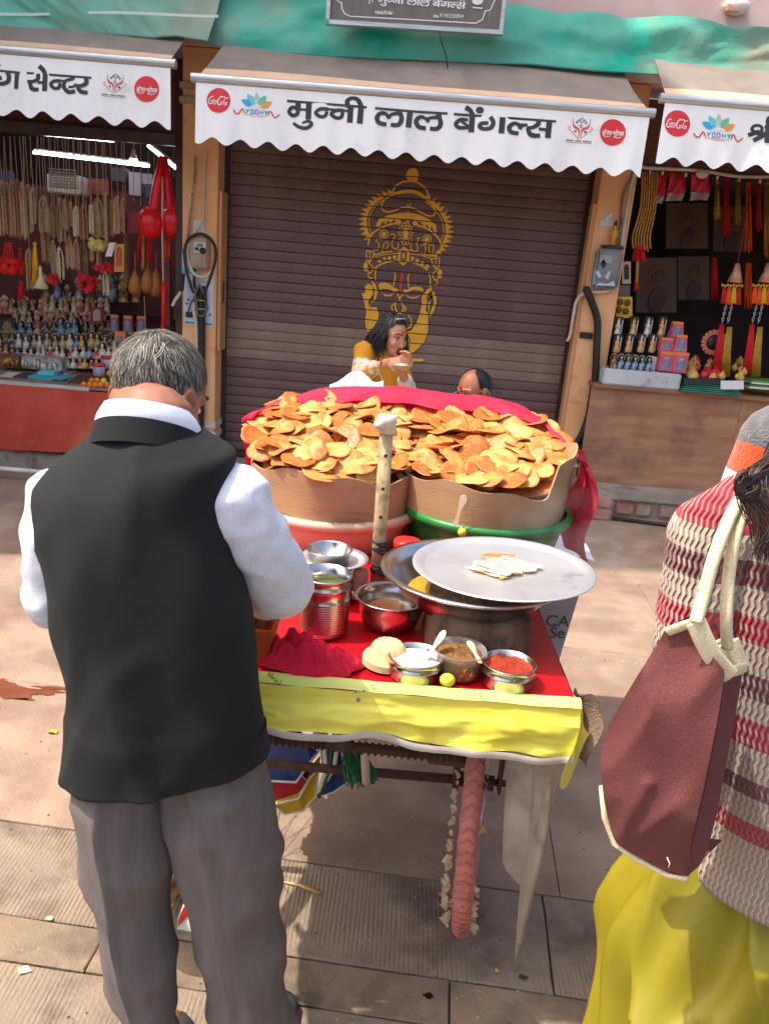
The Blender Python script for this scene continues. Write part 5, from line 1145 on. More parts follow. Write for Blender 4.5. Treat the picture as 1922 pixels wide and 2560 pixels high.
# bead strings
bead_m = [M('bead_beige', (206, 176, 136), (176, 144, 104), 60, .7, bump=.6, bsc=160), M('bead_rose', (196, 150, 116), (168, 120, 88), 60, .7, bump=.6, bsc=160), M('bead_brown', (124, 92, 66), (160, 126, 92), 40, .7, bump=.5, bsc=150), M('bead_pale', (226, 206, 168), (200, 178, 140), 50, .7, bump=.5, bsc=150)]
m_cord = MATS['cord_tan']
def bundle(x, yt, yb_, wd, ci, Y, label):
    top, bot = a4(x, yt, Y), a4(x, yb_, Y); L_ = top.z - bot.z; W_ = wd * .3492 * Y / FP * .9
    t = thing('bead_string', label, 'bead strings', tuple(bot), 'bead strings hanging in the left stall')
    n = max(4, int(W_ / .011)); mb = MB()
    for i in range(n):
        u = (i + .5) / n - .5; xx = top.x + u * W_; yy = Y + GR.uniform(-.02, .02); e = GR.uniform(0, .10) * L_; sp_ = W_ * .16
        path = [V(top.x + u * W_ * .35, yy, top.z), V(xx - sp_ * .3, yy, top.z - L_ * .2), V(xx - sp_ * .5, yy, bot.z + e + .03), V(xx, yy - .006, bot.z + e), V(xx + sp_ * .5, yy, bot.z + e + .03), V(xx + sp_ * .3, yy, top.z - L_ * .25)]
        rr_ = GR.uniform(.0042, .006); P = cat(path, 5); mb.tube(P, [rr_ * (1 + .22 * (k_ % 2)) for k_ in range(len(P))], 5, False)
    o = mb.build('strands', bead_m[ci], t); o['kind'] = 'stuff'
    MB().tube([top + V(0, 0, -.01), top + V(.006, 0, .03), V(top.x, Y, a4(x, 62, Y).z)], .0028, 5, False).build('cord', m_cord, t)
    MB().sph(top, (.016, .014, .018), 8, 6).build('knot', bead_m[ci], t)
B1 = [(10, 390, 770, 40, 0), (50, 400, 775, 40, 0), (90, 385, 780, 40, 1), (122, 380, 800, 30, 1), (160, 400, 800, 50, 0), (200, 420, 760, 60, 0), (235, 440, 700, 30, 0), (315, 500, 750, 80, 0), (382, 535, 790, 45, 2), (430, 515, 830, 50, 0), (465, 525, 740, 30, 1), (505, 540, 720, 35, 0), (545, 575, 780, 35, 3), (597, 560, 800, 50, 1), (652, 565, 760, 30, 3), (700, 515, 800, 80, 0), (760, 470, 820, 14, 0), (800, 535, 780, 35, 1), (840, 500, 770, 40, 0), (878, 515, 760, 25, 0)]
B2 = [(305, 750, 960, 35, 1), (345, 760, 980, 30, 1), (208, 880, 1160, 38, 0), (380, 820, 1080, 40, 0), (425, 870, 1090, 50, 3), (495, 790, 1010, 66, 0), (548, 810, 1020, 34, 1), (600, 830, 1070, 66, 2), (655, 860, 960, 35, 1), (755, 1040, 1200, 50, 3), (705, 890, 1010, 25, 1), (900, 760, 1120, 34, 2)]
ORD = 'first second third fourth fifth sixth seventh eighth ninth tenth eleventh twelfth thirteenth fourteenth fifteenth sixteenth seventeenth eighteenth nineteenth twentieth'.split()
CN = ['beige', 'rose tan', 'brown', 'pale cream']
def place_names(B, row):
    out = {}; 
    for i in sorted(range(len(B)), key=lambda i: B[i][0]): out[i] = '%s bead strings, %s from left in the %s row of the left stall' % (CN[B[i][4]], ORD[len(out)], row)
    return out
n1_, n2_ = place_names(B1, 'upper'), place_names(B2, 'lower')
for i, b in enumerate(B1): bundle(*b, 6.02 + .05 * (i % 2), n1_[i])
for i, b in enumerate(B2): bundle(*b, 6.10 + .05 * (i % 2), n2_[i])
for i, x in enumerate((30, 75, 170, 220, 265, 560, 620, 740, 960, 1010, 1060, 1105, 1245)):
    tag(MB().tube([a4(x, 60, 5.97), a4(x + GR.uniform(-6, 6), 420 + GR.uniform(-80, 240), 5.97)], .0026, 5, False).build('cord', m_cord), ORD[i] + ' bare tan cord from the left hanging from the left stall lintel', 'cord', 'cords hanging from the lintel')
# red toy maces
m_mace = M('mace_red', (236, 24, 34), (220, 16, 28), 5, .3)
def mace(tp, nb, hc, rx_, rz_, Y, label):
    t = thing('toy_mace', label, 'toy mace', tuple(a4(*hc, Y))); c = a4(*hc, Y); s_ = .3492 * Y / FP; RX, RZ = rx_ * s_, rz_ * s_
    T_, N_ = a4(*tp, Y), a4(*nb, Y); MB().tube([T_, T_.lerp(N_, .5), N_, N_ + (N_ - T_) * .05], [.022, .034, .038, .046], 14).build('handle', m_mace, t)
    mb = MB(); rings = []
    for j in range(15):
        a = -pi / 2 + pi * j / 14; a = max(-1.52, min(1.52, a)); ring = []
        for k_ in range(40):
            th = 2 * pi * k_ / 40; q = cos(a) ** .8 * (1 + .07 * abs(sin(th * 4))); ring.append(c + V(RX * q * cos(th), RX * q * sin(th), RZ * sin(a)))
        rings.append(ring)
    mb.loft(rings).build('head', m_mace, t)
    MB().lathe([(RX * .62, RZ * .80), (RX * .70, RZ * .84), (RX * .66, RZ * .9)], c, 24, False).build('collar_ring', m_mace, t); MB().lathe([(.004, -RZ * 1.12), (RX * .26, -RZ * .98), (RX * .5, -RZ * .86)], c, 20).build('tip', m_mace, t)
mace((1165, 200), (1100, 580), (1082, 680), 82, 100, 5.93, 'left of two shiny red toy maces hanging by the pillar')
mace((1178, 205), (1218, 565), (1240, 672), 76, 98, 5.98, 'right of two shiny red toy maces hanging by the pillar')
# tassels, flowers, fans, cards
def fringe(name, x, y0_, y1_, wd, mt, Y, label, cat_, n=16, A_=a4, flare=.5, group=None):
    tp, bt = A_(x, y0_, Y), A_(x, y1_, Y); W_ = wd * .3492 * Y / FP; t = thing(name, label, cat_, tuple(bt), group); mb = MB()
    for i in range(n):
        u = (i + .5) / n - .5; e = GR.uniform(-.04, .04) * (tp.z - bt.z); mb.tube([tp + V(u * W_ * flare * .6, 0, 0), V((tp.x + bt.x) / 2 + u * W_ * .8, Y + GR.uniform(-.015, .015), (tp.z + bt.z) / 2), V(bt.x + u * W_, Y + GR.uniform(-.02, .02), bt.z + e)], .0042, 5)
    o = mb.build('threads', mt, t); o['kind'] = 'stuff'; MB().sph(tp, (W_ * .3 + .004, .014, .014), 10, 6).build('bound_head', mt, t); return t
m_tr = M('tassel_red', (206, 16, 30), (186, 10, 24), 30, .6); m_ty = M('tassel_yellow', (232, 190, 20), (214, 166, 14), 30, .6); m_to = M('tassel_orange', (238, 92, 24), (222, 76, 18), 30, .6); m_tg = M('tassel_gold', (196, 152, 50), (170, 126, 34), 30, .45, metal=.3)
fringe('tassel', 152, 1110, 1225, 50, m_tr, 6.0, 'red tassel hanging low at the left of the stall', 'tassel')
fringe('tassel', 252, 830, 1110, 36, m_ty, 6.02, 'yellow tassel hanging beside the bell lamp shade', 'tassel'); fringe('tassel', 232, 890, 1090, 18, m_tr, 6.03, 'thin red tassel left of the yellow one', 'tassel', 8)
fringe('tassel', 145, 870, 1020, 30, m_tr, 6.06, 'dark red tassel behind the red flower garland', 'tassel', 10)
for x, y0_, y1_, mt, lb in ((1008, 600, 940, m_tr, 'long red ribbon left of the maces'), (1070, 770, 950, m_tr, 'dark red ribbon bunch under the left mace'), (1200, 760, 940, m_to, 'orange ribbon under the right mace'), (1028, 780, 1010, m_tg, 'gold ribbon strip under the left mace')): fringe('ribbon', x, y0_, y1_, 40 if mt is not m_tg else 18, mt, 6.04, lb, 'ribbon', 10, flare=1)
def flowers(x, y, wx, wy, n, mt, Y, label, hang=None):
    c = a4(x, y, Y); t = thing('flower_garland', label, 'garland', tuple(c)); mb = MB(); s_ = .3492 * Y / FP
    for i in range(n):
        p = c + V(GR.uniform(-wx, wx) * s_, GR.uniform(-.05, .05), GR.uniform(-wy, wy) * s_)
        for k_ in range(5):
            a = 2 * pi * k_ / 5 + GR.random(); d = V(cos(a), GR.uniform(-.6, .2), sin(a)) * .026; e = d.cross(V(0, 1, 0)).normalized() * .012
            mb.add([p, p + d * .6 + e, p + d, p + d * .6 - e], [(0, 1, 2, 3)])
    o = mb.build('petals', mt, t, False); o['kind'] = 'stuff'
    if hang:
        for dx in (-30, -10, 10, 30): MB().tube([a4(x + dx * .6, hang, Y), a4(x + dx * 1.4, y - wy * .6, Y)], .006, 5).build('stem_cord', mt, t)
m_fl = M('flower_red', (238, 44, 28), (222, 30, 24), 30, .7); flowers(62, 985, 75, 40, 60, m_fl, 6.02, 'red orange flower garland hanging at the left of the stall', 820)
flowers(628, 1115, 55, 50, 40, m_tr, 6.04, 'crimson cloth flower bunch under the bead strings'); flowers(385, 1085, 26, 26, 12, m_tr, 6.03, 'small red flowers at the end of bead strings'); flowers(755, 1000, 50, 26, 14, m_tr, 6.05, 'small red pompoms beside the orange card'); flowers(695, 835, 50, 26, 22, M('flower_yellow', (222, 206, 120), (206, 186, 96), 20, .7), 6.03, 'pale yellow bell flowers under the bead strings')
c = a4(297, 1150, 5.98); ls = thing('lamp_shade', 'cream bell shaped lamp shade hanging in the left stall', 'lamp shade', tuple(c)); MB().lathe([(.052, 0), (.048, .02), (.03, .05), (.016, .085), (.012, .10), (.016, .115), (.010, .13), (.014, .145), (.006, .165)], c, 28).build('shade', M('cream_shade', (226, 206, 166), (206, 186, 146), 10, .6), ls)
def card(x0_, y0_, x1_, y1_, Y, c, label, A_=a4, skew=0, cat_='card', name='picture_card', inner=None):
    p = [A_(x0_, y1_, Y), A_(x1_, y1_, Y), A_(x1_ + skew, y0_, Y), A_(x0_ + skew, y0_, Y)]; t = thing(name, label, cat_, tuple(p[0])); MB().prism(p, (0, .014, 0)).build('panel', M('card_%d_%d_%d' % c, c, rough=.5), t, False)
    if inner:
        f = lambda u, v: p[0].lerp(p[1], u).lerp(p[3].lerp(p[2], u), v) + V(0, -.002, 0)
        MB().add([f(.2, .2), f(.8, .2), f(.8, .75), f(.65, .88), f(.35, .88), f(.2, .75)], [tuple(range(6))]).build('picture', M('card_%d_%d_%d' % inner, inner, rough=.5), t, False)
    return t
card(820, 830, 890, 1030, 6.0, (206, 140, 62), 'orange picture card hanging beside the white card', inner=(170, 86, 44)); card(755, 820, 800, 920, 6.01, (226, 222, 220), 'white folded card hanging left of the orange card', skew=30); card(895, 600, 990, 750, 6.1, (140, 44, 54), 'maroon printed sign hanging under the boxes')
m_fan = M('leather_fan', (176, 110, 44), (150, 88, 32), 12, .6, bump=.4, bsc=60)
for i, (x, y0_, y1_) in enumerate(((970, 1010, 1200), (1060, 985, 1190), (1120, 1000, 1215))):
    a, b = a4(x, y0_, 6.05 + .03 * i), a4(x, y1_, 6.05 + .03 * i); L_ = a.z - b.z; t = thing('leather_pouch', ['left', 'middle', 'right'][i] + ' of three tan leather pouches hanging by the pillar', 'pouch', tuple(b))
    MB().lathe([(.004, 0), (L_ * .2, L_ * .08), (L_ * .27, L_ * .3), (L_ * .2, L_ * .6), (L_ * .06, L_ * .9), (L_ * .02, L_)], b, 18).build('pouch', m_fan, t); MB().tube([a, a + V(0, 0, .12)], .003, 5).build('cord', m_cord, t)
st_ = MB().tube([a4(1165, 350, 5.92), a4(1163, 700, 5.92), a4(1172, 1230, 5.92)], .007, 8); tag(st_.build('rope', m_pvc), 'pale rope hanging down beside the red maces', 'rope')
pole_r = MB().tube([a5(1175, 130, 5.9), a5(1170, 470, 5.9)], .016, 10); tag(pole_r.build('red_roll', m_mace), 'bright red upright roll behind the grey haired head', 'roll')
yb_ = MB().box(tuple(a5(1165, 440, 6.0)), tuple(a5(1228, -40, 6.04))); tag(yb_.build('panel', M('maroon_board', (92, 40, 40)), None, False), 'dark maroon panel beside the left pillar', 'panel')
# figurines: one small set of shapes, many copies
fc = [((206, 180, 140), (120, 90, 70)), ((60, 56, 60), (196, 170, 130)), ((196, 70, 80), (226, 190, 150)), ((224, 190, 120), (190, 120, 60)), ((150, 170, 190), (50, 56, 70)), ((226, 222, 214), (190, 160, 110)), ((110, 84, 52), (200, 170, 110))]
fig_mats = [M('figurine_%d' % i, a, b, 26, .4, lo=.42, hi=.58) for i, (a, b) in enumerate(fc)]; m_dkarch = M('arch_dark', (34, 30, 34), (60, 50, 46), 20, .4); m_base = M('fig_base', (90, 76, 62), (60, 50, 44), 12, .5)
def make_fig(kind, mi):
    t = thing('figurine', 'x', 'figurine', (0, 0, 0)); mt = fig_mats[mi]
    if kind == 0:   # standing robed figure with halo
        MB().lathe([(.0, 0), (.03, 0), (.03, .01), (.024, .012), (.026, .03), (.02, .06), (.016, .078), (.021, .09), (.008, .1), (.013, .108), (.015, .118), (.011, .13), (.004, .146)], (0, 0, 0), 12).build('body', mt, t)
        MB().lathe([(.001, -.002), (.024, -.002), (.024, .002), (.001, .002)], (0, 0, 0), 14).build('halo', fig_mats[(mi + 3) % 7], t).rotation_euler = (pi / 2, 0, 0); t.children[-1].location = (0, .012, .116)
        for s in (-1, 1): MB().caps((s * .018, 0, .088), (s * .014, -.016, .064), .006, .005, 8).build('arm', mt, t)
    elif kind == 1:  # seated figure under a dark arch
        pts = [(-.035, 0)] + [(-.035, .085)] + [(.035 * cos(a), .085 + .05 * sin(a)) for a in [pi - pi * i / 10 for i in range(11)]] + [(.035, 0)]
        MB().prism([V(x, .012, z) for x, z in pts], (0, .008, 0)).build('arch', m_dkarch, t, False); MB().tube([V(x, .01, z) for x, z in pts[1:-1]], .004, 6).build('arch_rim', fig_mats[6], t)
        MB().lathe([(0, 0), (.032, 0), (.03, .02), (.026, .03), (.03, .036), (.018, .05), (.014, .066), (.018, .078), (.008, .086), (.013, .094), (.012, .108), (.004, .122)], (0, -.008, 0), 12).build('body', mt, t)
        for s in (-1, 1): MB().caps((s * .016, -.008, .074), (s * .024, -.02, .05), .006, .005, 8).build('arm', mt, t)
    else:           # squat sitting figure with round hat
        MB().lathe([(0, 0), (.028, 0), (.03, .012), (.03, .024), (.02, .034), (.018, .048), (.02, .056), (.008, .062), (.015, .07), (.016, .08), (.008, .092), (.002, .1)], (0, 0, 0), 12).build('body', mt, t)
        for s in (-1, 1): MB().caps((s * .02, 0, .052), (s * .024, -.016, .03), .006, .006, 8).build('arm', mt, t); MB().caps((s * .012, -.012, .012), (s * .03, -.02, .01), .009, .007, 8).build('leg', mt, t)
    return t
protos = {}; FCN = ['tan', 'black and gold', 'red', 'ochre', 'blue grey', 'white', 'bronze']
def fig(kind, mi, loc, s_, rz, label, group):
    if (kind, mi) not in protos:
        o = make_fig(kind, mi); protos[(kind, mi)] = o
    else: o = copy_tree(protos[(kind, mi)])
    o.location = loc; o.scale = (s_, s_, s_); o.rotation_euler = (0, 0, rz); tag(o, label, 'figurine', group); return o
rowcfg = [(748, 6.12, 150, 700, 42, [2, 5, 5, 3], 2, .75, 'tiny pale figurine in the front row of the left stall'), (680, 6.26, 0, 830, 46, [4, 5, 2, 3, 5], 2, .95, 'small seated figurine in the second row of the left stall'),
          (610, 6.40, 0, 830, 50, [1, 4, 0, 5, 3], 1, .95, 'small arched figurine in the third row of the left stall'), (530, 6.54, 110, 830, 56, [1, 6, 0, 4], 1, 1.15, 'small arched figurine in the fourth row of the left stall'),
          (450, 6.70, 130, 800, 48, [5, 0, 2, 3], 0, 1.0, 'standing figurine in the fifth row of the left stall'), (370, 6.86, 0, 800, 48, [2, 0, 5, 3, 0], 0, 1.1, 'standing figurine in the top row of the left stall'), (275, 7.0, 330, 1050, 80, [4, 1, 6], 0, 1.5, 'tall figurine in the dark back row of the left stall')]
for ri, (y, Y, xa, xb, stp, cs, kd_, s_, lb) in enumerate(rowcfg):
    x = xa; fi = 0
    while x < xb:
        p = a5(x + GR.uniform(-6, 6), y, Y); kk = kd_ if GR.random() < .8 else GR.randrange(3)
        cj = GR.choice(cs); lb2 = lb.replace('figurine', FCN[cj] + ' figurine').replace(' in the', ', %s from the left in the' % ORD[fi]).replace(' of the left stall', ' at left') if fi < 20 else lb; fi += 1; fig(kk, cj, (p.x, Y + GR.uniform(-.02, .02), p.z + (.0 if ri else 0)), s_ * GR.uniform(.85, 1.15), GR.uniform(-.5, .5), lb2, 'figurines on the left stall shelves row %s' % 'abcdefg'[ri]); x += stp
# boxed statuettes with orange caps
m_box_p = M('box_purple', (150, 86, 100), (130, 72, 90), 6, .5); m_box_o = M('box_orange', (226, 128, 56), rough=.5); m_box_w = M('box_window', (150, 168, 190), (70, 80, 100), 14, .2)
def boxed(A_, x0_, x1_, y0_, y1_, Y, label, group, taper=.72, mt=None):
    p, q = A_(x0_, y1_, Y), A_(x1_, y1_, Y); h = A_(x0_, y0_, Y).z - p.z; w_ = q.x - p.x; cx_ = (p.x + q.x) / 2; t = thing('gift_box', label, 'box', (cx_, Y, p.z), group); d = w_ * .7
    def rc(f, z_): return [V(cx_ - w_ / 2 * f, Y + d / 2 - d / 2 * f, z_), V(cx_ + w_ / 2 * f, Y + d / 2 - d / 2 * f, z_), V(cx_ + w_ / 2 * f, Y + d / 2 + d / 2 * f, z_), V(cx_ - w_ / 2 * f, Y + d / 2 + d / 2 * f, z_)]
    f1 = 1 - (1 - taper) * .85; MB().loft([rc(1, p.z), rc(f1, p.z + h * .85)]).build('carton', mt or m_box_p, t, False); MB().loft([rc(f1 + .02, p.z + h * .851), rc(taper + .02, p.z + h)]).build('cap', m_box_o, t, False)
    n = 10; y_ = lambda v: Y + d / 2 - d / 2 * (1 - (1 - f1) * v) - .003
    pts_ = [V(cx_ - w_ * .27, y_(.1), p.z + h * .1), V(cx_ + w_ * .27, y_(.1), p.z + h * .1)] + [V(cx_ + w_ * .27 * cos(a), y_(.5 + .25 * sin(a)), p.z + h * (.48 + .26 * sin(a))) for a in [pi * i / n for i in range(n + 1)]]
    MB().add(pts_, [tuple(range(len(pts_)))]).build('window', m_box_w, t, False)
boxed(a5, 788, 850, 362, 490, 6.42, 'orange capped box left of three beside the head', None, .8); boxed(a5, 880, 950, 368, 500, 6.42, 'orange capped box middle of three beside the head', None, .8); boxed(a5, 978, 1045, 372, 500, 6.42, 'orange capped box right of three beside the head', None, .85); boxed(a5, 825, 900, 482, 575, 6.3, 'wide orange box in front of the three capped boxes', None, 1.0, m_box_o)
for x0_, y0_, x1_, y1_, c, lb in ((650, 310, 740, 430, (120, 40, 44), 'maroon framed picture between the figurines'), (655, 490, 735, 590, (60, 30, 36), 'dark framed pair of pictures left of the orange box'), (745, 490, 815, 600, (70, 34, 38), 'dark red framed picture beside the orange box')): card(x0_, y0_, x1_, y1_, 6.45, c, lb, a5, 0, 'picture', 'framed_picture', (176, 150, 130))
br = card(0, 385, 110, 600, 6.5, (54, 52, 56), 'dark framed golden relief at the far left of the stall', a5, 0, 'picture', 'framed_picture', (150, 120, 60))
# things on the counter
def flatq(name, pts, th, mt, label, cat_, A_=a5, zt=None):
    P = [atz(*zl5(x, y), zc) for x, y in pts]; return tag(MB().prism(P, (0, 0, th)).build(name, mt, None, False), label, cat_)
m_teal = M('teal_cover', (40, 168, 176), rough=.4)
flatq('booklet', [(195, 815), (320, 825), (400, 800), (280, 788)], .012, m_teal, 'teal booklet at the left of the counter stack', 'booklet'); flatq('booklet', [(320, 826), (450, 836), (520, 815), (400, 802)], .01, m_teal, 'teal booklet at the right of the counter stack', 'booklet'); flatq('booklet', [(270, 800), (390, 806), (430, 790), (310, 782)], .03, M('teal_pale', (110, 196, 196), rough=.4), 'pale teal booklet on top of the stack', 'booklet')
flatq('booklet', [(370, 838), (470, 842), (490, 826), (400, 822)], .006, M('navy_card', (30, 36, 56), rough=.3), 'small navy booklet before the teal stack', 'booklet'); flatq('tray', [(100, 810), (190, 820), (270, 790), (170, 780)], .008, M('tray_dark', (60, 54, 50)), 'dark flat tray on the left counter', 'tray'); flatq('sheet', [(0, 805), (90, 812), (180, 782), (60, 775)], .004, M('cream_paper', (214, 196, 166)), 'cream paper sheet on the left counter', 'paper'); flatq('sheet', [(300, 775), (480, 790), (560, 768), (420, 752)], .004, M('lilac_paper', (206, 186, 204)), 'lilac paper sheet behind the teal booklets', 'paper')
flatq('tray', [(480, 850), (820, 876), (825, 800), (560, 800)], .006, M('tray_brown', (110, 66, 40), (70, 44, 30), 60, .8, bump=1, bsc=120), 'brown beaded tray beside the orange candies', 'tray')
CR = random.Random(6); m_gem = M('candy_orange', (238, 140, 30), (222, 110, 20), 12, .3); m_gem2 = M('candy_yellow', (226, 206, 40), rough=.3)
for i, (x, y) in enumerate(((603, 866), (645, 868), (685, 868), (725, 868), (772, 868), (660, 836), (700, 836), (745, 838), (785, 782), (812, 790))):
    p = a5(x, y, 5.56 if y > 850 else 5.62); mb = MB(); n = 8; rings = [[p + V(r_ * .022 * cos(2 * pi * (k_ + j * .5) / n) * CR.uniform(.85, 1.1), r_ * .022 * sin(2 * pi * (k_ + j * .5) / n), z_ * .02) for k_ in range(n)] for j, (r_, z_) in enumerate(((.5, -1), (1, -.3), (1, .4), (.45, 1.1)))]
    tag(mb.loft(rings).build('candy', m_gem2 if i == 7 else m_gem, None, False), 'orange foil wrapped sweet on the counter by the head' if i != 7 else 'yellow foil wrapped sweet among the orange ones', 'sweet', 'orange sweets on the counter' if i != 7 else None)
for x, y, lb in ((712, 800, 'clear jar with red lid near the front of the left counter'), (770, 745, 'clear jar with red lid farther back on the left counter')):
    p = a5(x, y, 5.85 if y > 760 else 6.0); t = thing('jar', lb, 'jar', tuple(p)); MB().lathe([(0, 0), (.045, 0), (.045, .07), (.04, .075)], p, 20).build('glass', M('jar_violet', (150, 130, 170), (206, 196, 200), 12, .2), t); MB().lathe([(.047, .072), (.047, .092), (.0, .094)], p, 20).build('lid', MATS['lid_red'], t)
def bin_(x0_, x1_, y0_, y1_, Y, label, mt, fillm):
    p, q = a5(x0_, y1_, Y), a5(x1_, y0_, Y); t = thing('display_box', label, 'box', (p.x, Y, p.z)); MB().box((p.x, Y, p.z), (q.x, Y + .12, q.z)).build('case', mt, t, False)
    mb = MB()
    for i in range(14): mb.lathe([(0, 0), (.010, 0), (.007, .03), (.006, .045), (.002, .05)], (GR.uniform(p.x + .01, q.x - .01), Y - .012, p.z + GR.uniform(0, .03)), 8)
    o = mb.build('trinkets', fillm, t); o['kind'] = 'stuff'
bin_(0, 140, 655, 735, 6.0, 'clear box of brass trinkets at the front left of the stall', M('box_brass', (150, 100, 64), (90, 60, 44), 30, .3), M('brass', (190, 140, 60), rough=.3, metal=.8)); bin_(160, 440, 680, 745, 6.02, 'long clear box of pale trinkets at the front of the stall', M('box_glass', (190, 182, 170), (120, 112, 106), 24, .2), fig_mats[5])
# ================================================================== fittings on the left pillar
zp = zf(440, 540, 600, 1180)
def ap(x, y, dy=0): return at(*zp(x, y), YP - .004 - dy)
mtb = thing('electric_meter', 'old cream electric meter box under the cable loop on the left pillar', 'meter', tuple(ap(450, 960)))
p, q = ap(270, 960), ap(640, 385); MB().box((p.x, YP - .07, p.z), (q.x, YP - .001, q.z)).build('case', M('meter_cream', (176, 152, 122), (154, 132, 104), 7, .35), mtb, False, bevel=.012)
p, q = ap(340, 680, .07), ap(560, 490, .07); MB().box((p.x, YP - .078, p.z), (q.x, YP - .071, q.z)).build('dial_plate', M('dial', (196, 200, 186)), mtb, False); p, q = ap(385, 560, .08), ap(490, 515, .08); MB().box((p.x, YP - .082, p.z), (q.x, YP - .0785, q.z)).build('display', M('lcd', (110, 120, 104)), mtb, False)
for x, y, r in ((385, 603, .011), (495, 640, .022)): pc_ = ap(x, y, .08); MB().tube([pc_ + V(0, .004, 0), pc_ + V(0, -.008, 0)], r, 16).build('knob', m_black, mtb)
def paper(x0_, y0_, x1_, y1_, mt, label, d=.001, lines=0):
    p, q = ap(x0_, y1_), ap(x1_, y0_); t = thing('paper_notice', label, 'paper', tuple(p)); MB().grid(lambda u, v: V(p.x + (q.x - p.x) * u, YP - .003 - d - .003 * sin(u * 5 + v * 3) ** 2, p.z + (q.z - p.z) * v), 6, 6).build('sheet', mt, t)
    return t, p, q
m_pap = M('notice_paper', (226, 224, 230), (206, 206, 216), 6, .7)
paper(320, 90, 530, 380, m_pap, 'blank white paper stuck above the left pillar meter'); t_, p, q = paper(150, 1110, 700, 2000, m_pap, 'large white printed notice pasted on the left pillar behind the conduit')
kq = INK(lambda x, y, h: V(p.x + (q.x - p.x) * x, YP - .0085 - h, p.z + (q.z - p.z) * y))
for i in range(16): kq.line([(.12, .88 - i * .045), (.12 + GR.uniform(.4, .75), .88 - i * .045)], .008, False)
kq.build('print', M('notice_ink', (120, 124, 140)), t_); kq = INK(lambda x, y, h: V(p.x + (q.x - p.x) * x, YP - .0088 - h, p.z + (q.z - p.z) * y)); kq.line([(.04, .05), (.96, .045)], .05, False); [kq.disc(x, y, .05, .03) for x, y in ((.1, .42), (.15, .5), (.82, .36), (.72, .25), (.9, .24))]; kq.build('print', M('notice_teal', (60, 150, 176)), t_)
paper(110, 680, 440, 1060, M('notice_teal2', (96, 170, 190), (206, 214, 206), 9, .7, lo=.45, hi=.55), 'teal and white poster scrap left of the meter', .0005)
def cable(pts, r, mt, label, cat_='cable', A_=ap, dy=.03, name='cable', n=8):
    return tag(MB().tube(cat([A_(x, y, dy) for x, y in pts], 6), r, n).build(name, mt), label, cat_)
cable([(330, 1420), (280, 1290), (200, 1020), (165, 760), (165, 600), (230, 430), (370, 345), (490, 335), (620, 410), (720, 560), (730, 800), (680, 1000), (600, 1240), (550, 1380), (545, 1560)], .011, m_black, 'thick black cable looped oval around the left pillar meter', dy=.085)
cable([(240, 480), (215, 650), (225, 800), (290, 1000), (400, 1110), (540, 1120), (680, 1010)], .012, m_pvc, 'cream pipe curving under the left pillar meter', 'pipe', name='pipe', dy=.06)
cable([(240, 480), (330, 330), (450, 150), (500, 40), (500, -120), (510, -500), (520, -900), (545, -1200)], .010, m_pvc, 'cream pipe running down the left pillar from the awning', 'pipe', name='pipe'); cable([(215, 440), (240, 230), (265, 20), (300, -300), (345, -700), (360, -1100)], .009, M('rope_frayed', (190, 172, 146), (110, 92, 74), 40, .9), 'frayed pale rope hanging along the left pillar', 'rope', name='rope')
def ribbed(pts, r, label, A_, dy, parent=None):
    P = cat([A_(x, y, dy) for x, y in pts], 30); return tag(MB().tube(P, [r * (1 + (.09 if i % 2 else -.06)) for i in range(len(P))], 12).build('conduit', m_black), label, 'conduit')
ribbed([(470, 1290), (470, 1500), (475, 1800), (475, 2212), (470, 3000), (455, 3700), (440, 4200)], .026, 'ribbed black conduit running down the left pillar', ap, .03)
cable([(335, 1600), (340, 1760), (365, 1900), (385, 2212), (400, 2700), (405, 3400)], .0165, m_pvc, 'cream plastic pipe left of the ribbed conduit', 'pipe', name='pipe', dy=.022); cable([(345, 970), (340, 1100), (345, 1290), (400, 1400), (320, 1560)], .010, m_black, 'black cable drop below the left pillar meter'); cable([(330, 1580), (400, 1330), (450, 1300), (550, 1500), (560, 1700), (520, 1830), (430, 1840), (390, 1760), (380, 1500)], .009, M('cable_grey', (96, 88, 84)), 'grey cable coil tied on the ribbed conduit', dy=.07); cable([(300, 1560), (250, 1690), (235, 1760)], .006, M('cable_blue', (40, 60, 130)), 'short blue wire above the black switch')
p, q = ap(195, 1860), ap(315, 1770); tag(MB().box((p.x, YP - .03, p.z), (q.x, YP - .004, q.z)).build('switch', m_black, None, False, bevel=.004), 'small black switch box on the left pillar notice', 'switch')
for y in (1555, 1715): cable([(330, y - 5), (430, y), (560, y + 8)], .004, M('tie_yellow', (214, 170, 50)), 'yellow tie round the conduit, %s one' % ('upper' if y < 1600 else 'lower'), 'cable tie', dy=.065, name='cable_tie', n=5)
cable([(-60, 1660), (-20, 1560), (40, 1480), (90, 1400)], .012, m_pvc, 'short white flex beside the left pillar', dy=.06); cable([(140, 1060), (120, 1200), (105, 1380)], .016, m_black, 'black plug on a flex beside the left pillar', 'plug', name='plug', dy=.06); cable([(20, 1700), (0, 1820), (-10, 1900)], .018, m_black, 'lower black plug hanging beside the left pillar', 'plug', name='plug', dy=.06)
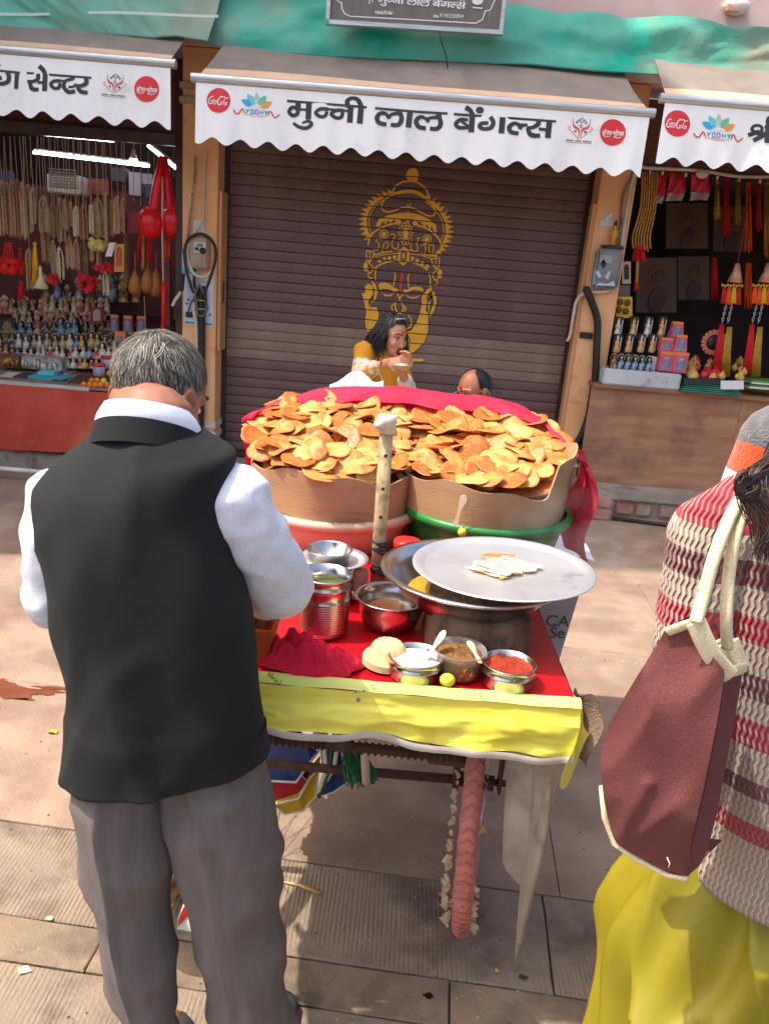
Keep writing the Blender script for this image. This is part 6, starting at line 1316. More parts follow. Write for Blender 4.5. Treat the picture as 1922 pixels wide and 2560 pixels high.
# ================================================================== right pillar fittings and right stall
z6 = zf(1380, 380, 1922, 1661); z7 = zf(1380, 820, 1922, 1661)
def a6(x, y, Y): return at(*z6(x, y), Y)
def a7(x, y, Y): return at(*z7(x, y), Y)
A6 = lambda x, y, dy=0: a6(x, y, YP - .004 - dy)
m2 = thing('electric_meter', 'grey electric meter box with a black diamond window on the right pillar', 'meter', tuple(A6(400, 1040)))
p, q = A6(285, 1040), A6(530, 755); MB().box((p.x, YP - .08, p.z), (q.x, YP - .001, q.z)).build('case', M('meter_grey', (140, 142, 146), (112, 112, 116), 6, .35, c3=(86, 76, 76), sc3=9), m2, False, bevel=.02)
f = lambda x, y: A6(x, y, .0795); MB().add([f(368, 855), f(392, 895), f(415, 855), f(392, 820)], [(0, 1, 2, 3)]).build('diamond_window', m_black, m2, False)
p, q = f(360, 845), f(460, 795); MB().box((p.x, YP - .0835, p.z), (q.x, YP - .0812, q.z)).build('dial_plate', M('dial_grey', (166, 168, 164)), m2, False)
for pts_, c in (([(305, 1020), (320, 900), (335, 895), (330, 1010)], (96, 170, 200)), ([(330, 920), (350, 905), (380, 955), (350, 965)], (206, 206, 212)), ([(400, 960), (430, 915), (450, 910), (425, 980)], (206, 206, 212)), ([(330, 1022), (360, 1000), (420, 1010), (470, 985), (480, 1028)], (196, 206, 220))): MB().add([f(x, y) for x, y in pts_], [(0, 1, 2, 3) if len(pts_) == 4 else (0, 1, 2, 3, 4)]).build('torn_label', M('torn_%d' % c[0], c), m2, False)
pts_ = [(360, 575), (370, 535), (430, 480), (460, 462), (465, 568)]; tag(MB().prism([A6(x, y, .004) for x, y in pts_], (0, .003, 0)).build('torn_poster', M('poster_white', (214, 212, 206), (150, 190, 206), 18, .7, lo=.5, hi=.6), None, False), 'torn white poster scrap above the right pillar meter', 'poster')
c = A6(455, 745, .03); stt = thing('statuette', 'small golden statuette with a dark crown standing on the right meter box', 'statuette', tuple(c)); MB().box((c.x - .075, c.y - .03, c.z - .0), (c.x + .075, c.y + .02, c.z + .025)).build('plinth', m_dkarch, stt, False)
MB().lathe([(.0, .026), (.024, .028), (.022, .04), (.012, .046), (.018, .06), (.022, .09), (.016, .115), (.02, .13), (.008, .14), (.012, .15), (.012, .165), (.003, .19)], c, 16).build('body', M('gold_toy', (206, 140, 40), (226, 170, 60), 20, .35), stt); MB().lathe([(.014, .158), (.012, .172), (.004, .196)], c, 12).build('crown', m_dkarch, stt)
for s in (-1, 1): MB().caps(c + V(s * .02, 0, .125), c + V(s * .026, -.006, .09), .006, .005, 8).build('arm', MATS['gold_toy'], stt)
ribbed([(255, 1040), (310, 1170), (345, 1300), (340, 1471), (325, 1750), (285, 1990), (232, 2150), (170, 2270), (110, 2440), (105, 2620), (165, 2800)], .026, 'ribbed black conduit curving down the right pillar to the ground', A6, .04)
cable([(250, 1030), (265, 1090), (310, 1170)], .014, m_black, 'black sleeve where the conduit leaves the right meter', A_=A6, dy=.05)
cable([(480, 1035), (400, 1070), (260, 1080), (190, 1130), (160, 1250), (135, 1400), (112, 1450)], .011, m_pvc, 'cream flex curving left from the right meter down the pillar', A_=A6, dy=.03)
cable([(690, 110), (640, 160), (605, 250), (570, 450), (540, 650), (530, 760)], .013, m_pvc, 'cream pipe bending down the right pillar to the meter', 'pipe', A6, .03, 'pipe'); cable([(630, 100), (600, 200), (550, 300), (530, 400), (525, 560), (512, 720)], .010, M('cable_bluegrey', (70, 70, 110), (150, 130, 110), 9, .6), 'blue grey cable beside the cream pipe on the right pillar', A_=A6, dy=.03)
cable([(640, -60), (665, 40), (690, 115), (900, 130), (1150, 145), (1400, 185), (1661, 190)], .011, m_pvc, 'cream pipe running along the right fascia board', 'pipe', lambda x, y, dy=0: a6(x, y, YP + .03), 0, 'pipe')
c = a6(1148, 170, YP + .01); tag(MB().sph(c, (.045, .02, .03), 14, 8).build('socket_box', m_pvc), 'round cream junction box on the right fascia pipe', 'junction box')
p, q = A6(205, 1425), A6(310, 1385); tag(MB().box((p.x, YP - .02, p.z), (q.x, YP - .003, q.z)).build('handle_plate', m_black, None, False, bevel=.005), 'black slot plate low on the right pillar', 'plate')
tb_ = MB().box((pr0 - .03, YP + .0, .05), (pr0 - .002, YP + .10, 2.2)); tag(tb_.build('cover_board', M('ply_pale', (216, 158, 108)), None, False, bevel=.004), 'tall plywood strip on the left flank of the right pillar', 'board')
# right counter
rc_ = thing('stall_counter', 'right stall counter with red brown plywood front', 'counter', (2.6, 5.9, 0)); zr7 = a7(600, 445, 5.72).z
MB().box((pr1 - .12, 5.74, .215), (a7(1475, 600, 5.72).x, 5.765, zr7 - .03)).build('front_panel', m_wood, rc_, False, bevel=.003); MB().box((pr1 - .12, 5.7, zr7 - .03), (4.4, 6.3, zr7)).build('top', M('counter_wood', (150, 108, 78), (130, 92, 66), 5, .6, stretch=(1, 6, 1)), rc_, False, bevel=.004)
MB().box((a7(1480, 600, 5.72).x, 5.75, .215), (4.4, 5.78, zr7 - .03)).build('front_panel', M('ply_yellow', (170, 128, 90), (150, 110, 76), 4, .65, stretch=(1, 1, 5)), rc_, False); MB().box((pr1 - .1, 5.8, .215), (4.4, 6.25, zr7 - .031)).build('body', m_dark, rc_, False)
MB().box((a7(1452, 600, 5.72).x, 5.735, .215), (a7(1500, 600, 5.72).x, 5.745, zr7 - .03)).build('trim_strip', M('ply_yellow', (170, 128, 90)), rc_, False)
p, q = a7(385, 420, 5.70), a7(1000, 335, 5.70); tag(MB().box((p.x, 5.70, zr7), (q.x, 5.95, zr7 + .115)).build('marble_slab', M('marble', (206, 206, 208), (186, 188, 192), 3, .4, c3=(150, 150, 156), sc3=4, lo3=.6, hi3=.66), None, False, bevel=.01), 'white marble shelf block on the right counter', 'shelf block'); zm7 = zr7 + .115
for i in range(6): p = a7(462 + i * 54, 300, 5.76); fig(1, [6, 4, 4, 4, 4, 4][i], (p.x, 5.76, zm7), .78, 0, 'small silver arched figurine in the front row of the right stall' if i else 'small bronze arched figurine at the left end of the right stall row', 'silver figurines on the marble block' if i else 'bronze figurine')
def pack(x0_, x1_, y0_, y1_, Y, label, group, A_, mi):
    p, q = A_(x0_, y1_, Y), A_(x1_, y0_, Y); w_ = q.x - p.x; h = q.z - p.z; cx_ = (p.x + q.x) / 2; t = thing('boxed_figurine', label, 'boxed figurine', (cx_, Y, p.z), group)
    MB().box((p.x, Y, p.z), (q.x, Y + .06, q.z)).build('case', m_dkarch, t, False, bevel=.004)
    s_ = h / .15; bd = MB().lathe([(r_ * s_ * .85, z_ * s_) for r_, z_ in ((0, 0), (.03, 0), (.026, .03), (.02, .06), (.024, .085), (.008, .1), (.014, .11), (.012, .125), (.003, .14))], (cx_ - .006, Y - .008, p.z + .004), 12).build('body', [fig_mats[3], fig_mats[5], fig_mats[4], M('fig_orange', (226, 150, 60), (200, 190, 180), 20, .4)][mi], t)
    MB().box((q.x - .012, Y - .006, p.z + .01), (q.x - .004, Y - .001, q.z - .02)).build('side_strip', m_alu, t, False)
zrow2 = zm7 + .12
for i, x in enumerate((500, 588, 682, 770)): pack(x - 40, x + 40, 50, 188, 5.84, ['first', 'second', 'third', 'fourth'][i] + ' black boxed orange figurine from the left in the middle row', None, a7, 3)
for i, x in enumerate((505, 622, 732, 838)): pack(x - 44, x + 46, 1265, 1420, 5.92, ['first', 'second', 'third', 'fourth'][i] + ' dark boxed figurine from the left in the top row', None, a6, [1, 0, 1, 0][i])
p, q = a7(745, 318, 5.80), a7(805, 222, 5.80); tag(MB().box((p.x, 5.80, zm7), (q.x, 5.9, q.z)).build('carton', M('carton_206', (206, 200, 204)), None, False, bevel=.004), 'plain white carton between figurines and the pink boxes', 'carton')
stp = MB().box((pr1 + .04, 5.83, zm7), (q.x - .09, 6.2, a7(600, 190, 5.84).z - .004)).build('step_shelf', m_dark, rc_, False); MB().box((pr1 + .04, 5.915, a7(600, 190, 5.84).z), (q.x + .2, 6.2, a6(700, 1420, 5.92).z - .003)).build('step_shelf', m_dark, rc_, False)
m_pb = M('box_pink', (206, 90, 116), (186, 76, 104), 6, .5)
boxed(a7, 808, 912, 176, 326, 5.74, 'lower left pink gift box on the right counter', None, 1.0, m_pb); boxed(a7, 914, 1022, 182, 340, 5.73, 'lower right pink gift box on the right counter', None, 1.0, m_pb); boxed(a7, 820, 920, 72, 176, 5.76, 'upper left pink gift box with blue window', None, .95, m_pb); boxed(a7, 922, 1030, 48, 186, 5.74, 'upper right tapering pink gift box with orange cap', None, .7, m_pb); boxed(a6, 895, 1005, 1295, 1425, 5.85, 'tapering pink gift box behind the others', None, .65, m_pb)
# coconuts and red wrapped offerings
FRR = random.Random(12); m_coc = M('coconut', (226, 184, 96), (204, 156, 74), 20, .8, bump=.4, bsc=90); m_wr = M('red_wrap', (186, 22, 40), (214, 60, 66), 14, .4, lo=.45, hi=.6)
trz = a7(1200, 400, 5.72).z; tr = thing('glass_tray', 'green edged stack of glass sheets under the fruit on the right counter', 'glass', (2.6, 5.75, zr7)); p, q = a7(985, 480, 5.66), a7(1455, 480, 5.66)
for i in range(6): MB().box((p.x + .012 * i, 5.66 + .004 * i, zr7 + .002 + i * .013), (q.x - .008 * i, 5.95, zr7 + .011 + i * .013)).build('pane', M('glass_edge', (40, 110, 92), (60, 140, 120), 8, .1), tr, False)
card(1290, 405, 1465, 470, 5.65, (214, 216, 222), 'white printed card before the fruit tray', a7); card(1010, 385, 1285, 430, 5.652, (40, 42, 46), 'dark strip along the front of the fruit tray', a7)
for i in range(44):
    x, y = FRR.uniform(1040, 1475), FRR.uniform(250, 385); red = (1100 < x < 1330 and y > 240) if i < 24 else False
    if i >= 24 and FRR.random() < .3: x = FRR.uniform(1030, 1120)
    Y = 5.72 + (385 - y) / 135 * .35; p = a7(x, y, Y); r = FRR.uniform(.026, .036) if red else FRR.uniform(.022, .032)
    t = thing('wrapped_coconut' if red else 'coconut', 'red cloth wrapped offering in the pile on the right counter' if red else 'small tan coconut in the pile on the right counter', 'offering' if red else 'coconut', tuple(p), 'red wrapped offerings piled on the right counter' if red else 'tan coconuts piled on the right counter')
    MB().lathe([(.2 * r, -r), (.8 * r, -.65 * r), (r, 0), (.8 * r, .6 * r), (.35 * r, .95 * r), (.15 * r, 1.15 * r)], p, 12).build('shell', m_wr if red else m_coc, t)
    MB().sph(p + V(0, 0, 1.15 * r), (r * .35, r * .35, r * .3), 8, 6).build('knot', m_wr if red else m_coc, t)
for i in range(5):
    P = [a7(x, y - i * 14, 5.75 + .02 * i) for x, y in ((1475, 455), (1655, 478))]; tag(MB().box((P[0].x + FRR.uniform(0, .02), 5.72, P[0].z), (P[1].x + FRR.uniform(0, .2), 6.0, P[0].z + .012)).build('magazine', M('mag_%d' % (i % 3), [(214, 214, 206), (96, 150, 60), (60, 60, 66)][i % 3]), None, False), ['white magazine at the bottom of the stack', 'green edged magazine second in the stack', 'dark magazine in the middle of the stack', 'white magazine fourth in the stack', 'green magazine on top of the stack'][i] + ' on the right counter', 'magazine')
# hanging things of the right stall
m_gold = M('gold_bead', (176, 120, 50), (206, 156, 80), 50, .5, bump=.6, bsc=160)
gt = thing('gold_bead_rope', 'bunch of long golden bead ropes hanging by the right pillar', 'bead ropes', tuple(a6(690, 780, 6.0)))
for i in range(7):
    x = 660 + i * 19; P = cat([a6(x + 30, 150, 6.0 + .01 * (i % 3)), a6(x + 16, 420, 6.0), a6(x - 20 - (8 - i) * 3, 640, 6.0), a6(x - 40 + i * 3, 740 + 12 * (i % 3), 6.0)], 14); MB().tube(P, [.0058 * (1 + .35 * (k_ % 2)) for k_ in range(len(P))], 6).build('rope', m_gold, gt)
P = cat([a6(655, 760, 6.02), a6(650, 900, 6.02), a6(640, 1050, 6.02)], 14); MB().tube(P, .012, 6).build('rope', m_gold, gt)
fringe('tassel', 665, 735, 840, 100, m_tr, 5.99, 'dark red tassels at the end of the golden bead ropes', 'tassel', 12, a6, 1); fringe('tassel', 645, 1015, 1065, 40, m_tr, 6.0, 'small red tip of the lowest golden bead rope', 'tassel', 6, a6, 1)
for i, (x0_, x1_, y1_, sk_) in enumerate(((815, 890, 400, -30), (900, 1030, 380, -20), (1060, 1200, 375, 0))):
    pk = thing('red_packet', ['left', 'middle', 'right'][i] + ' red cloth packet in clear wrap hanging under the right fascia', 'packet', tuple(a6(x0_, y1_, 6.0))); mb = MB()
    def pf_(u, v): return a6(x0_ + (x1_ - x0_) * u + sk_ * v, 160 + (y1_ - 60 - 160) * v, 6.0) + V(0, -.03 * sin(u * pi) * sin(v * pi) - .012 * sin(u * 9 + v * 5), .008 * sin(u * 14))
    mb.grid(pf_, 12, 12); mb.grid(lambda u, v: pf_(1 - u, v) + V(0, .05 * sin(u * pi), 0), 12, 12); mb.build('cloth', M('packet_red', (186, 18, 44), (206, 50, 70), 14, .35), pk); MB().grid(lambda u, v: a6(x0_ + (x1_ - x0_) * u + sk_ * (1 + v * .3) - 6, y1_ - 65 + 60 * v, 5.99) + V(0, -.02 * sin(u * 7 + v * 4), 0), 8, 4).build('wrap_end', M('wrap_clear', (190, 170, 160), (150, 130, 124), 24, .15), pk)
for i, (x0_, y0_, x1_, y1_, Y) in enumerate(((870, 390, 1190, 740, 7.2), (640, 810, 950, 1230, 7.0), (960, 800, 1200, 1130, 7.25), (1230, 420, 1500, 760, 7.4))):
    pf2 = card(x0_, y0_, x1_, y1_ , Y, (104, 80, 60), ['large dim framed deity picture behind the red packets', 'lower dim framed arch picture behind the figurines', 'dim tan picture panel beside the arch picture', 'dark picture at the right of the stall back wall'][i], a6, 0, 'picture', 'framed_picture', (112, 70, 44))
    q0, q1 = a6(x0_ + (x1_ - x0_) * .5, y1_ - (y1_ - y0_) * .62, Y - .004), a6(x0_ + (x1_ - x0_) * .5, y1_ - (y1_ - y0_) * .22, Y - .004); rq = (q0.z - q1.z); MB().sph(q0 + V(0, .0, .02), (rq * .26, .004, rq * .30), 14, 8).build('painted_head', M('dim_face', (130, 84, 60), (70, 44, 40), 20, .5), pf2); MB().sph(q1, (rq * .42, .004, rq * .62), 14, 8).build('painted_robe', M('dim_robe', (110, 52, 36), (60, 50, 60), 26, .5), pf2); MB().tube([q0 + V(rq * .36 * cos(a), -.002, .02 + rq * .40 * sin(a)) for a in [2 * pi * k_ / 20 for k_ in range(21)]], rq * .03, 5).build('painted_halo', M('dim_gold', (140, 104, 50), rough=.5), pf2)
yb2 = card(485, 1110, 612, 1272, 5.97, (226, 180, 24), 'yellow board with four dark cups beside the right pillar', a6, 0, 'board', 'cup_board')
for x, y in ((515, 1148), (572, 1155), (505, 1208), (560, 1220)): pc_ = a6(x, y, 5.96); MB().lathe([(.001, 0), (.020, 0), (.024, .008), (.018, .014)], (0, 0, 0), 16).build('cup', M('cup_dark', (96, 60, 48), rough=.3), yb2).matrix_local = Matrix.Translation(pc_ - ORG[yb2]) @ Matrix.Rotation(pi / 2, 4, 'X') @ Matrix.Translation(ORG[yb2])
card(535, 840, 600, 1010, 6.0, (190, 176, 150), 'pale phone sized box with dark window by the right pillar', a6, 0, 'box', 'slim_box', (44, 44, 48)); card(500, 1020, 595, 1110, 6.02, (110, 100, 106), 'grey photo card below the slim box', a6, 0, 'card')
for i, (x, y0_, y1_, wd_, mt, lb) in enumerate(((1260, 230, 520, 40, m_tg, 'dim gold'), (1330, 210, 640, 50, m_tr, 'dim red'), (1420, 220, 560, 46, m_tg, 'dim wide gold'), (1500, 240, 760, 50, m_to, 'dim orange'), (1580, 220, 600, 44, m_tr, 'dim crimson'), (1640, 240, 800, 46, m_tg, 'dim long gold'), (1240, 820, 1120, 50, m_tr, 'low dim red'), (1500, 860, 1200, 60, m_to, 'low dim orange'))):
    fringe('garland', x, y0_, y1_, wd_, mt, 6.7 + .1 * (i % 3), lb + ' garland hanging deep inside the right stall', 'garland', 10, a6, 1)
def charm(x0_, xt, ytop, y_knot, cols, xs, xl, label):
    Y = 5.85; t = thing('hanging_charm', label, 'hanging charm', tuple(a6(xl, 1000, Y))); MB().tube([a6(x0_, ytop, Y), a6((x0_ + xt) / 2, (ytop + y_knot) / 2, Y), a6(xt, y_knot, Y)], .004, 5).build('cord', M('cord_maroon', (110, 50, 60)), t)
    MB().tube([a6(xt, y_knot, Y), a6(xt - 8, y_knot + 70, Y), a6(xt - 25, y_knot + 150, Y)], [.014, .03, .055], 12).build('gold_cap', M('gold_trim', (190, 140, 70), (214, 160, 150), 60, .4, metal=.3), t)
    for i in range(8): pc_ = a6(xs[0] + (xs[1] - xs[0]) * i / 7, y_knot + 170 + 6 * (i % 2), Y - .02); MB().sph(pc_, (.012, .012, .014), 8, 6).build('bell', M('brass_bell', (200, 160, 60), rough=.25, metal=.9), t)
    for i, c in enumerate(cols):
        x = xs[0] + (xs[1] - xs[0]) * (i + .5) / len(cols); mb = MB()
        for k_ in range(9): u = k_ / 8 - .5; mb.tube([a6(x + u * 14, y_knot + 180, Y - .015), a6(x + u * 36 - 10, y_knot + 310 + 10 * (i % 2), Y - .015)], .006, 5)
        o = mb.build('tassel', c, t); o['kind'] = 'stuff'
    for i, xx in enumerate(xl_ := (xl - 22, xl + 22)):
        y_ = y_knot + 325
        for q in range(7): pc_ = a6(xx - 5 * q, y_ + q * 21, Y); mb = MB(); mb.tube([pc_ + V(.009 * cos(a) * (1 if q % 2 else .35), .009 * cos(a) * (.35 if q % 2 else 1), .014 * sin(a)) for a in [2 * pi * k_ / 10 for k_ in range(11)]], .0028, 5); mb.build('chain_link', m_alu, t)
    mb = MB()
    for k_ in range(12): u = k_ / 11 - .5; mb.tube([a6(xl - 55 + u * 20, y_knot + 470, Y), a6(xl - 70 + u * 40, y_knot + 620, Y), a6(xl - 100 + u * 66, y_knot + 860, Y)], .0075, 5)
    o = mb.build('long_tassel', m_tr, t); o['kind'] = 'stuff'; mb = MB()
    for k_ in range(12): u = k_ / 11 - .5; mb.tube([a6(xl + 5 + u * 30, y_knot + 490, Y), a6(xl - 12 + u * 46, y_knot + 640, Y), a6(xl - 32 + u * 66, y_knot + 870, Y)], .006, 5)
    o = mb.build('long_tassel', m_tg, t); o['kind'] = 'stuff'
charm(1532, 1418, 210, 850, [m_tr, m_to, m_ty, m_tr], (1300, 1450), 1352, 'left red gold and yellow tasselled hanging charm in the right stall')
charm(1700, 1655, 210, 850, [m_to, m_to, m_ty, m_to], (1535, 1680), 1585, 'right orange tasselled hanging charm at the edge of the picture')
fp_ = a7(1235, 110, 5.95); ff = thing('paper_fan', 'round peach petal fan standing behind the red tassel', 'fan', tuple(fp_))
for i in range(18): a = 2 * pi * i / 18; d = V(cos(a), 0, sin(a)); MB().obox(fp_ + d * .075, d * .018, V(0, .003, 0), d.cross(V(0, 1, 0)) * .011).build('petal', M('peach', (222, 130, 100)), ff, False)
MB().tube([fp_ + V(0, -.004, 0), fp_ + V(0, .004, 0)], .058, 24).build('disc', m_dkarch, ff)
# box lying on the ground behind the legs
bx2 = thing('cardboard_cup', 'crushed red and white paper carton on the ground behind the legs', 'carton', tuple(atz(405, 2008, 0))); P = [atz(383, 2008, .0), atz(430, 2016, 0)]
MB().prism([P[0], P[1], P[1] + V(0, .02, .07), P[0] + V(.03, .02, .095), P[0] + V(0, .0, .03)], (0.0, .04, 0)).build('carton', M('carton_white', (226, 222, 206), rough=.6), bx2, False); MB().prism([P[0] + V(.002, -.002, .012), P[0] + V(.03, -.002 + .011, .045), P[0] + V(.04, .018 , .092), P[0] + V(.012, .008, .06)], (0, -.002, 0)).build('red_print', m_red, bx2, False)
# unseen building added beyond the left frame edge to cast shade on the shop fronts
nb = thing('shade_building', 'tall cream unseen building added at left to shade the shop row', 'building', (-8, 7, 0)); m_nb = M('shade_building_cream', (206, 176, 150), (190, 160, 134), 2, .85)
MB().box((-14, 3.40, 0), (-4.75, 12, 15)).build('wall', m_nb, nb, False)
for i in range(4):
    for z_ in (1.6, 4.4, 7.4, 10.4): MB().box((-12 + i * 1.8, 3.375, z_), (-11 + i * 1.8, 3.398, z_ + 1.4)).build('window', m_dark, nb, False)
# ================================================================== people
def skin(name, c, c2, **k): return M(name, c, c2, 14, .5, bump=.08, bsc=120, sss=.12, **k)
m_skin1 = skin('skin_brown', (156, 104, 82), (136, 88, 68)); m_skin2 = skin('skin_light_brown', (216, 156, 124), (204, 142, 110)); m_skin3 = skin('skin_tan', (176, 114, 84), (160, 100, 72))
m_hair_g = [M('hair_dark_grey', (50, 46, 42), rough=.5), M('hair_grey', (104, 97, 87), rough=.5), M('hair_white', (178, 170, 156), rough=.5)]
m_hair_b = [M('hair_black', (22, 19, 20), rough=.35), M('hair_black2', (34, 29, 29), rough=.35), M('hair_black3', (16, 14, 15), rough=.3)]
m_hair_br = [M('hair_brown', (62, 44, 38), rough=.35), M('hair_brown2', (84, 60, 50), rough=.35), M('hair_brown3', (40, 30, 28), rough=.35)]
def hand(mb, wr, d, nrm, s=1.0, curl=.6, thumb=1):
    """palm + four unequal fingers + thumb; d: finger direction, nrm: back of the hand"""
    d = Vector(d).normalized(); nrm = Vector(nrm); nrm = (nrm - d * nrm.dot(d)).normalized(); sd_ = d.cross(nrm)
    for i, (off, L_) in enumerate(((-.028, .072), (-.009, .080), (.010, .074), (.027, .058))):
        k0 = wr + d * .012 * s + sd_ * off * .55 * s; k1 = wr + d * .082 * s + sd_ * off * s; mb.caps(k0, k1, .0135 * s, .0105 * s, 10)
        p = k1; ang = 0
        for f, r in ((.45, .0090), (.32, .0082), (.23, .0072)):
            ang += curl * (.75 + .06 * i); q = p + (d * cos(ang) - nrm * sin(ang)) * L_ * f * s; mb.caps(p, q, r * s, r * .92 * s, 8); p = q
    b = wr + d * .025 * s - sd_ * .026 * thumb * s * (1 if thumb > 0 else 1); 
    t1_ = b + (d * .6 - sd_ * thumb * .7 - nrm * .35).normalized() * .038 * s; t2_ = t1_ + (d * .9 - sd_ * thumb * .15 - nrm * .5).normalized() * .030 * s
    mb.caps(wr + d * .015 * s, b, .014 * s, .013 * s, 8); mb.caps(b, t1_, .0125 * s, .0105 * s, 8); mb.caps(t1_, t2_, .0102 * s, .0085 * s, 8)
def head(mb, c, Rm, s=1.0, female=False):
    P = lambda x, y, z: c + Rm @ (Vector((x, y, z)) * s)
    mb.sph(P(0, -.012, .03), Vector((.076, .094, .088)) * s, 24, 16, Rm)      # cranium
    mb.sph(P(0, .022, -.015), Vector((.066, .070, .080)) * s, 22, 14, Rm)     # face
    mb.sph(P(0, .040, -.062), Vector((.050, .048, .040)) * s, 18, 12, Rm)     # jaw
    mb.sph(P(0, .076, -.088), Vector((.020, .014, .014)) * s, 12, 8, Rm)      # chin
    fm = .8 if female else 1
    mb.caps(P(0, .085, .006), P(0, .098 if female else .104, -.028), .009 * s * fm, .012 * s * fm); mb.sph(P(0, .099 if female else .104, -.032), Vector((.017, .012, .010)) * s * fm, 12, 8, Rm)   # nose
    for g in (-1, 1):
        mb.sph(P(g * .036, .068, -.022), Vector((.022, .018, .02)) * s, 12, 8, Rm)        # cheek
        mb.caps(P(g * .012, .080 if female else .086, .030), P(g * .048, .062 if female else .066, .028), .010 * s, .009 * s, 8)      # brow ridge
        mb.sph(P(g * .080, -.006, -.010), Vector((.007, .020, .034)) * s, 12, 10, Rm @ Euler((radians(-12), radians(g * 12), radians(-g * 24))).to_matrix())
        rim = [P(g * (.081 + .014 * sin(a * .5 + .2)), -.008 - .022 * sin(a) * 1.0, -.008 + .035 * cos(a)) for a in [-.9 + 3.9 * i / 10 for i in range(11)]]
        mb.tube(rim, .0052 * s, 8)
        mb.sph(P(g * .078, .002, -.040), Vector((.007, .008, .010)) * s, 10, 8, Rm)
    return P
def face_parts(par, P, Rm, s, c_lip, brow=True, mouth_open=0, hairm=None):
    for g in (-1, 1):
        e = MB().sph(P(g * .031, .0725, .008), Vector((.0125, .009, .0085)) * s, 14, 10, Rm).build('eye', M('eye_white', (222, 214, 208), rough=.25), par)
        MB().sph(P(g * .031, .080, .006), Vector((.006, .0028, .006)) * s, 12, 8, Rm).build('iris', M('iris_dark', (30, 20, 16), rough=.2), e)
        MB().tube([P(g * .018, .084, .013), P(g * .031, .0835, .0175), P(g * .045, .074, .012)], .0026 * s, 6).build('eyelid', M('lid_shadow', (92, 56, 44)), par)
        if brow: MB().tube([P(g * .012, .098, .034), P(g * .032, .092, .040), P(g * .052, .072, .034)], [.003 * s, .0042 * s, .002 * s], 6).build('eyebrow', (hairm or m_hair_b)[0], par)
    if mouth_open:
        MB().sph(P(0, .086, -.064), Vector((.017, .010, mouth_open)) * s, 14, 10, Rm).build('mouth', M('mouth_dark', (60, 18, 18), rough=.5), par)
        ring = [P(.020 * cos(a), .091 - .012 * abs(cos(a)), -.064 + (mouth_open + .002) / 1 * sin(a)) for a in [2 * pi * i / 16 for i in range(17)]]; MB().tube(ring, .0042 * s, 8).build('lips', c_lip, par)
    else:
        MB().tube([P(-.022, .080, -.060), P(-.008, .091, -.058), P(.008, .091, -.058), P(.022, .080, -.060)], [.002, .0045, .0045, .002], 8).build('lips', c_lip, par)
def strand_mesh(mb, root, dirs, L_, w_, seg=3, mi=0, side=None):
    """flat tapering ribbon following a list of directions"""
    mb.cur = mi; p = Vector(root); pts = [p.copy()]
    for k in range(seg): p = p + dirs[min(k, len(dirs) - 1)] * (L_ / seg); pts.append(p.copy())
    sv_ = side if side is not None else dirs[0].orthogonal().normalized(); P = []
    for i, q in enumerate(pts):
        ww = w_ * (1 - .75 * (i / seg) ** 2); P += [q - sv_ * ww / 2, q + sv_ * ww / 2]
    mb.add(P, [(2 * i, 2 * i + 1, 2 * i + 3, 2 * i + 2) for i in range(seg)])
def garment(name, mb, mat, par, voxel=.006, fold=.004, fs=9, sm=8, seed=0, dirx=1, dirz=.5):
    o_ = Vector((seed * 7.1, seed * 3.3, 0))
    def dsp(p, n):
        q = Vector((p.x * fs * dirx, p.y * fs * dirx, p.z * fs * dirz)) + o_
        a = noise.noise(q); b = noise.noise(q * 2.3 + Vector((4, 1, 7))); r_ = 1 - abs(noise.noise(q * 1.4 + Vector((9, 2, 5))))
        return fold * (a * .9 + .5 * b + .8 * (r_ - .75))
    return remeshed(mb, name, mat, voxel, par, None, sm, dsp)
def sect(pairs, n=40, sub=5, ex=2.3, twist=None):
    """rings from left and right outline points (photo pixels at a depth) and a half thickness"""
    W = []
    for (lx, ly, rx_, ry_, Y, th) in pairs:
        L_, R_ = at(lx, ly, Y), at(rx_, ry_, Y); W.append((L_.x, L_.z, R_.x, R_.z, Y, th))
    W = cat(W, sub); rings = []
    for w_ in W:
        c = Vector(((w_[0] + w_[2]) / 2, w_[4], (w_[1] + w_[3]) / 2)); a = Vector(((w_[2] - w_[0]) / 2, 0, (w_[3] - w_[1]) / 2)); th = w_[5]; ring = []
        for k_ in range(n):
            t = 2 * pi * k_ / n; ct, st_ = cos(t), sin(t); ring.append(c + a * (abs(ct) ** (2 / ex) * (1 if ct >= 0 else -1)) + Vector((0, th * abs(st_) ** (2 / ex) * (1 if st_ >= 0 else -1), 0)))
        rings.append(ring)
    return rings
def foldify(rings, fn):
    c_ = [sum(r, Vector()) / len(r) for r in rings]
    return [[p + (p - c_[i]).normalized() * fn(p, i / (len(rings) - 1), k_ / len(r)) for k_, p in enumerate(r)] for i, r in enumerate(rings)]
# ------------------------------------------------------------------ the grey haired customer seen from behind
man = thing('person', 'grey haired man in black waistcoat and white shirt standing with his back turned', 'man', (-.36, 1.14, 0))
hc = at(342, 856, 1.30); Rh = (Euler((0, 0, radians(-30))).to_matrix() @ Euler((radians(-27), radians(4), 0)).to_matrix())
bd = MB(); P = head(bd, hc, Rh, .885)
nb0 = at(330, 930, 1.205); bd.caps(P(0, -.028, -.03), nb0, .056, .060); bd.caps(P(0, .01, -.06), nb0 + V(.0, .03, 0), .048, .056)
sL, sR = at(128, 1080, 1.185), at(508, 1080, 1.19); eL, eR = at(118, 1290, 1.19), at(610, 1262, 1.25); wL_, wR_ = at(215, 1335, 1.42), at(562, 1300, 1.42)
pel = at(350, 1580, 1.14); bd.caps(nb0, pel + V(0, 0, .25), .075, .085); bd.caps(pel + V(0, 0, .25), pel, .085, .075)
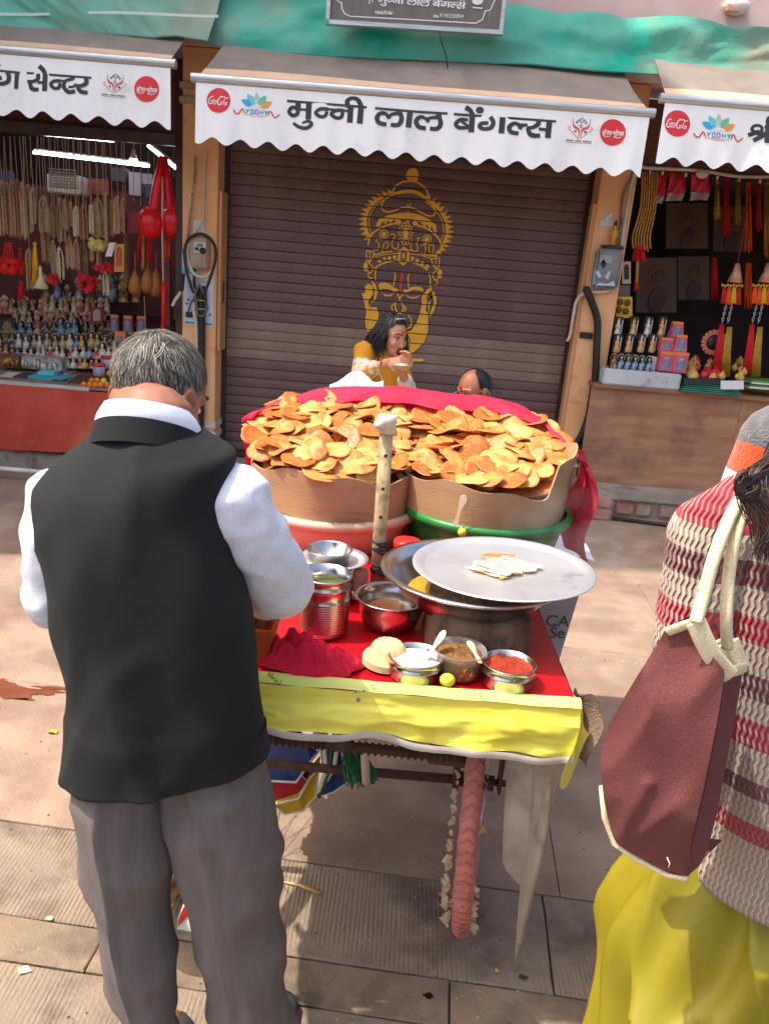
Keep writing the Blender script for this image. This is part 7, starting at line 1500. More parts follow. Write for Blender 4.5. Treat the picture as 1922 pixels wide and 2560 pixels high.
for s_, e_, w_ in ((sL, eL, wL_), (sR, eR, wR_)): bd.caps(nb0 - V(0, 0, .04), s_, .055, .05); bd.caps(s_, e_, .045, .036); bd.caps(e_, w_, .036, .026)
hand(bd, wR_, V(-.25, .35, -.75), V(.55, -.5, .1), .95, .45, -1); hand(bd, wL_, V(.5, .6, -.35), V(-.2, -.2, .9), .95, .5, 1)
aL, aR = V(-.350, 1.13, .08), V(-.180, 1.17, .08); kL, kR = at(290, 1960, 1.15), at(505, 1960, 1.16)
bd.caps(pel + V(-.06, 0, 0), kL, .06, .048); bd.caps(kL, aL, .048, .034); bd.caps(pel + V(.06, 0, 0), kR, .06, .048); bd.caps(kR, aR, .048, .034)
for a_, tx in ((aL, -.02), (aR, .03)): bd.caps(a_ + V(0, -.03, -.045), a_ + V(tx, .13, -.06), .034, .026)
remeshed(bd, 'body', m_skin1, .0048, man, None, 4)
face_parts(man, P, Rh, 1.0, M('lips_brown', (130, 70, 60)), hairm=m_hair_g)
# hair: scalp shell and strands
def on_head(P, u, v, k=1.0):    # u azimuth from front, v elevation
    x, y, z = .0775 * k * cos(v) * sin(u), -.012 + .0955 * k * cos(v) * cos(u), .03 + .0895 * k * sin(v); return P(x, y, z), Rh @ Vector((x / .0775, (y + .012) / .0955, (z - .03) / .0895)).normalized()
HR = random.Random(17); hm = MB(); hm.cur = 0
def hairline(u):   # lowest elevation where hair grows, u measured from the front
    a = abs(((u + pi) % (2 * pi)) - pi); 
    return .55 - .0 if a < .7 else (.55 - (a - .7) * 1.0 if a < 1.25 else (-.02 - (a - 1.25) * .30 if a < 1.95 else -.23 - (a - 1.95) * .36))
nu, nv = 64, 24
def shell(u, v):
    U = 2 * pi * u; lo_ = hairline(U) + .06; e = lo_ + (pi / 2 - lo_) * v; q, nn = on_head(P, U, e, 1.012 + .006 * v); w_ = noise.noise(q * 60) * .002; return q + nn * w_
hm.grid(shell, nu, nv)
crown = Rh @ Vector((.0, -.55, .84))
for i in range(12500):
    U = HR.uniform(0, 2 * pi); lo_ = hairline(U) - .16; sv_ = HR.uniform(sin(max(-1.2, lo_)), 1); e = math.asin(sv_); q, nn = on_head(P, U, e, 1.012)
    fade = (e - lo_)
    t_ = (nn - crown * 1.0); t_ = (t_ - nn * t_.dot(nn)); t_ = t_.normalized() if t_.length > .02 else nn.orthogonal(); t_ = (t_ + V(HR.uniform(-.5, .5), HR.uniform(-.5, .5), -.3) * .8); t_ = (t_ - nn * t_.dot(nn) * .9).normalized()
    L_ = HR.uniform(.009, .022) * (.3 + min(1, max(0, fade) * 1.2)); d0 = (t_ + nn * .26).normalized(); d1 = (t_ + nn * .02).normalized(); d2 = (t_ - nn * .2).normalized()
    mi = HR.choices((0, 1, 2), ((.38, .40, .22) if e > .1 else (.25, .5, .25)))[0]; strand_mesh(hm, q, [d0, d1, d2], L_, HR.uniform(.0004, .0010), 3, mi, nn.cross(t_).normalized())
# long wet locks lying over the back of the head
zh = zf(220, 780, 620, 1661)
for pts, mi, ww in (([(800, 330), (770, 420), (700, 500), (740, 600), (730, 690), (770, 760), (775, 850)], 2, .0018), ([(790, 320), (740, 420), (690, 470), (720, 570), (790, 650)], 2, .0018), ([(830, 310), (800, 430), (830, 540), (900, 600), (960, 560), (990, 610)], 2, .0016), ([(820, 300), (800, 450), (850, 600), (930, 650), (960, 700), (930, 760), (860, 770), (800, 720)], 0, .0020), ([(780, 330), (760, 450), (800, 590), (820, 690), (860, 740)], 1, .0018), ([(840, 320), (850, 460), (900, 560), (950, 660), (960, 730), (900, 765)], 0, .0016),
                      ([(760, 330), (700, 420), (640, 560), (650, 680), (720, 790), (800, 820), (850, 810)], 0, .0018), ([(560, 420), (540, 540), (420, 600), (320, 680), (290, 760)], 0, .0016), ([(520, 440), (450, 560), (350, 620), (300, 720)], 1, .0014), ([(870, 300), (800, 360), (770, 480), (790, 600)], 0, .0030), ([(850, 300), (790, 380), (780, 520), (810, 640), (860, 690)], 0, .0024), ([(700, 330), (680, 450), (730, 560), (740, 660)], 2, .0016), ([(620, 340), (600, 470), (560, 560)], 2, .0016), ([(480, 380), (440, 480), (430, 560)], 2, .0014), ([(580, 185), (630, 180), (680, 205)], 1, .0012), ([(420, 230), (480, 215), (560, 230)], 1, .0012)):
    Q = []
    for (x, y) in [tuple(p) for p in cat(pts, 5)]:
        o_ = Vector((0, 0, HC)); d = ray(*zh(x, y)).normalized(); Ri = Rh.transposed(); oc = Ri @ (o_ - P(0, -.012, .03)); dc = Ri @ d; sx_ = Vector((.082, .101, .095)) * .885; A_ = Vector((oc.x / sx_.x, oc.y / sx_.y, oc.z / sx_.z)); B_ = Vector((dc.x / sx_.x, dc.y / sx_.y, dc.z / sx_.z))
        b = A_.dot(B_); a = B_.dot(B_); c_ = A_.dot(A_) - 1; D_ = b * b - a * c_; t_ = (-b - math.sqrt(D_)) / a if D_ > 0 else -b / a; Q.append(o_ + d * t_)
    hm.cur = mi; hm.tube(Q, [ww * .55 * (1 - .6 * i / len(Q)) for i in range(len(Q))], 5)
# stubble along the jaw
for i in range(900):
    g = 1 if HR.random() < .75 else -1; q = P(g * HR.uniform(.036, .064), HR.uniform(.0, .085), HR.uniform(-.10, -.035)); cc = P(0, .03, -.045); nn = (q - cc).normalized(); q = cc + nn * .0; 
    dl = Rh.transposed() @ nn; rr_ = 1 / math.sqrt((dl.x / .058) ** 2 + (dl.y / .062) ** 2 + (dl.z / .056) ** 2); q = cc + nn * rr_ * .97; strand_mesh(hm, q, [(nn * .6 + V(0, 0, -.7)).normalized()], HR.uniform(.005, .009), .0007, 1, HR.choice((1, 2, 2)))
hm.cur = 0; o = hm.build('hair', m_hair_g, man)
# shirt with sleeves and collar
m_shirt = M('white_shirt', (232, 234, 242), (220, 223, 234), 5, .75, bump=.12, bsc=30, transl=.12)
def star_print(mt):     # faint crossed star motif of the shirt cloth
    n = mt.node_tree.nodes; l = mt.node_tree.links; b = n['Principled BSDF']; tc = n.new('ShaderNodeTexCoord'); mp = n.new('ShaderNodeMapping'); mp.inputs['Scale'].default_value = (1, .55, 1); l.new(tc.outputs['Object'], mp.inputs[0])
    sx = n.new('ShaderNodeSeparateXYZ'); l.new(mp.outputs[0], sx.inputs[0])
    def mth(op, a, v=None):
        q = n.new('ShaderNodeMath'); q.operation = op
        l.new(a, q.inputs[0]) if not isinstance(a, (int, float)) else None
        if v is not None: (l.new(v, q.inputs[1]) if not isinstance(v, (int, float)) else setattr(q.inputs[1], 'default_value', v))
        return q.outputs[0]
    S_ = 30.0; u = mth('SUBTRACT', mth('ADD', sx.outputs[0], sx.outputs[1]), sx.outputs[2]); v = mth('ADD', mth('ADD', sx.outputs[0], sx.outputs[1]), sx.outputs[2])
    fu = mth('SUBTRACT', mth('FRACT', mth('MULTIPLY', u, S_ * .7)), .5); fv = mth('SUBTRACT', mth('FRACT', mth('MULTIPLY', v, S_ * .7)), .5); au, av = mth('ABSOLUTE', fu), mth('ABSOLUTE', fv)
    arm = mth('MAXIMUM', mth('MULTIPLY', mth('LESS_THAN', au, .035), mth('LESS_THAN', av, .30)), mth('MULTIPLY', mth('LESS_THAN', av, .035), mth('LESS_THAN', au, .30)))
    hole = mth('GREATER_THAN', mth('MAXIMUM', au, av), .07); msk = mth('MULTIPLY', mth('MULTIPLY', arm, hole), .24)
    mx = n.new('ShaderNodeMix'); mx.data_type = 'RGBA'; old = b.inputs['Base Color'].links[0].from_socket; l.new(msk, mx.inputs[0]); l.new(old, mx.inputs[6]); mx.inputs[7].default_value = lin((130, 130, 150)); l.new(mx.outputs[2], b.inputs['Base Color'])
star_print(m_shirt)
sm_ = MB()
for s_, e_, w_, k_ in ((sL, eL, wL_, .92), (sR, eR, wR_, 1.0)):
    sm_.caps(nb0 - V(0, 0, .055), s_, .06, .054 * k_); sm_.caps(s_, s_.lerp(e_, .5), .060 * k_, .061 * k_); sm_.caps(s_.lerp(e_, .5), e_, .060 * k_, .056 * k_); sm_.caps(e_, e_.lerp(w_, .55), .056 * k_, .050 * k_); sm_.caps(e_.lerp(w_, .55), e_.lerp(w_, .86), .050 * k_, .038 * k_)
sm_.caps(nb0 - V(0, 0, .05), pel + V(0, 0, .12), .085, .10)
garment('shirt', sm_, m_shirt, man, .006, .010, 10, 6, 3, 1, 1.1)
MB().tube([e_ for e_ in (eR.lerp(wR_, .80), eR.lerp(wR_, .93))], [.037, .036], 20, False).build('cuff', m_shirt, man)
cl = MB()
def colf(u, v):
    a = pi * (-.95 + 2.9 * u) + 0; a = -pi * .5 + (u - .5) * 2 * pi * .86; c0 = V(-.386, 1.208, 1.352)
    rr_ = V(.074 + .012 * v, 0, 0).x; fwd = (1 + sin(a)) / 2    # 0 at the back, 1 in front
    top = c0 + V(cos(a) * .068, sin(a) * .068, .041 - fwd * .055); bot = c0 + V(cos(a) * (.080 + .010 * fwd), sin(a) * .074, .002 - fwd * .085 + .003 * sin(u * 9)); p = top.lerp(bot, v); p += V(cos(a), sin(a), 0) * .006 * sin(v * pi); return p
cl.grid(colf, 60, 6); cl.grid(lambda u, v: colf(u, 0) * (1 - v) + (colf(u, .5) - V(cos(-pi * .5 + (u - .5) * 5.4), sin(-pi * .5 + (u - .5) * 5.4), 0) * .010) * v, 60, 2)
cl.build('collar', M('collar_white', (236, 236, 242), (226, 228, 236), 8, .75, bump=.1, bsc=60), man)
# waistcoat
m_vest = M('black_waistcoat', (18, 20, 21), (24, 26, 26), 5, .9, bump=.16, bsc=500, c3=(34, 36, 36), sc3=260, lo3=.66, hi3=.72)
VP_ = [(272, 870, 392, 888, 1.212, .060), (250, 886, 414, 908, 1.212, .072), (196, 935, 455, 938, 1.206, .088), (130, 984, 492, 960, 1.20, .102), (94, 1030, 512, 984, 1.19, .110), (80, 1072, 508, 1032, 1.18, .116), (88, 1130, 501, 1110, 1.17, .119), (105, 1230, 518, 1215, 1.16, .120), (117, 1310, 540, 1300, 1.155, .119), (127, 1400, 553, 1390, 1.15, .118), (146, 1500, 565, 1490, 1.145, .118), (140, 1550, 570, 1540, 1.14, .118), (137, 1610, 573, 1585, 1.14, .116), (138, 1655, 574, 1622, 1.14, .114)]
rg_ = sect(VP_, 72, 6, 2.1)
def vf(p, t, k_):
    q = Vector((p.x * 7, p.z * 3.2, 3)); d = -.008 + noise.noise(q) * .010 + noise.noise(q * 2.4) * .005
    d += .013 * (1 - abs(noise.noise(Vector((p.x * 8 + p.z * 2.2, p.z * 1.4, 11))))) ** 4 * min(1, t * 3) + .008 * (1 - abs(noise.noise(Vector((p.x * 11 - p.z * 6, p.z * 3, 17))))) ** 5 * min(1, t * 2)
    return d + (.003 * sin(k_ * 60) * max(0, t - .8) * 5 * .5)
rg_ = foldify(rg_, vf); last = rg_[-1]; cc = sum(last, Vector()) / len(last); rg_ += [[p + (cc - p).normalized() * .006 + V(0, 0, .002) for p in last], [p + (cc - p).normalized() * .010 + V(0, 0, .05) for p in last]]
MB().loft(rg_, False, False).build('waistcoat', m_vest, man)
SC0 = V(-.386, 1.208, 1.352)
def stc(u, v):
    a = -pi * .5 + (u - .5) * 2 * pi * .74; fwd = (1 + sin(a)) / 2; return SC0 + V(cos(a) * (.083 + .010 * v + .004 * fwd), sin(a) * (.079 + .012 * v), .017 - fwd * .080 - .036 * v)
MB().grid(stc, 60, 4).build('stand_collar', m_vest, man)
if 0: MB().loft([[cc_ + Vector(((p.x - cc_.x) * f_, (p.y - cc_.y) * f_, (p.z - cc_.z) + dz)) for p in rg_[0]] for cc_ in [sum(rg_[0], Vector()) / len(rg_[0])] for f_, dz in ((1.12, -.008), (1.10, .006), (1.04, .022), (1.02, .022), (1.03, .0))], False, False).build('stand_collar', m_vest, man)
bk_ = min(rg_[30], key=lambda p: p.y)
def on_vest(x, y):
    o_ = Vector((0, 0, HC)); d = ray(x, y).normalized(); best = None
    for ring in rg_[:-2]:
        for p in ring:
            e_ = (p - o_); dd = (e_ - d * e_.dot(d)).length
            if p.y < 1.2 and (best is None or dd < best[0]): best = (dd, p)
    return best[1]
for x in (): MB().tube([on_vest(x, 1640) + V(0, -.003, 0), on_vest(x - 8, 1560) + V(0, -.003, 0)], .0016, 5).build('side_vent', M('seam_black', (12, 12, 13)), man)
# trousers
m_tr_ = M('grey_trousers', (106, 97, 94), (97, 88, 86), 40, .85, bump=.14, bsc=160, stretch=(1, 1, .25))
def crease(p, t, k_):
    q = Vector((p.x * 11, p.z * 6, 5)); d = noise.noise(q) * .008 + (1 - abs(noise.noise(Vector((p.x * 8 + p.z * 5, p.z * 4 - p.x * 5, 2))))) ** 5 * .011
    kk = abs(((k_ - .73 + .5) % 1) - .5); return d + .009 * math.exp(-(kk / .013) ** 2) + .010 * math.exp(-(abs(((k_ - .25 + .5) % 1) - .5) / .025) ** 2)
TL = [(175, 1560, 372, 1570, 1.14, .07), (172, 1660, 362, 1660, 1.14, .075), (170, 1730, 354, 1730, 1.14, .080), (187, 1850, 372, 1850, 1.14, .08), (207, 1950, 368, 1950, 1.14, .074), (225, 2050, 374, 2050, 1.14, .070), (254, 2135, 384, 2130, 1.14, .066), (288, 2208, 372, 2205, 1.135, .062), (318, 2300, 386, 2296, 1.13, .058), (338, 2380, 402, 2376, 1.13, .056)]
TRt = [(340, 1560, 550, 1570, 1.14, .07), (345, 1660, 560, 1650, 1.14, .075), (352, 1720, 588, 1720, 1.145, .082), (384, 1830, 602, 1835, 1.15, .084), (407, 1950, 606, 1950, 1.16, .080), (431, 2050, 612, 2030, 1.165, .076), (447, 2130, 607, 2110, 1.17, .073), (460, 2200, 618, 2165, 1.175, .072), (468, 2260, 640, 2225, 1.185, .074), (475, 2320, 640, 2290, 1.19, .07)]
for PT in (TL, TRt): MB().loft(foldify(sect(PT, 56, 6, 2.0), crease), True, True).build('trouser_leg', m_tr_, man)
for (X_, Y_, rot) in ((-.350, 1.16, 4), (-.158, 1.235, -12)):
    q = Euler((0, 0, radians(rot))).to_matrix(); mb = MB(); c_ = V(X_, Y_, 0)
    for y_, w_, h_ in ((-.10, .030, .05), (-.06, .036, .065), (0, .038, .06), (.06, .043, .045), (.10, .040, .036), (.125, .024, .026)): pass
    rings = [[c_ + q @ V(w_ * cos(a), y_, max(.0, h_ * .5 + h_ * .5 * sin(a))) for a in [2 * pi * k_ / 18 for k_ in range(18)]] for y_, w_, h_ in ((-.115, .012, .03), (-.10, .030, .05), (-.06, .036, .06), (0, .038, .056), (.06, .043, .045), (.10, .038, .036), (.125, .018, .022))]
    mb.loft(rings).build('shoe', M('shoe_grey', (58, 62, 66), rough=.6), man)
# pouch in his hand
hp = at(555, 1330, 1.44); pc_ = MB(); A0, A1 = at(566, 1322, 1.44), at(553, 1400, 1.41)
pc_.loft([[A0.lerp(A1, t_) + V(cos(a) * (.014 - .008 * t_) , sin(a) * .006, 0) for a in [2 * pi * k_ / 14 for k_ in range(14)]] for t_ in (0, .2, .5, .8, 1)])
tag(pc_.build('leaf_cone', M('brown_wrap', (176, 122, 84), (196, 150, 112), 20, .3, transl=.3)), 'brown translucent folded cone held by the man over the orange box', 'food wrap')

# ------------------------------------------------------------------ woman eating in front of the shutter
YW = 4.5
wm = thing('person', 'black haired woman in mustard kurta eating from a leaf bowl before the shutter', 'woman', (-.02, YW, 0))
hw_c = at(846, 727, YW); Rw = Euler((0, 0, radians(-136))).to_matrix() @ Euler((radians(-10), 0, 0)).to_matrix()
bw = MB(); Pw = head(bw, hw_c, Rw, 1.0, True); nk = at(826, 778, YW + .01)
bw.caps(Pw(0, -.03, -.05), nk, .044, .05); shl, shr = at(786, 760, YW - .05), at(862, 790, YW + .07); pw = V(nk.x + .01, YW, .88)
bw.caps(nk, pw, .075, .10); bw.caps(nk, shl, .05, .045); bw.caps(nk, shr, .05, .045)
el1 = at(782, 806, YW - .20); wr1 = at(834, 784, YW - .24); el2 = at(878, 838, YW - .05); wr2 = at(868, 800, YW - .22)
bw.caps(shl, el1, .04, .034); bw.caps(el1, wr1, .034, .024); bw.caps(shr, el2, .038, .032); bw.caps(el2, wr2, .032, .024)
hand(bw, wr1, V(.9, -.05, .18), V(0, -.7, .7), .95, .75, -1); hand(bw, wr2, V(.15, -.1, .6), V(.4, .8, -.1), .95, .7, 1)
for g in (-1, 1): bw.caps(pw + V(g * .07, 0, 0), V(pw.x + g * .08, YW - .03, .46), .08, .052); bw.caps(V(pw.x + g * .08, YW - .03, .46), V(pw.x + g * .08, YW, .07), .048, .034); bw.caps(V(pw.x + g * .08, YW - .0, .035), V(pw.x + g * .09, YW - .15, .03), .03, .025)
remeshed(bw, 'body', m_skin2, .0055, wm, None, 3)
face_parts(wm, Pw, Rw, 1.0, M('lips_red', (170, 60, 60), rough=.4), True, .016)
MB().sph(Pw(0, .0875, .052), Vector((.011, .004, .014)), 12, 8, Rw).build('tilak', M('tilak_orange', (226, 84, 40)), wm)
hb = MB(); hb.cur = 0
def wshell(u, v):
    U = 2 * pi * u; a = abs(((U + pi) % (2 * pi)) - pi); lo_ = .62 if a < .6 else (.62 - (a - .6) * .9 if a < 1.3 else -.01 - (a - 1.3) * .8); e = lo_ + (pi / 2 - lo_) * v; return Pw(.083 * cos(e) * sin(U), -.014 + .100 * cos(e) * cos(U), .032 + .096 * sin(e)) + V(0, 0, .003 * sin(U * 14))
hb.grid(wshell, 60, 18); WR = random.Random(23)
for i in range(1100):
    U = WR.uniform(1.15, 2 * pi - 1.15); e = WR.uniform(-.25, 1.2); q = Pw(.083 * cos(e) * sin(U), -.014 + .100 * cos(e) * cos(U), .032 + .096 * sin(e)); out = (q - Pw(0, -.014, .03)).normalized()
    L_ = WR.uniform(.11, .15) + .06 * max(0, e); d = V(-.08 + WR.uniform(-.04, .04), WR.uniform(-.04, .04), -1)
    pts_ = [q, q + out * .015 + d * L_ * .3, q + out * .03 + d * L_ * .65 + V(WR.uniform(-.02, .02), WR.uniform(-.02, .02), 0), q + out * .028 + d * L_ + V(WR.uniform(-.03, .02), WR.uniform(-.03, .03), 0)]; hb.cur = WR.randrange(3); hb.tube(cat(pts_, 3), lambda t: .0026 * (1 - .6 * t), 5)
hb.build('hair', m_hair_b, wm)
MB().tube([Pw(.05, .052, .112), Pw(0, .072, .122), Pw(-.05, .052, .112)], .004, 8).build('sunglasses', M('glasses_rim', (180, 170, 160), rough=.2, metal=.7), wm)
kb = MB(); kb.caps(nk - V(0, 0, .03), pw, .098, .125); kb.caps(pw, pw - V(0, 0, .38), .135, .16); kb.caps(nk - V(0, 0, .03), shl, .07, .064); kb.caps(nk - V(0, 0, .03), shr, .07, .062); kb.caps(shl, shl.lerp(el1, .75), .062, .054); kb.caps(shr, shr.lerp(el2, .8), .058, .05)
garment('kurta', kb, M('mustard_kurta', (206, 146, 18), (190, 130, 12), 8, .7, bump=.1, bsc=60), wm, .008, .008, 9, 6, 5)
cf = MB(); cf.caps(shl.lerp(el1, .62), el1, .058, .058); cf.caps(el1, el1.lerp(wr1, .42), .058, .052); garment('sleeve_cuff', cf, M('cuff_print', (232, 214, 186), (206, 146, 40), 26, .7, lo=.5, hi=.6), wm, .007, .005, 14, 4, 6)
cf = MB(); cf.caps(el2, el2.lerp(wr2, .4), .05, .046); cf.caps(el2, el2 + V(.02, .02, -.16), .055, .05); garment('scarf_end', cf, M('scarf_white', (226, 220, 206), (206, 198, 180), 20, .7), wm, .007, .006, 14, 4, 7)
MB().tube([nk + V(-.02, -.09, -.05), nk + V(.03, -.12, -.14), nk + V(.05, -.11, -.22)], .006, 6).build('necklace', M('bead_silver', (196, 186, 170), rough=.4), wm)
MB().tube([wr1 + V(-.03, .026 * cos(a), .026 * sin(a)) for a in [2 * pi * k_ / 14 for k_ in range(15)]], .004, 6).build('bangle', M('bangle_red', (186, 90, 50), rough=.3), wm)
bp_ = at(868, 792, YW - .29); lb_ = thing('leaf_bowl', 'small pale leaf bowl held by the woman under her chin', 'bowl', tuple(bp_)); MB().lathe([(0, -.022), (.03, -.02), (.052, .006), (.056, .012), (.05, .007), (.03, -.014), (0, -.016)], bp_, 24).build('bowl', m_pulp, lb_); MB().sph(bp_ + V(0, 0, .002), (.044, .044, .016), 14, 8).build('chaat', M('white_curd', (226, 222, 210), (196, 160, 120), 50, .5), lb_)
# ------------------------------------------------------------------ balding man crouched behind the cart
Y3 = 4.3; m3 = thing('person', 'balding man in pale patterned shirt crouched behind the cart with a red forehead mark', 'man', (.45, Y3, 0))
c3 = at(1022, 846, Y3); R3 = Euler((0, 0, radians(128))).to_matrix() @ Euler((radians(-16), 0, 0)).to_matrix(); b3 = MB(); P3 = head(b3, c3, R3, 1.03); n3 = c3 + V(.07, .04, -.16); p3 = V(c3.x + .16, Y3 + .1, .30)
b3.caps(P3(0, -.03, -.05), n3, .052, .058); b3.caps(n3, p3, .08, .12); s31, s32 = n3 + V(-.02, -.17, -.05), n3 + V(.10, .15, -.04)
for s_, g in ((s31, -1), (s32, 1)):
    e_ = s_ + V(-.10, -.04, -.24); w_ = e_ + V(-.2, -.02, .04); b3.caps(n3, s_, .06, .05); b3.caps(s_, e_, .045, .036); b3.caps(e_, w_, .036, .028); hand(b3, w_, V(-1, .1 * g, .1), V(0, 0, 1), 1, .5, g)
    kn = p3 + V(-.36, g * .14, .20); an = V(p3.x - .10, p3.y + g * .14, .08); b3.caps(p3 + V(0, g * .07, 0), kn, .085, .055); b3.caps(kn, an, .052, .038); b3.caps(an + V(.02, 0, -.04), an + V(-.16, 0, -.05), .034, .028)
remeshed(b3, 'body', m_skin3, .0065, m3, None, 3); face_parts(m3, P3, R3, 1.03, MATS['lips_brown'], hairm=m_hair_b)
MB().sph(P3(0, .088, .05), Vector((.012, .004, .013)), 12, 8, R3).build('tilak', M('tilak_red', (206, 50, 34)), m3)
h3 = MB(); h3.cur = 0; TR3 = random.Random(41)
def sh3(u, v):
    U = 2.0 + (2 * pi - 4.0) * u * 1.0; U = 1.25 + (2 * pi - 2.5) * u; a = abs(U - pi); lo_ = -.4 if a < 1.2 else -.4 + (a - 1.2) * .7; hi_ = 1.25 + .2 * cos(a); e = lo_ + (hi_ - lo_) * v; return P3(.0805 * cos(e) * sin(U), -.012 + .098 * cos(e) * cos(U), .03 + .092 * sin(e))
h3.grid(sh3, 50, 14)
for i in range(500):
    U = TR3.uniform(1.2, 2 * pi - 1.2); e = TR3.uniform(-.4, 1.15); q = P3(.080 * cos(e) * sin(U), -.012 + .097 * cos(e) * cos(U), .03 + .091 * sin(e)); nn = (q - P3(0, -.012, .03)).normalized(); strand_mesh(h3, q, [(nn * .5 + V(.2, .1, -.6)).normalized()], TR3.uniform(.012, .025), .003, 2, TR3.randrange(3))
h3.build('hair', m_hair_b, m3)
for x_ in (-1, 1): MB().tube([P3(x_ * .074, .0, .004), P3(x_ * .062, .085, .006)], .0022, 5).build('glasses_arm', MATS['glasses_rim'], m3)
g3 = MB(); g3.caps(n3 - V(0, 0, .03), p3, .10, .145)
for s_ in (s31, s32): g3.caps(n3 - V(0, 0, .02), s_, .075, .066); g3.caps(s_, s_ + V(-.07, -.03, -.17), .066, .06)
garment('shirt', g3, M('pale_print_shirt', (206, 196, 178), (150, 140, 130), 60, .75, lo=.5, hi=.62), m3, .009, .008, 9, 6, 8)
g3 = MB()
for g in (-1, 1): kn = p3 + V(-.36, g * .14, .20); an = V(p3.x - .10, p3.y + g * .14, .10); g3.caps(p3 + V(0, g * .07, 0), kn, .105, .075); g3.caps(kn, an, .07, .055)
g3.caps(p3 + V(0, -.08, 0), p3 + V(0, .08, 0), .13, .13); garment('trousers', g3, M('dark_trousers', (58, 56, 62), rough=.8), m3, .01, .006, 9, 5, 9)
# ------------------------------------------------------------------ woman in the striped sweater, back turned
YB = .95
w3 = thing('person', 'woman with long brown hair in a striped knitted sweater and olive kurta at right', 'woman', (.66, YB, 0))
cX = .665
h3c = V(cX + .02, YB + .03, 1.515); R3b = Euler((0, 0, radians(10))).to_matrix() @ Euler((radians(-8), 0, 0)).to_matrix(); bb = MB(); P5 = head(bb, h3c, R3b, 1.0, True)
nk5 = V(cX + .01, YB, 1.385); bb.caps(P5(0, -.03, -.05), nk5, .045, .05); pl5 = V(cX - .03, YB, .86); bb.caps(nk5, pl5 + V(0, .02, 0), .07, .08)
sl5, sr5 = at(1545, 1160, .92), V(cX + .2, YB - .02, 1.31); el5, er5 = at(1488, 1392, .90), V(cX + .25, YB, 1.08); wl5, wr5 = at(1470, 1500, 1.12), V(cX + .2, YB + .22, 1.1)
for s_, e_, w_, g in ((sl5, el5, wl5, 1), (sr5, er5, wr5, -1)): bb.caps(nk5 - V(0, 0, .03), s_, .05, .045); bb.caps(s_, e_, .04, .034); bb.caps(e_, w_, .034, .025); hand(bb, w_, (w_ - e_).normalized(), V(0, 0, 1), .92, .5, g)
for g in (-1, 1): kn = V(pl5.x + g * .09, YB + .01, .46); bb.caps(pl5 + V(g * .06, .03, 0), kn, .055, .05); bb.caps(kn, V(kn.x, YB, .07), .05, .034); bb.caps(V(kn.x, YB - .03, .035), V(kn.x + g * .02, YB + .14, .028), .033, .026)
remeshed(bb, 'body', m_skin2, .0065, w3, None, 3); face_parts(w3, P5, R3b, 1.0, MATS['lips_red'])
# hair with loose wavy locks coming into view
hb5 = MB(); hb5.cur = 0
def w5s(u, v):
    U = 2 * pi * u; a = abs(((U + pi) % (2 * pi)) - pi); lo_ = .62 if a < .6 else (.62 - (a - .6) * .9 if a < 1.3 else -.01 - (a - 1.3) * .8); e = lo_ + (pi / 2 - lo_) * v; return P5(.084 * cos(e) * sin(U), -.014 + .102 * cos(e) * cos(U), .034 + .098 * sin(e))
hb5.grid(w5s, 60, 18); R5 = random.Random(77)
for i in range(1500):
    a = R5.uniform(-2.6, -.5) if i % 3 else R5.uniform(-3.0, -.15); q = h3c + V(cos(a) * .085, sin(a) * .095, R5.uniform(-.05, .07)); L_ = R5.uniform(.18, .33); out = V(cos(a), sin(a), 0); ph = R5.uniform(0, 6.28); am = R5.uniform(.004, .016); bend = V(-.06, -.04, 0) if cos(a) < 0 else V(.02, -.03, 0); P_ = []
    for k_ in range(12): t_ = k_ / 11; P_.append(q + out * (.02 * t_) + bend * t_ * t_ + V(sin(t_ * 11 + ph) * am * t_, cos(t_ * 9 + ph) * am * t_, -L_ * t_))
    hb5.cur = R5.randrange(3); hb5.tube(P_, lambda t: .0010 * (1 - .65 * t), 4, False)
for i in range(170):      # locks curling over the left shoulder, where the picture shows them
    x0_ = R5.uniform(1650, 1700); xs_ = R5.uniform(1598, 1650); ph = R5.uniform(0, 6); P_ = cat([at(x0_ + 40, 900, .80), at(x0_, 985 + R5.uniform(-10, 14), .79), at(xs_ + R5.uniform(-10, 14), 1030 + R5.uniform(-12, 22), .775), at(xs_ + R5.uniform(-4, 18), 1085 + R5.uniform(-18, 22), .76), at(xs_ + 26 + R5.uniform(-10, 22), 1140 + R5.uniform(-14, 30), .755), at(xs_ + 30 + R5.uniform(-22, 26), 1190 + R5.uniform(-22, 30), .75)], 5)
    hb5.cur = R5.randrange(3); hb5.tube(P_, lambda t: .0008 * (1 - .6 * t), 4, False)
for i in range(40):
    P_ = cat([at(1690, 1010 + R5.uniform(-20, 10), .78), at(1640, 1035 + R5.uniform(-14, 14), .77), at(1600 + R5.uniform(-12, 10), 1042 + R5.uniform(-14, 16), .76), at(1596 + R5.uniform(-8, 12), 1066 + R5.uniform(-10, 10), .758), at(1622 + R5.uniform(-8, 12), 1074 + R5.uniform(-8, 8), .757), at(1640, 1056 + R5.uniform(-8, 8), .757)], 5); hb5.cur = 2 if i % 2 else 0; hb5.tube(P_, lambda t: .0007, 4, False)
hb5.build('hair', m_hair_br, w3)
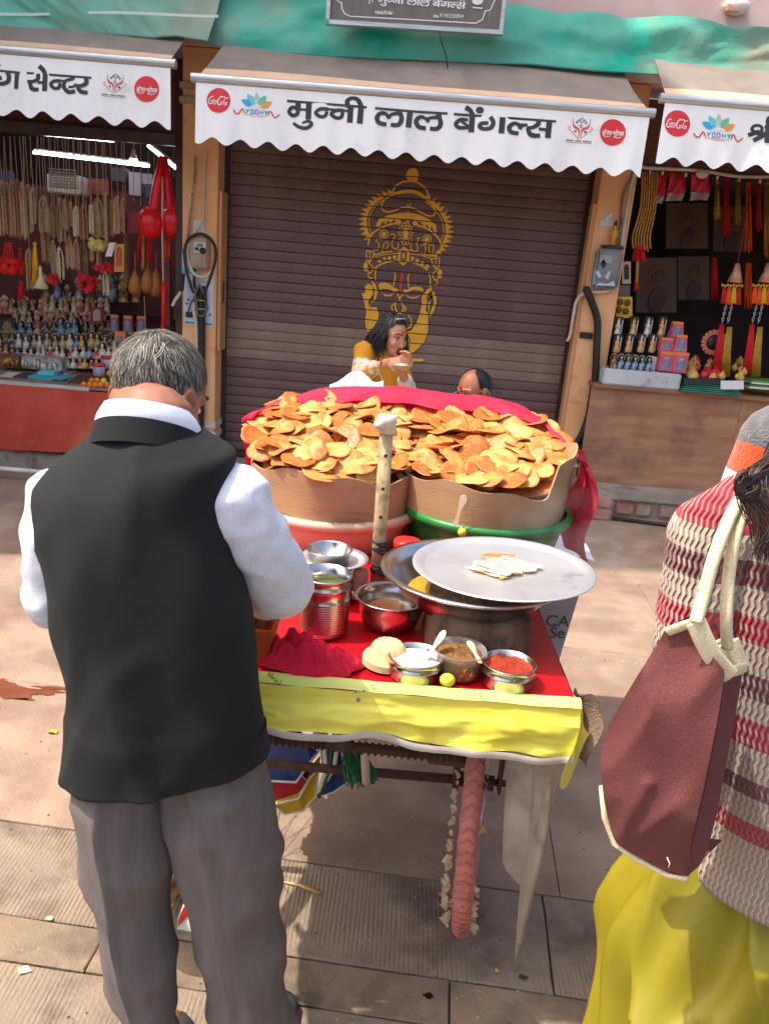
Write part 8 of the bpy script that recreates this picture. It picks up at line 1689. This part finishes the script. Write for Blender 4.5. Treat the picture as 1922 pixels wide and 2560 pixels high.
# knitted sweater: stripes by height, zigzag ribs
def knit(name):
    mt = M(name, (196, 170, 146), None, rough=.9, sheen=.3); n = mt.node_tree.nodes; l = mt.node_tree.links; b = n['Principled BSDF']; tc = n.new('ShaderNodeTexCoord'); sx = n.new('ShaderNodeSeparateXYZ'); l.new(tc.outputs['Object'], sx.inputs[0])
    def mth(op, a, v=None, w_=None):
        q = n.new('ShaderNodeMath'); q.operation = op
        for i, z in enumerate((a, v, w_)):
            if z is None: continue
            if isinstance(z, (int, float)): q.inputs[i].default_value = z
            else: l.new(z, q.inputs[i])
        return q.outputs[0]
    x = mth('SUBTRACT', sx.outputs[0], mth('MULTIPLY', sx.outputs[1], .8)); z = sx.outputs[2]
    zig = mth('MULTIPLY', mth('PINGPONG', z, .0085), .36)
    ph = mth('ADD', x, zig); rib = mth('SINE', mth('MULTIPLY', ph, 2 * pi / .0092)); row_ = mth('SINE', mth('MULTIPLY', z, 2 * pi / .0036)); loop = mth('MULTIPLY', mth('SINE', mth('MULTIPLY', ph, 2 * pi / .0029)), .12)
    nz = n.new('ShaderNodeTexNoise'); nz.inputs['Scale'].default_value = 420; nz.inputs['Detail'].default_value = 2; l.new(tc.outputs['Object'], nz.inputs[0])
    hgt = mth('ADD', rib, mth('MULTIPLY', nz.outputs[0], .2)); bp = n.new('ShaderNodeBump'); bp.inputs['Strength'].default_value = .9; bp.inputs['Distance'].default_value = .0042; l.new(hgt, bp.inputs['Height']); l.new(bp.outputs[0], b.inputs['Normal'])
    # stripe pattern over world-like height (object origin at the floor)
    edge = mth('ADD', z, mth('MULTIPLY', mth('SUBTRACT', zig, .003), .12)); rp = n.new('ShaderNodeValToRGB'); rp.color_ramp.interpolation = 'CONSTANT'; z0_, z1_ = .78, 1.42
    mr = n.new('ShaderNodeMapRange'); mr.inputs[1].default_value = z0_; mr.inputs[2].default_value = z1_; l.new(edge, mr.inputs[0]); l.new(mr.outputs[0], rp.inputs[0])
    red, bei, mar = lin((178, 26, 40)), lin((192, 164, 142)), lin((112, 44, 38)); seq = [bei, red, bei, mar, bei, red, bei, mar, bei, red, bei, mar, bei, red]
    hs = [.78, .925, .953, .993, 1.018, 1.066, 1.107, 1.136, 1.169, 1.210, 1.243, 1.280, 1.312, 1.342]; e = rp.color_ramp.elements; e[0].position = 0; e[0].color = seq[0]; e[1].position = .999; e[1].color = red
    for h_, c_ in list(zip(hs, seq))[1:]:
        k_ = e.new((h_ - z0_) / (z1_ - z0_)); k_.color = c_
    dk = n.new('ShaderNodeMix'); dk.data_type = 'RGBA'; dk.blend_type = 'MULTIPLY'; dk.inputs[0].default_value = 1; var = n.new('ShaderNodeMapRange'); var.inputs[1].default_value = .3; var.inputs[2].default_value = .7; var.inputs[1].default_value = -1; var.inputs[2].default_value = .6; var.inputs[3].default_value = .62; var.inputs[4].default_value = 1.1; l.new(rib, var.inputs[0]); l.new(rp.outputs[0], dk.inputs[6]); l.new(var.outputs[0], dk.inputs[7]); l.new(dk.outputs[2], b.inputs['Base Color'])  # shade in the grooves between ribs, multiplied into the stripe colour
    return mt
m_knit = knit('striped_knit')
SWP = [(1690, 1030, 2080, 1080, .94, .06), (1640, 1060, 2200, 1110, .94, .085), (1572, 1092, 2330, 1170, .935, .11), (1530, 1150, 2330, 1220, .93, .122), (1512, 1250, 2300, 1310, .93, .126), (1505, 1400, 2250, 1450, .93, .13), (1508, 1550, 2210, 1600, .935, .133), (1506, 1700, 2150, 1750, .94, .136), (1500, 1790, 2105, 1840, .94, .138), (1487, 1862, 2090, 1915, .94, .138)]
sr_ = foldify(sect(SWP, 72, 6, 2.2), lambda p, t, k_: noise.noise(Vector((p.x * 9, p.z * 5, 1))) * .006 + (.004 if t > .93 else 0)); last = sr_[-1]; cc = sum(last, Vector()) / len(last); sr_ += [[p + (cc - p).normalized() * .008 for p in last], [p + (cc - p).normalized() * .012 + V(0, 0, .04) for p in last]]
MB().loft(sr_, True, False).build('sweater', m_knit, w3)
for s_, e_, w_ in ((sl5, el5, wl5), (sr5, er5, wr5)):
    sv5 = MB(); sv5.caps(s_ + V(.05 if s_ is sl5 else -.05, .01, .02), s_, .07, .058); sv5.caps(s_, e_, .058, .050); sv5.caps(e_, e_.lerp(w_, .85), .050, .040)
    garment('sleeve', sv5, m_knit, w3, .006, .006, 11, 6, 12)
# olive kurta
m_kur = M('olive_silk', (138, 125, 22), (124, 113, 16), 6, .5, bump=.2, bsc=40, stretch=(1, 1, .3))
KP = [(1440, 1780, 2110, 1840, .965, .112), (1374, 1868, 2110, 1930, .96, .128), (1340, 1960, 2110, 2030, .95, .144), (1312, 2080, 2090, 2150, .94, .155), (1285, 2205, 2070, 2280, .925, .165), (1268, 2320, 2050, 2400, .925, .17), (1255, 2450, 2040, 2520, .925, .175), (1250, 2560, 2030, 2640, .925, .178)]
def kf(p, t, k_):
    q = Vector((p.x * 8, p.y * 4, p.z * 2.2)); return -.019 + noise.noise(q) * .012 + (1 - abs(noise.noise(Vector((p.x * 13, p.z * 3.4, 4))))) ** 5 * .07 * (.25 + t) + .030 * sin(k_ * 2 * pi * 13 + 3 * sin(t * 4)) * (t ** .8)
MB().loft(foldify(sect(KP, 180, 8, 2.1), kf), False, False).build('kurta', m_kur, w3)
pn = MB()
for g in (-1, 1): pn.caps(V(pl5.x + g * .09, YB + .01, .55), V(pl5.x + g * .09, YB, .10), .085, .06)
garment('leggings', pn, M('olive_dark', (140, 130, 30), rough=.8), w3, .01, .005, 9, 5, 13)
# ------------------------------------------------------------------ maroon shoulder bag
bag = thing('shoulder_bag', 'maroon canvas shoulder bag with cream straps hanging on the striped sweater', 'bag', tuple(at(1450, 1880, .74)))
m_bag = M('maroon_canvas', (114, 62, 59), (98, 51, 50), 420, .85, bump=.3, bsc=700, detail=2); m_trim = M('cream_trim', (232, 216, 178), (216, 198, 156), 300, .8, bump=.3, bsc=600, detail=2)
YG = .745
YX = lambda x: YG + (1520 - x) * .00028
f1 = [(1440, 1356), (1494, 1338), (1520, 1398), (1566, 1450), (1548, 1560), (1520, 1700), (1492, 1820), (1483, 1893)] + [(p.x, p.y) for p in cat([(1483, 1893), (1440, 1884), (1376, 1850), (1330, 1818), (1311, 1760), (1300, 1690), (1301, 1600), (1345, 1512), (1395, 1430), (1440, 1356)], 5)][1:-1]
def bulge(x, y): 
    u = (x - 1440) / 130; v = (y - 1640) / 250; return -.022 * max(0, 1 - u * u * .6 - v * v)
def grid_poly(pts, Yf, n=14):
    """fill an outline with rows of quads, bulging towards the street"""
    P = pts; ys = [p[1] for p in P]; y0_, y1_ = min(ys) + .5, max(ys) - .5; rows = []
    for j in range(n + 12):
        y = y0_ + (y1_ - y0_) * j / (n + 11); xs_ = []
        for i in range(len(P)):
            a, b = P[i], P[(i + 1) % len(P)]
            if (a[1] - y) * (b[1] - y) < 0 or a[1] == y: xs_.append(a[0] + (b[0] - a[0]) * ((y - a[1]) / (b[1] - a[1] or 1e-9)))
        xs_.sort(); rows.append([at(xs_[0] + (xs_[-1] - xs_[0]) * i / n, y, Yf(xs_[0] + (xs_[-1] - xs_[0]) * i / n, y)) for i in range(n + 1)])
    return rows
def crs(x, y): return .007 * noise.noise(Vector((x * .012, y * .006, 3))) + .009 * (1 - abs(noise.noise(Vector((x * .010 + y * .006, y * .004, 8))))) ** 4 + .005 * math.exp(-((x + y * .55 - 2330) / 16) ** 2) * (y > 1680)
rows = grid_poly(f1, lambda x, y: YX(x) + bulge(x, y) - crs(x, y), 30); mb = MB(); n_ = 31; mb.add([p for r in rows for p in r], [(j * n_ + i, j * n_ + i + 1, (j + 1) * n_ + i + 1, (j + 1) * n_ + i) for j in range(len(rows) - 1) for i in range(n_ - 1)]); mb.build('front_panel', m_bag, bag)
f2 = [(1566, 1452), (1604, 1446), (1596, 1500), (1570, 1640), (1548, 1760), (1520, 1862), (1483, 1894), (1494, 1818), (1522, 1700), (1549, 1562)]
rows = grid_poly(f2, lambda x, y: YG + .012 + .03 * max(0, (x - (1566 - (y - 1450) * .19)) / 60) + .004 * sin(y * .03), 8); mb = MB(); n_ = 9; mb.add([p for r in rows for p in r], [(j * n_ + i, j * n_ + i + 1, (j + 1) * n_ + i + 1, (j + 1) * n_ + i) for j in range(len(rows) - 1) for i in range(n_ - 1)]); mb.build('side_panel', m_bag, bag)
bkp = [(1470, 1376), (1525, 1350), (1560, 1400), (1604, 1446), (1584, 1500), (1520, 1740), (1480, 1800), (1420, 1800), (1340, 1760), (1310, 1690), (1312, 1600)]
MB().prism([at(x - 16 if x > 1500 else x + 8, y - (14 if y > 1750 else 0), YX(x) + .075) for x, y in bkp], (0, .006, 0)).build('back_panel', m_bag, bag, False)
sd = MB(); fr_ = [at(x, y, YX(x)) for x, y in f1[7:] + [f1[0]]]; bk2 = [p + V(.07, .07, 0) for p in fr_]; sd.add(fr_ + bk2, [(i, i + 1, len(fr_) + i + 1, len(fr_) + i) for i in range(len(fr_) - 1)]); sd.build('gusset', m_bag, bag)
def flat_strap(pts, wd, mt, name, par, nrm=V(0, -1, 0), th=.0026):
    Pp = cat(pts, 8); mb = MB(); rings = []
    for i, p in enumerate(Pp):
        t = (Pp[min(i + 1, len(Pp) - 1)] - Pp[max(i - 1, 0)]).normalized(); s_ = t.cross(nrm).normalized(); q = s_.cross(t).normalized(); ww = wd[min(len(wd) - 1, int(i / len(Pp) * len(wd)))] if isinstance(wd, list) else wd
        rings.append([p + s_ * (ww * cos(a) * .5) + q * (th * sin(a)) for a in [2 * pi * k_ / 14 for k_ in range(14)]])
    return mb.loft(rings).build(name, mt, par)
dy_ = V(0, -.006, 0)
flat_strap([at(1436, 1360, YX(1436)) + dy_, at(1468, 1348, YX(1468)) + dy_, at(1494, 1340, YX(1494)) + dy_], .012, m_trim, 'rim_trim', bag)
flat_strap([at(1498, 1338, YG - .004) + dy_, at(1514, 1375, YG - .004) + dy_, at(1538, 1418, YG - .002) + dy_, at(1572, 1456, YG + .004) + dy_], .021, m_trim, 'rim_trim', bag)
flat_strap([at(1570, 1388, YG + .03), at(1582, 1415, YG + .03), at(1596, 1446, YG + .03)], .026, m_trim, 'rim_trim', bag); flat_strap([at(1562, 1452, YG + .004), at(1584, 1450, YG + .012), at(1606, 1444, YG + .03)], .016, m_trim, 'rim_trim', bag); flat_strap([at(1528, 1400, YG + .05), at(1548, 1394, YG + .05), at(1566, 1384, YG + .045)], .012, m_trim, 'rim_trim', bag)
flat_strap([at(1502, 1345, YG - .01), at(1518, 1290, YG), at(1540, 1210, .755), at(1566, 1140, .77), at(1594, 1086, .80), at(1612, 1072, .86)], .0135, m_trim, 'strap', bag, th=.007); flat_strap([at(1570, 1396, YG + .02), at(1568, 1330, .755), at(1574, 1240, .765), at(1590, 1150, .775), at(1608, 1092, .805), at(1622, 1078, .86)], .0125, m_trim, 'strap', bag, th=.007)
MB().tube([at(x, y, YX(x) + .004) for x, y in ((1300, 1700), (1306, 1765), (1326, 1822), (1376, 1856), (1440, 1889), (1485, 1898))], .0042, 8).build('bottom_piping', m_trim, bag); MB().tube([at(x, y, YG + .006) for x, y in ((1566, 1455), (1549, 1560), (1521, 1700), (1493, 1820), (1484, 1890))], .0022, 6).build('seam', m_bag, bag); MB().tube([at(1440, 1852, .722), at(1446, 1866, .718), at(1443, 1874, .72)], .0008, 4).build('loose_thread', m_trim, bag)
# ------------------------------------------------------------------ person beyond her, only a sleeve in view
Y6 = 1.42; w6 = thing('person', 'person in grey sweater with orange white and navy sleeve bands at the right edge', 'person', (.88, Y6, 0))
s6, e6, w6p = at(1680, 950, Y6), at(1612, 1110, Y6), at(1640, 1240, Y6 + .16); n6 = s6 + V(.17, 0, .07); h6 = n6 + V(.02, .02, .17); p6 = V(n6.x, Y6, .85)
b6 = MB(); P6 = head(b6, h6, Euler((radians(-8), 0, 0)).to_matrix()); b6.caps(h6 + V(0, -.03, -.06), n6, .048, .055); b6.caps(n6, p6, .08, .11); r6 = n6 + V(.17, 0, -.07); 
for s_, e_, w_, g in ((s6, e6, w6p, 1), (r6, r6 + V(.04, 0, -.26), r6 + V(.0, .2, -.3), -1)): b6.caps(n6, s_, .055, .05); b6.caps(s_, e_, .042, .036); b6.caps(e_, w_, .036, .027); hand(b6, w_, (w_ - e_).normalized(), V(0, 0, 1), .95, .5, g)
for g in (-1, 1): kn = V(p6.x + g * .09, Y6, .46); b6.caps(p6 + V(g * .075, 0, 0), kn, .085, .055); b6.caps(kn, V(kn.x, Y6, .07), .05, .036); b6.caps(V(kn.x, Y6 - .03, .035), V(kn.x, Y6 + .14, .03), .034, .027)
remeshed(b6, 'body', m_skin2, .008, w6, None, 3); face_parts(w6, P6, Euler((radians(-8), 0, 0)).to_matrix(), 1, MATS['lips_brown'])
h6m = MB(); h6m.sph(h6 + V(0, -.016, .034), (.083, .100, .094), 24, 16); h6m.build('hair', m_hair_b[0], w6)
m_g6 = M('grey_wool', (92, 90, 92), (112, 110, 110), 60, .9, bump=.6, bsc=220, sheen=.3); m_o6 = M('orange_wool', (226, 76, 14), (210, 64, 10), 60, .9, bump=.6, bsc=220, sheen=.3); m_w6 = M('white_wool', (226, 224, 220), (210, 206, 200), 60, .9, bump=.6, bsc=220, sheen=.3); m_n6 = M('navy_wool', (44, 46, 58), (56, 58, 70), 60, .9, bump=.6, bsc=220, sheen=.3)
t6 = MB(); t6.caps(n6 - V(0, 0, .04), p6, .10, .135); t6.caps(n6 - V(0, 0, .02), r6, .075, .07); t6.caps(r6, r6 + V(.04, 0, -.26), .065, .055); t6.caps(n6 - V(0, 0, .02), s6, .075, .07); garment('sweater', t6, m_g6, w6, .008, .006, 9, 5, 15)
sl6 = MB(); pth = [s6 + V(.03, 0, .03), s6, s6.lerp(e6, .12), s6.lerp(e6, .121), s6.lerp(e6, .5), s6.lerp(e6, .501), s6.lerp(e6, .8), s6.lerp(e6, .801), e6 + V(.0, 0, -.02), e6 + V(.004, .02, -.04), e6.lerp(w6p, .3), e6.lerp(w6p, .8)]; rad = [.060, .066, .066, .0665, .066, .0665, .064, .0645, .06, .058, .055, .045]; mset = [0, 0, 0, 1, 1, 2, 2, 3, 3, 0, 0]
for i in range(len(pth) - 1): 
    if (pth[i + 1] - pth[i]).length < .002: continue
    sl6.cur = mset[i]; ax = (e6 - s6).normalized() if i < 8 else (pth[i + 1] - pth[i]).normalized(); up = ax.orthogonal().normalized(); q = ax.cross(up); ax = None
    sl6.loft([[p + (up * cos(a) + q * sin(a)) * r for a in [2 * pi * k_ / 30 for k_ in range(30)]] for p, r in ((pth[i], rad[i]), (pth[i].lerp(pth[i + 1], .5), (rad[i] + rad[i + 1]) / 2), (pth[i + 1], rad[i + 1]))], False, False)
sl6.build('sleeve', [m_g6, m_o6, m_w6, m_n6], w6)
MB().loft([[V(p6.x + .15 * cos(a), Y6 + .13 * sin(a), z_) for a in [2 * pi * k_ / 24 for k_ in range(24)]] for z_ in (.95, .6, .12)]).build('skirt', MATS['dark_trousers'], w6)
# thin steam drifting off the hot basin beside the green tub
mv = bpy.data.materials.new('steam'); mv.use_nodes = True; n = mv.node_tree.nodes; l = mv.node_tree.links; n.remove(n['Principled BSDF'])
pv = n.new('ShaderNodeVolumePrincipled'); pv.inputs['Color'].default_value = (.9, .9, .9, 1); tc = n.new('ShaderNodeTexCoord'); nz = n.new('ShaderNodeTexNoise'); nz.inputs['Scale'].default_value = 9; nz.inputs['Detail'].default_value = 3
l.new(tc.outputs['Object'], nz.inputs[0]); mr = n.new('ShaderNodeMapRange'); mr.inputs[1].default_value = .45; mr.inputs[2].default_value = .75; mr.inputs[3].default_value = 0; mr.inputs[4].default_value = 2.2; l.new(nz.outputs[0], mr.inputs[0]); l.new(mr.outputs[0], pv.inputs['Density']); l.new(pv.outputs[0], n['Material Output'].inputs['Volume'])
tag(MB().sph((.50, 1.93, 1.0), (.20, .11, .12), 24, 14).build('steam', mv), 'thin white steam rising beside the green tub', 'steam', None, 'stuff')
# grit and crumbs trodden over the street
gr8 = random.Random(99); gm8 = MB()
for i in range(900):
    y = 1.2 + 4.2 * gr8.random() ** 1.6; x = gr8.uniform(-.62, .62) * (y + .3); r = gr8.uniform(.0012, .004) * (.6 + y * .28); p = Vector((x, y, .0008)); n = 5
    gm8.add([p + V(r * cos(2 * pi * k / n) * gr8.uniform(.5, 1.3), r * sin(2 * pi * k / n) * gr8.uniform(.5, 1.3), .0008) for k in range(n)] + [p + V(0, 0, r * gr8.uniform(.3, .9))], [(k, (k + 1) % n, n) for k in range(n)])
tag(gm8.build('grit', M('grit', (190, 166, 136), (84, 66, 54), 6, .9, lo=.45, hi=.55), smooth=False), 'scattered grit and crumbs on the street paving', 'grit', None, 'stuff')
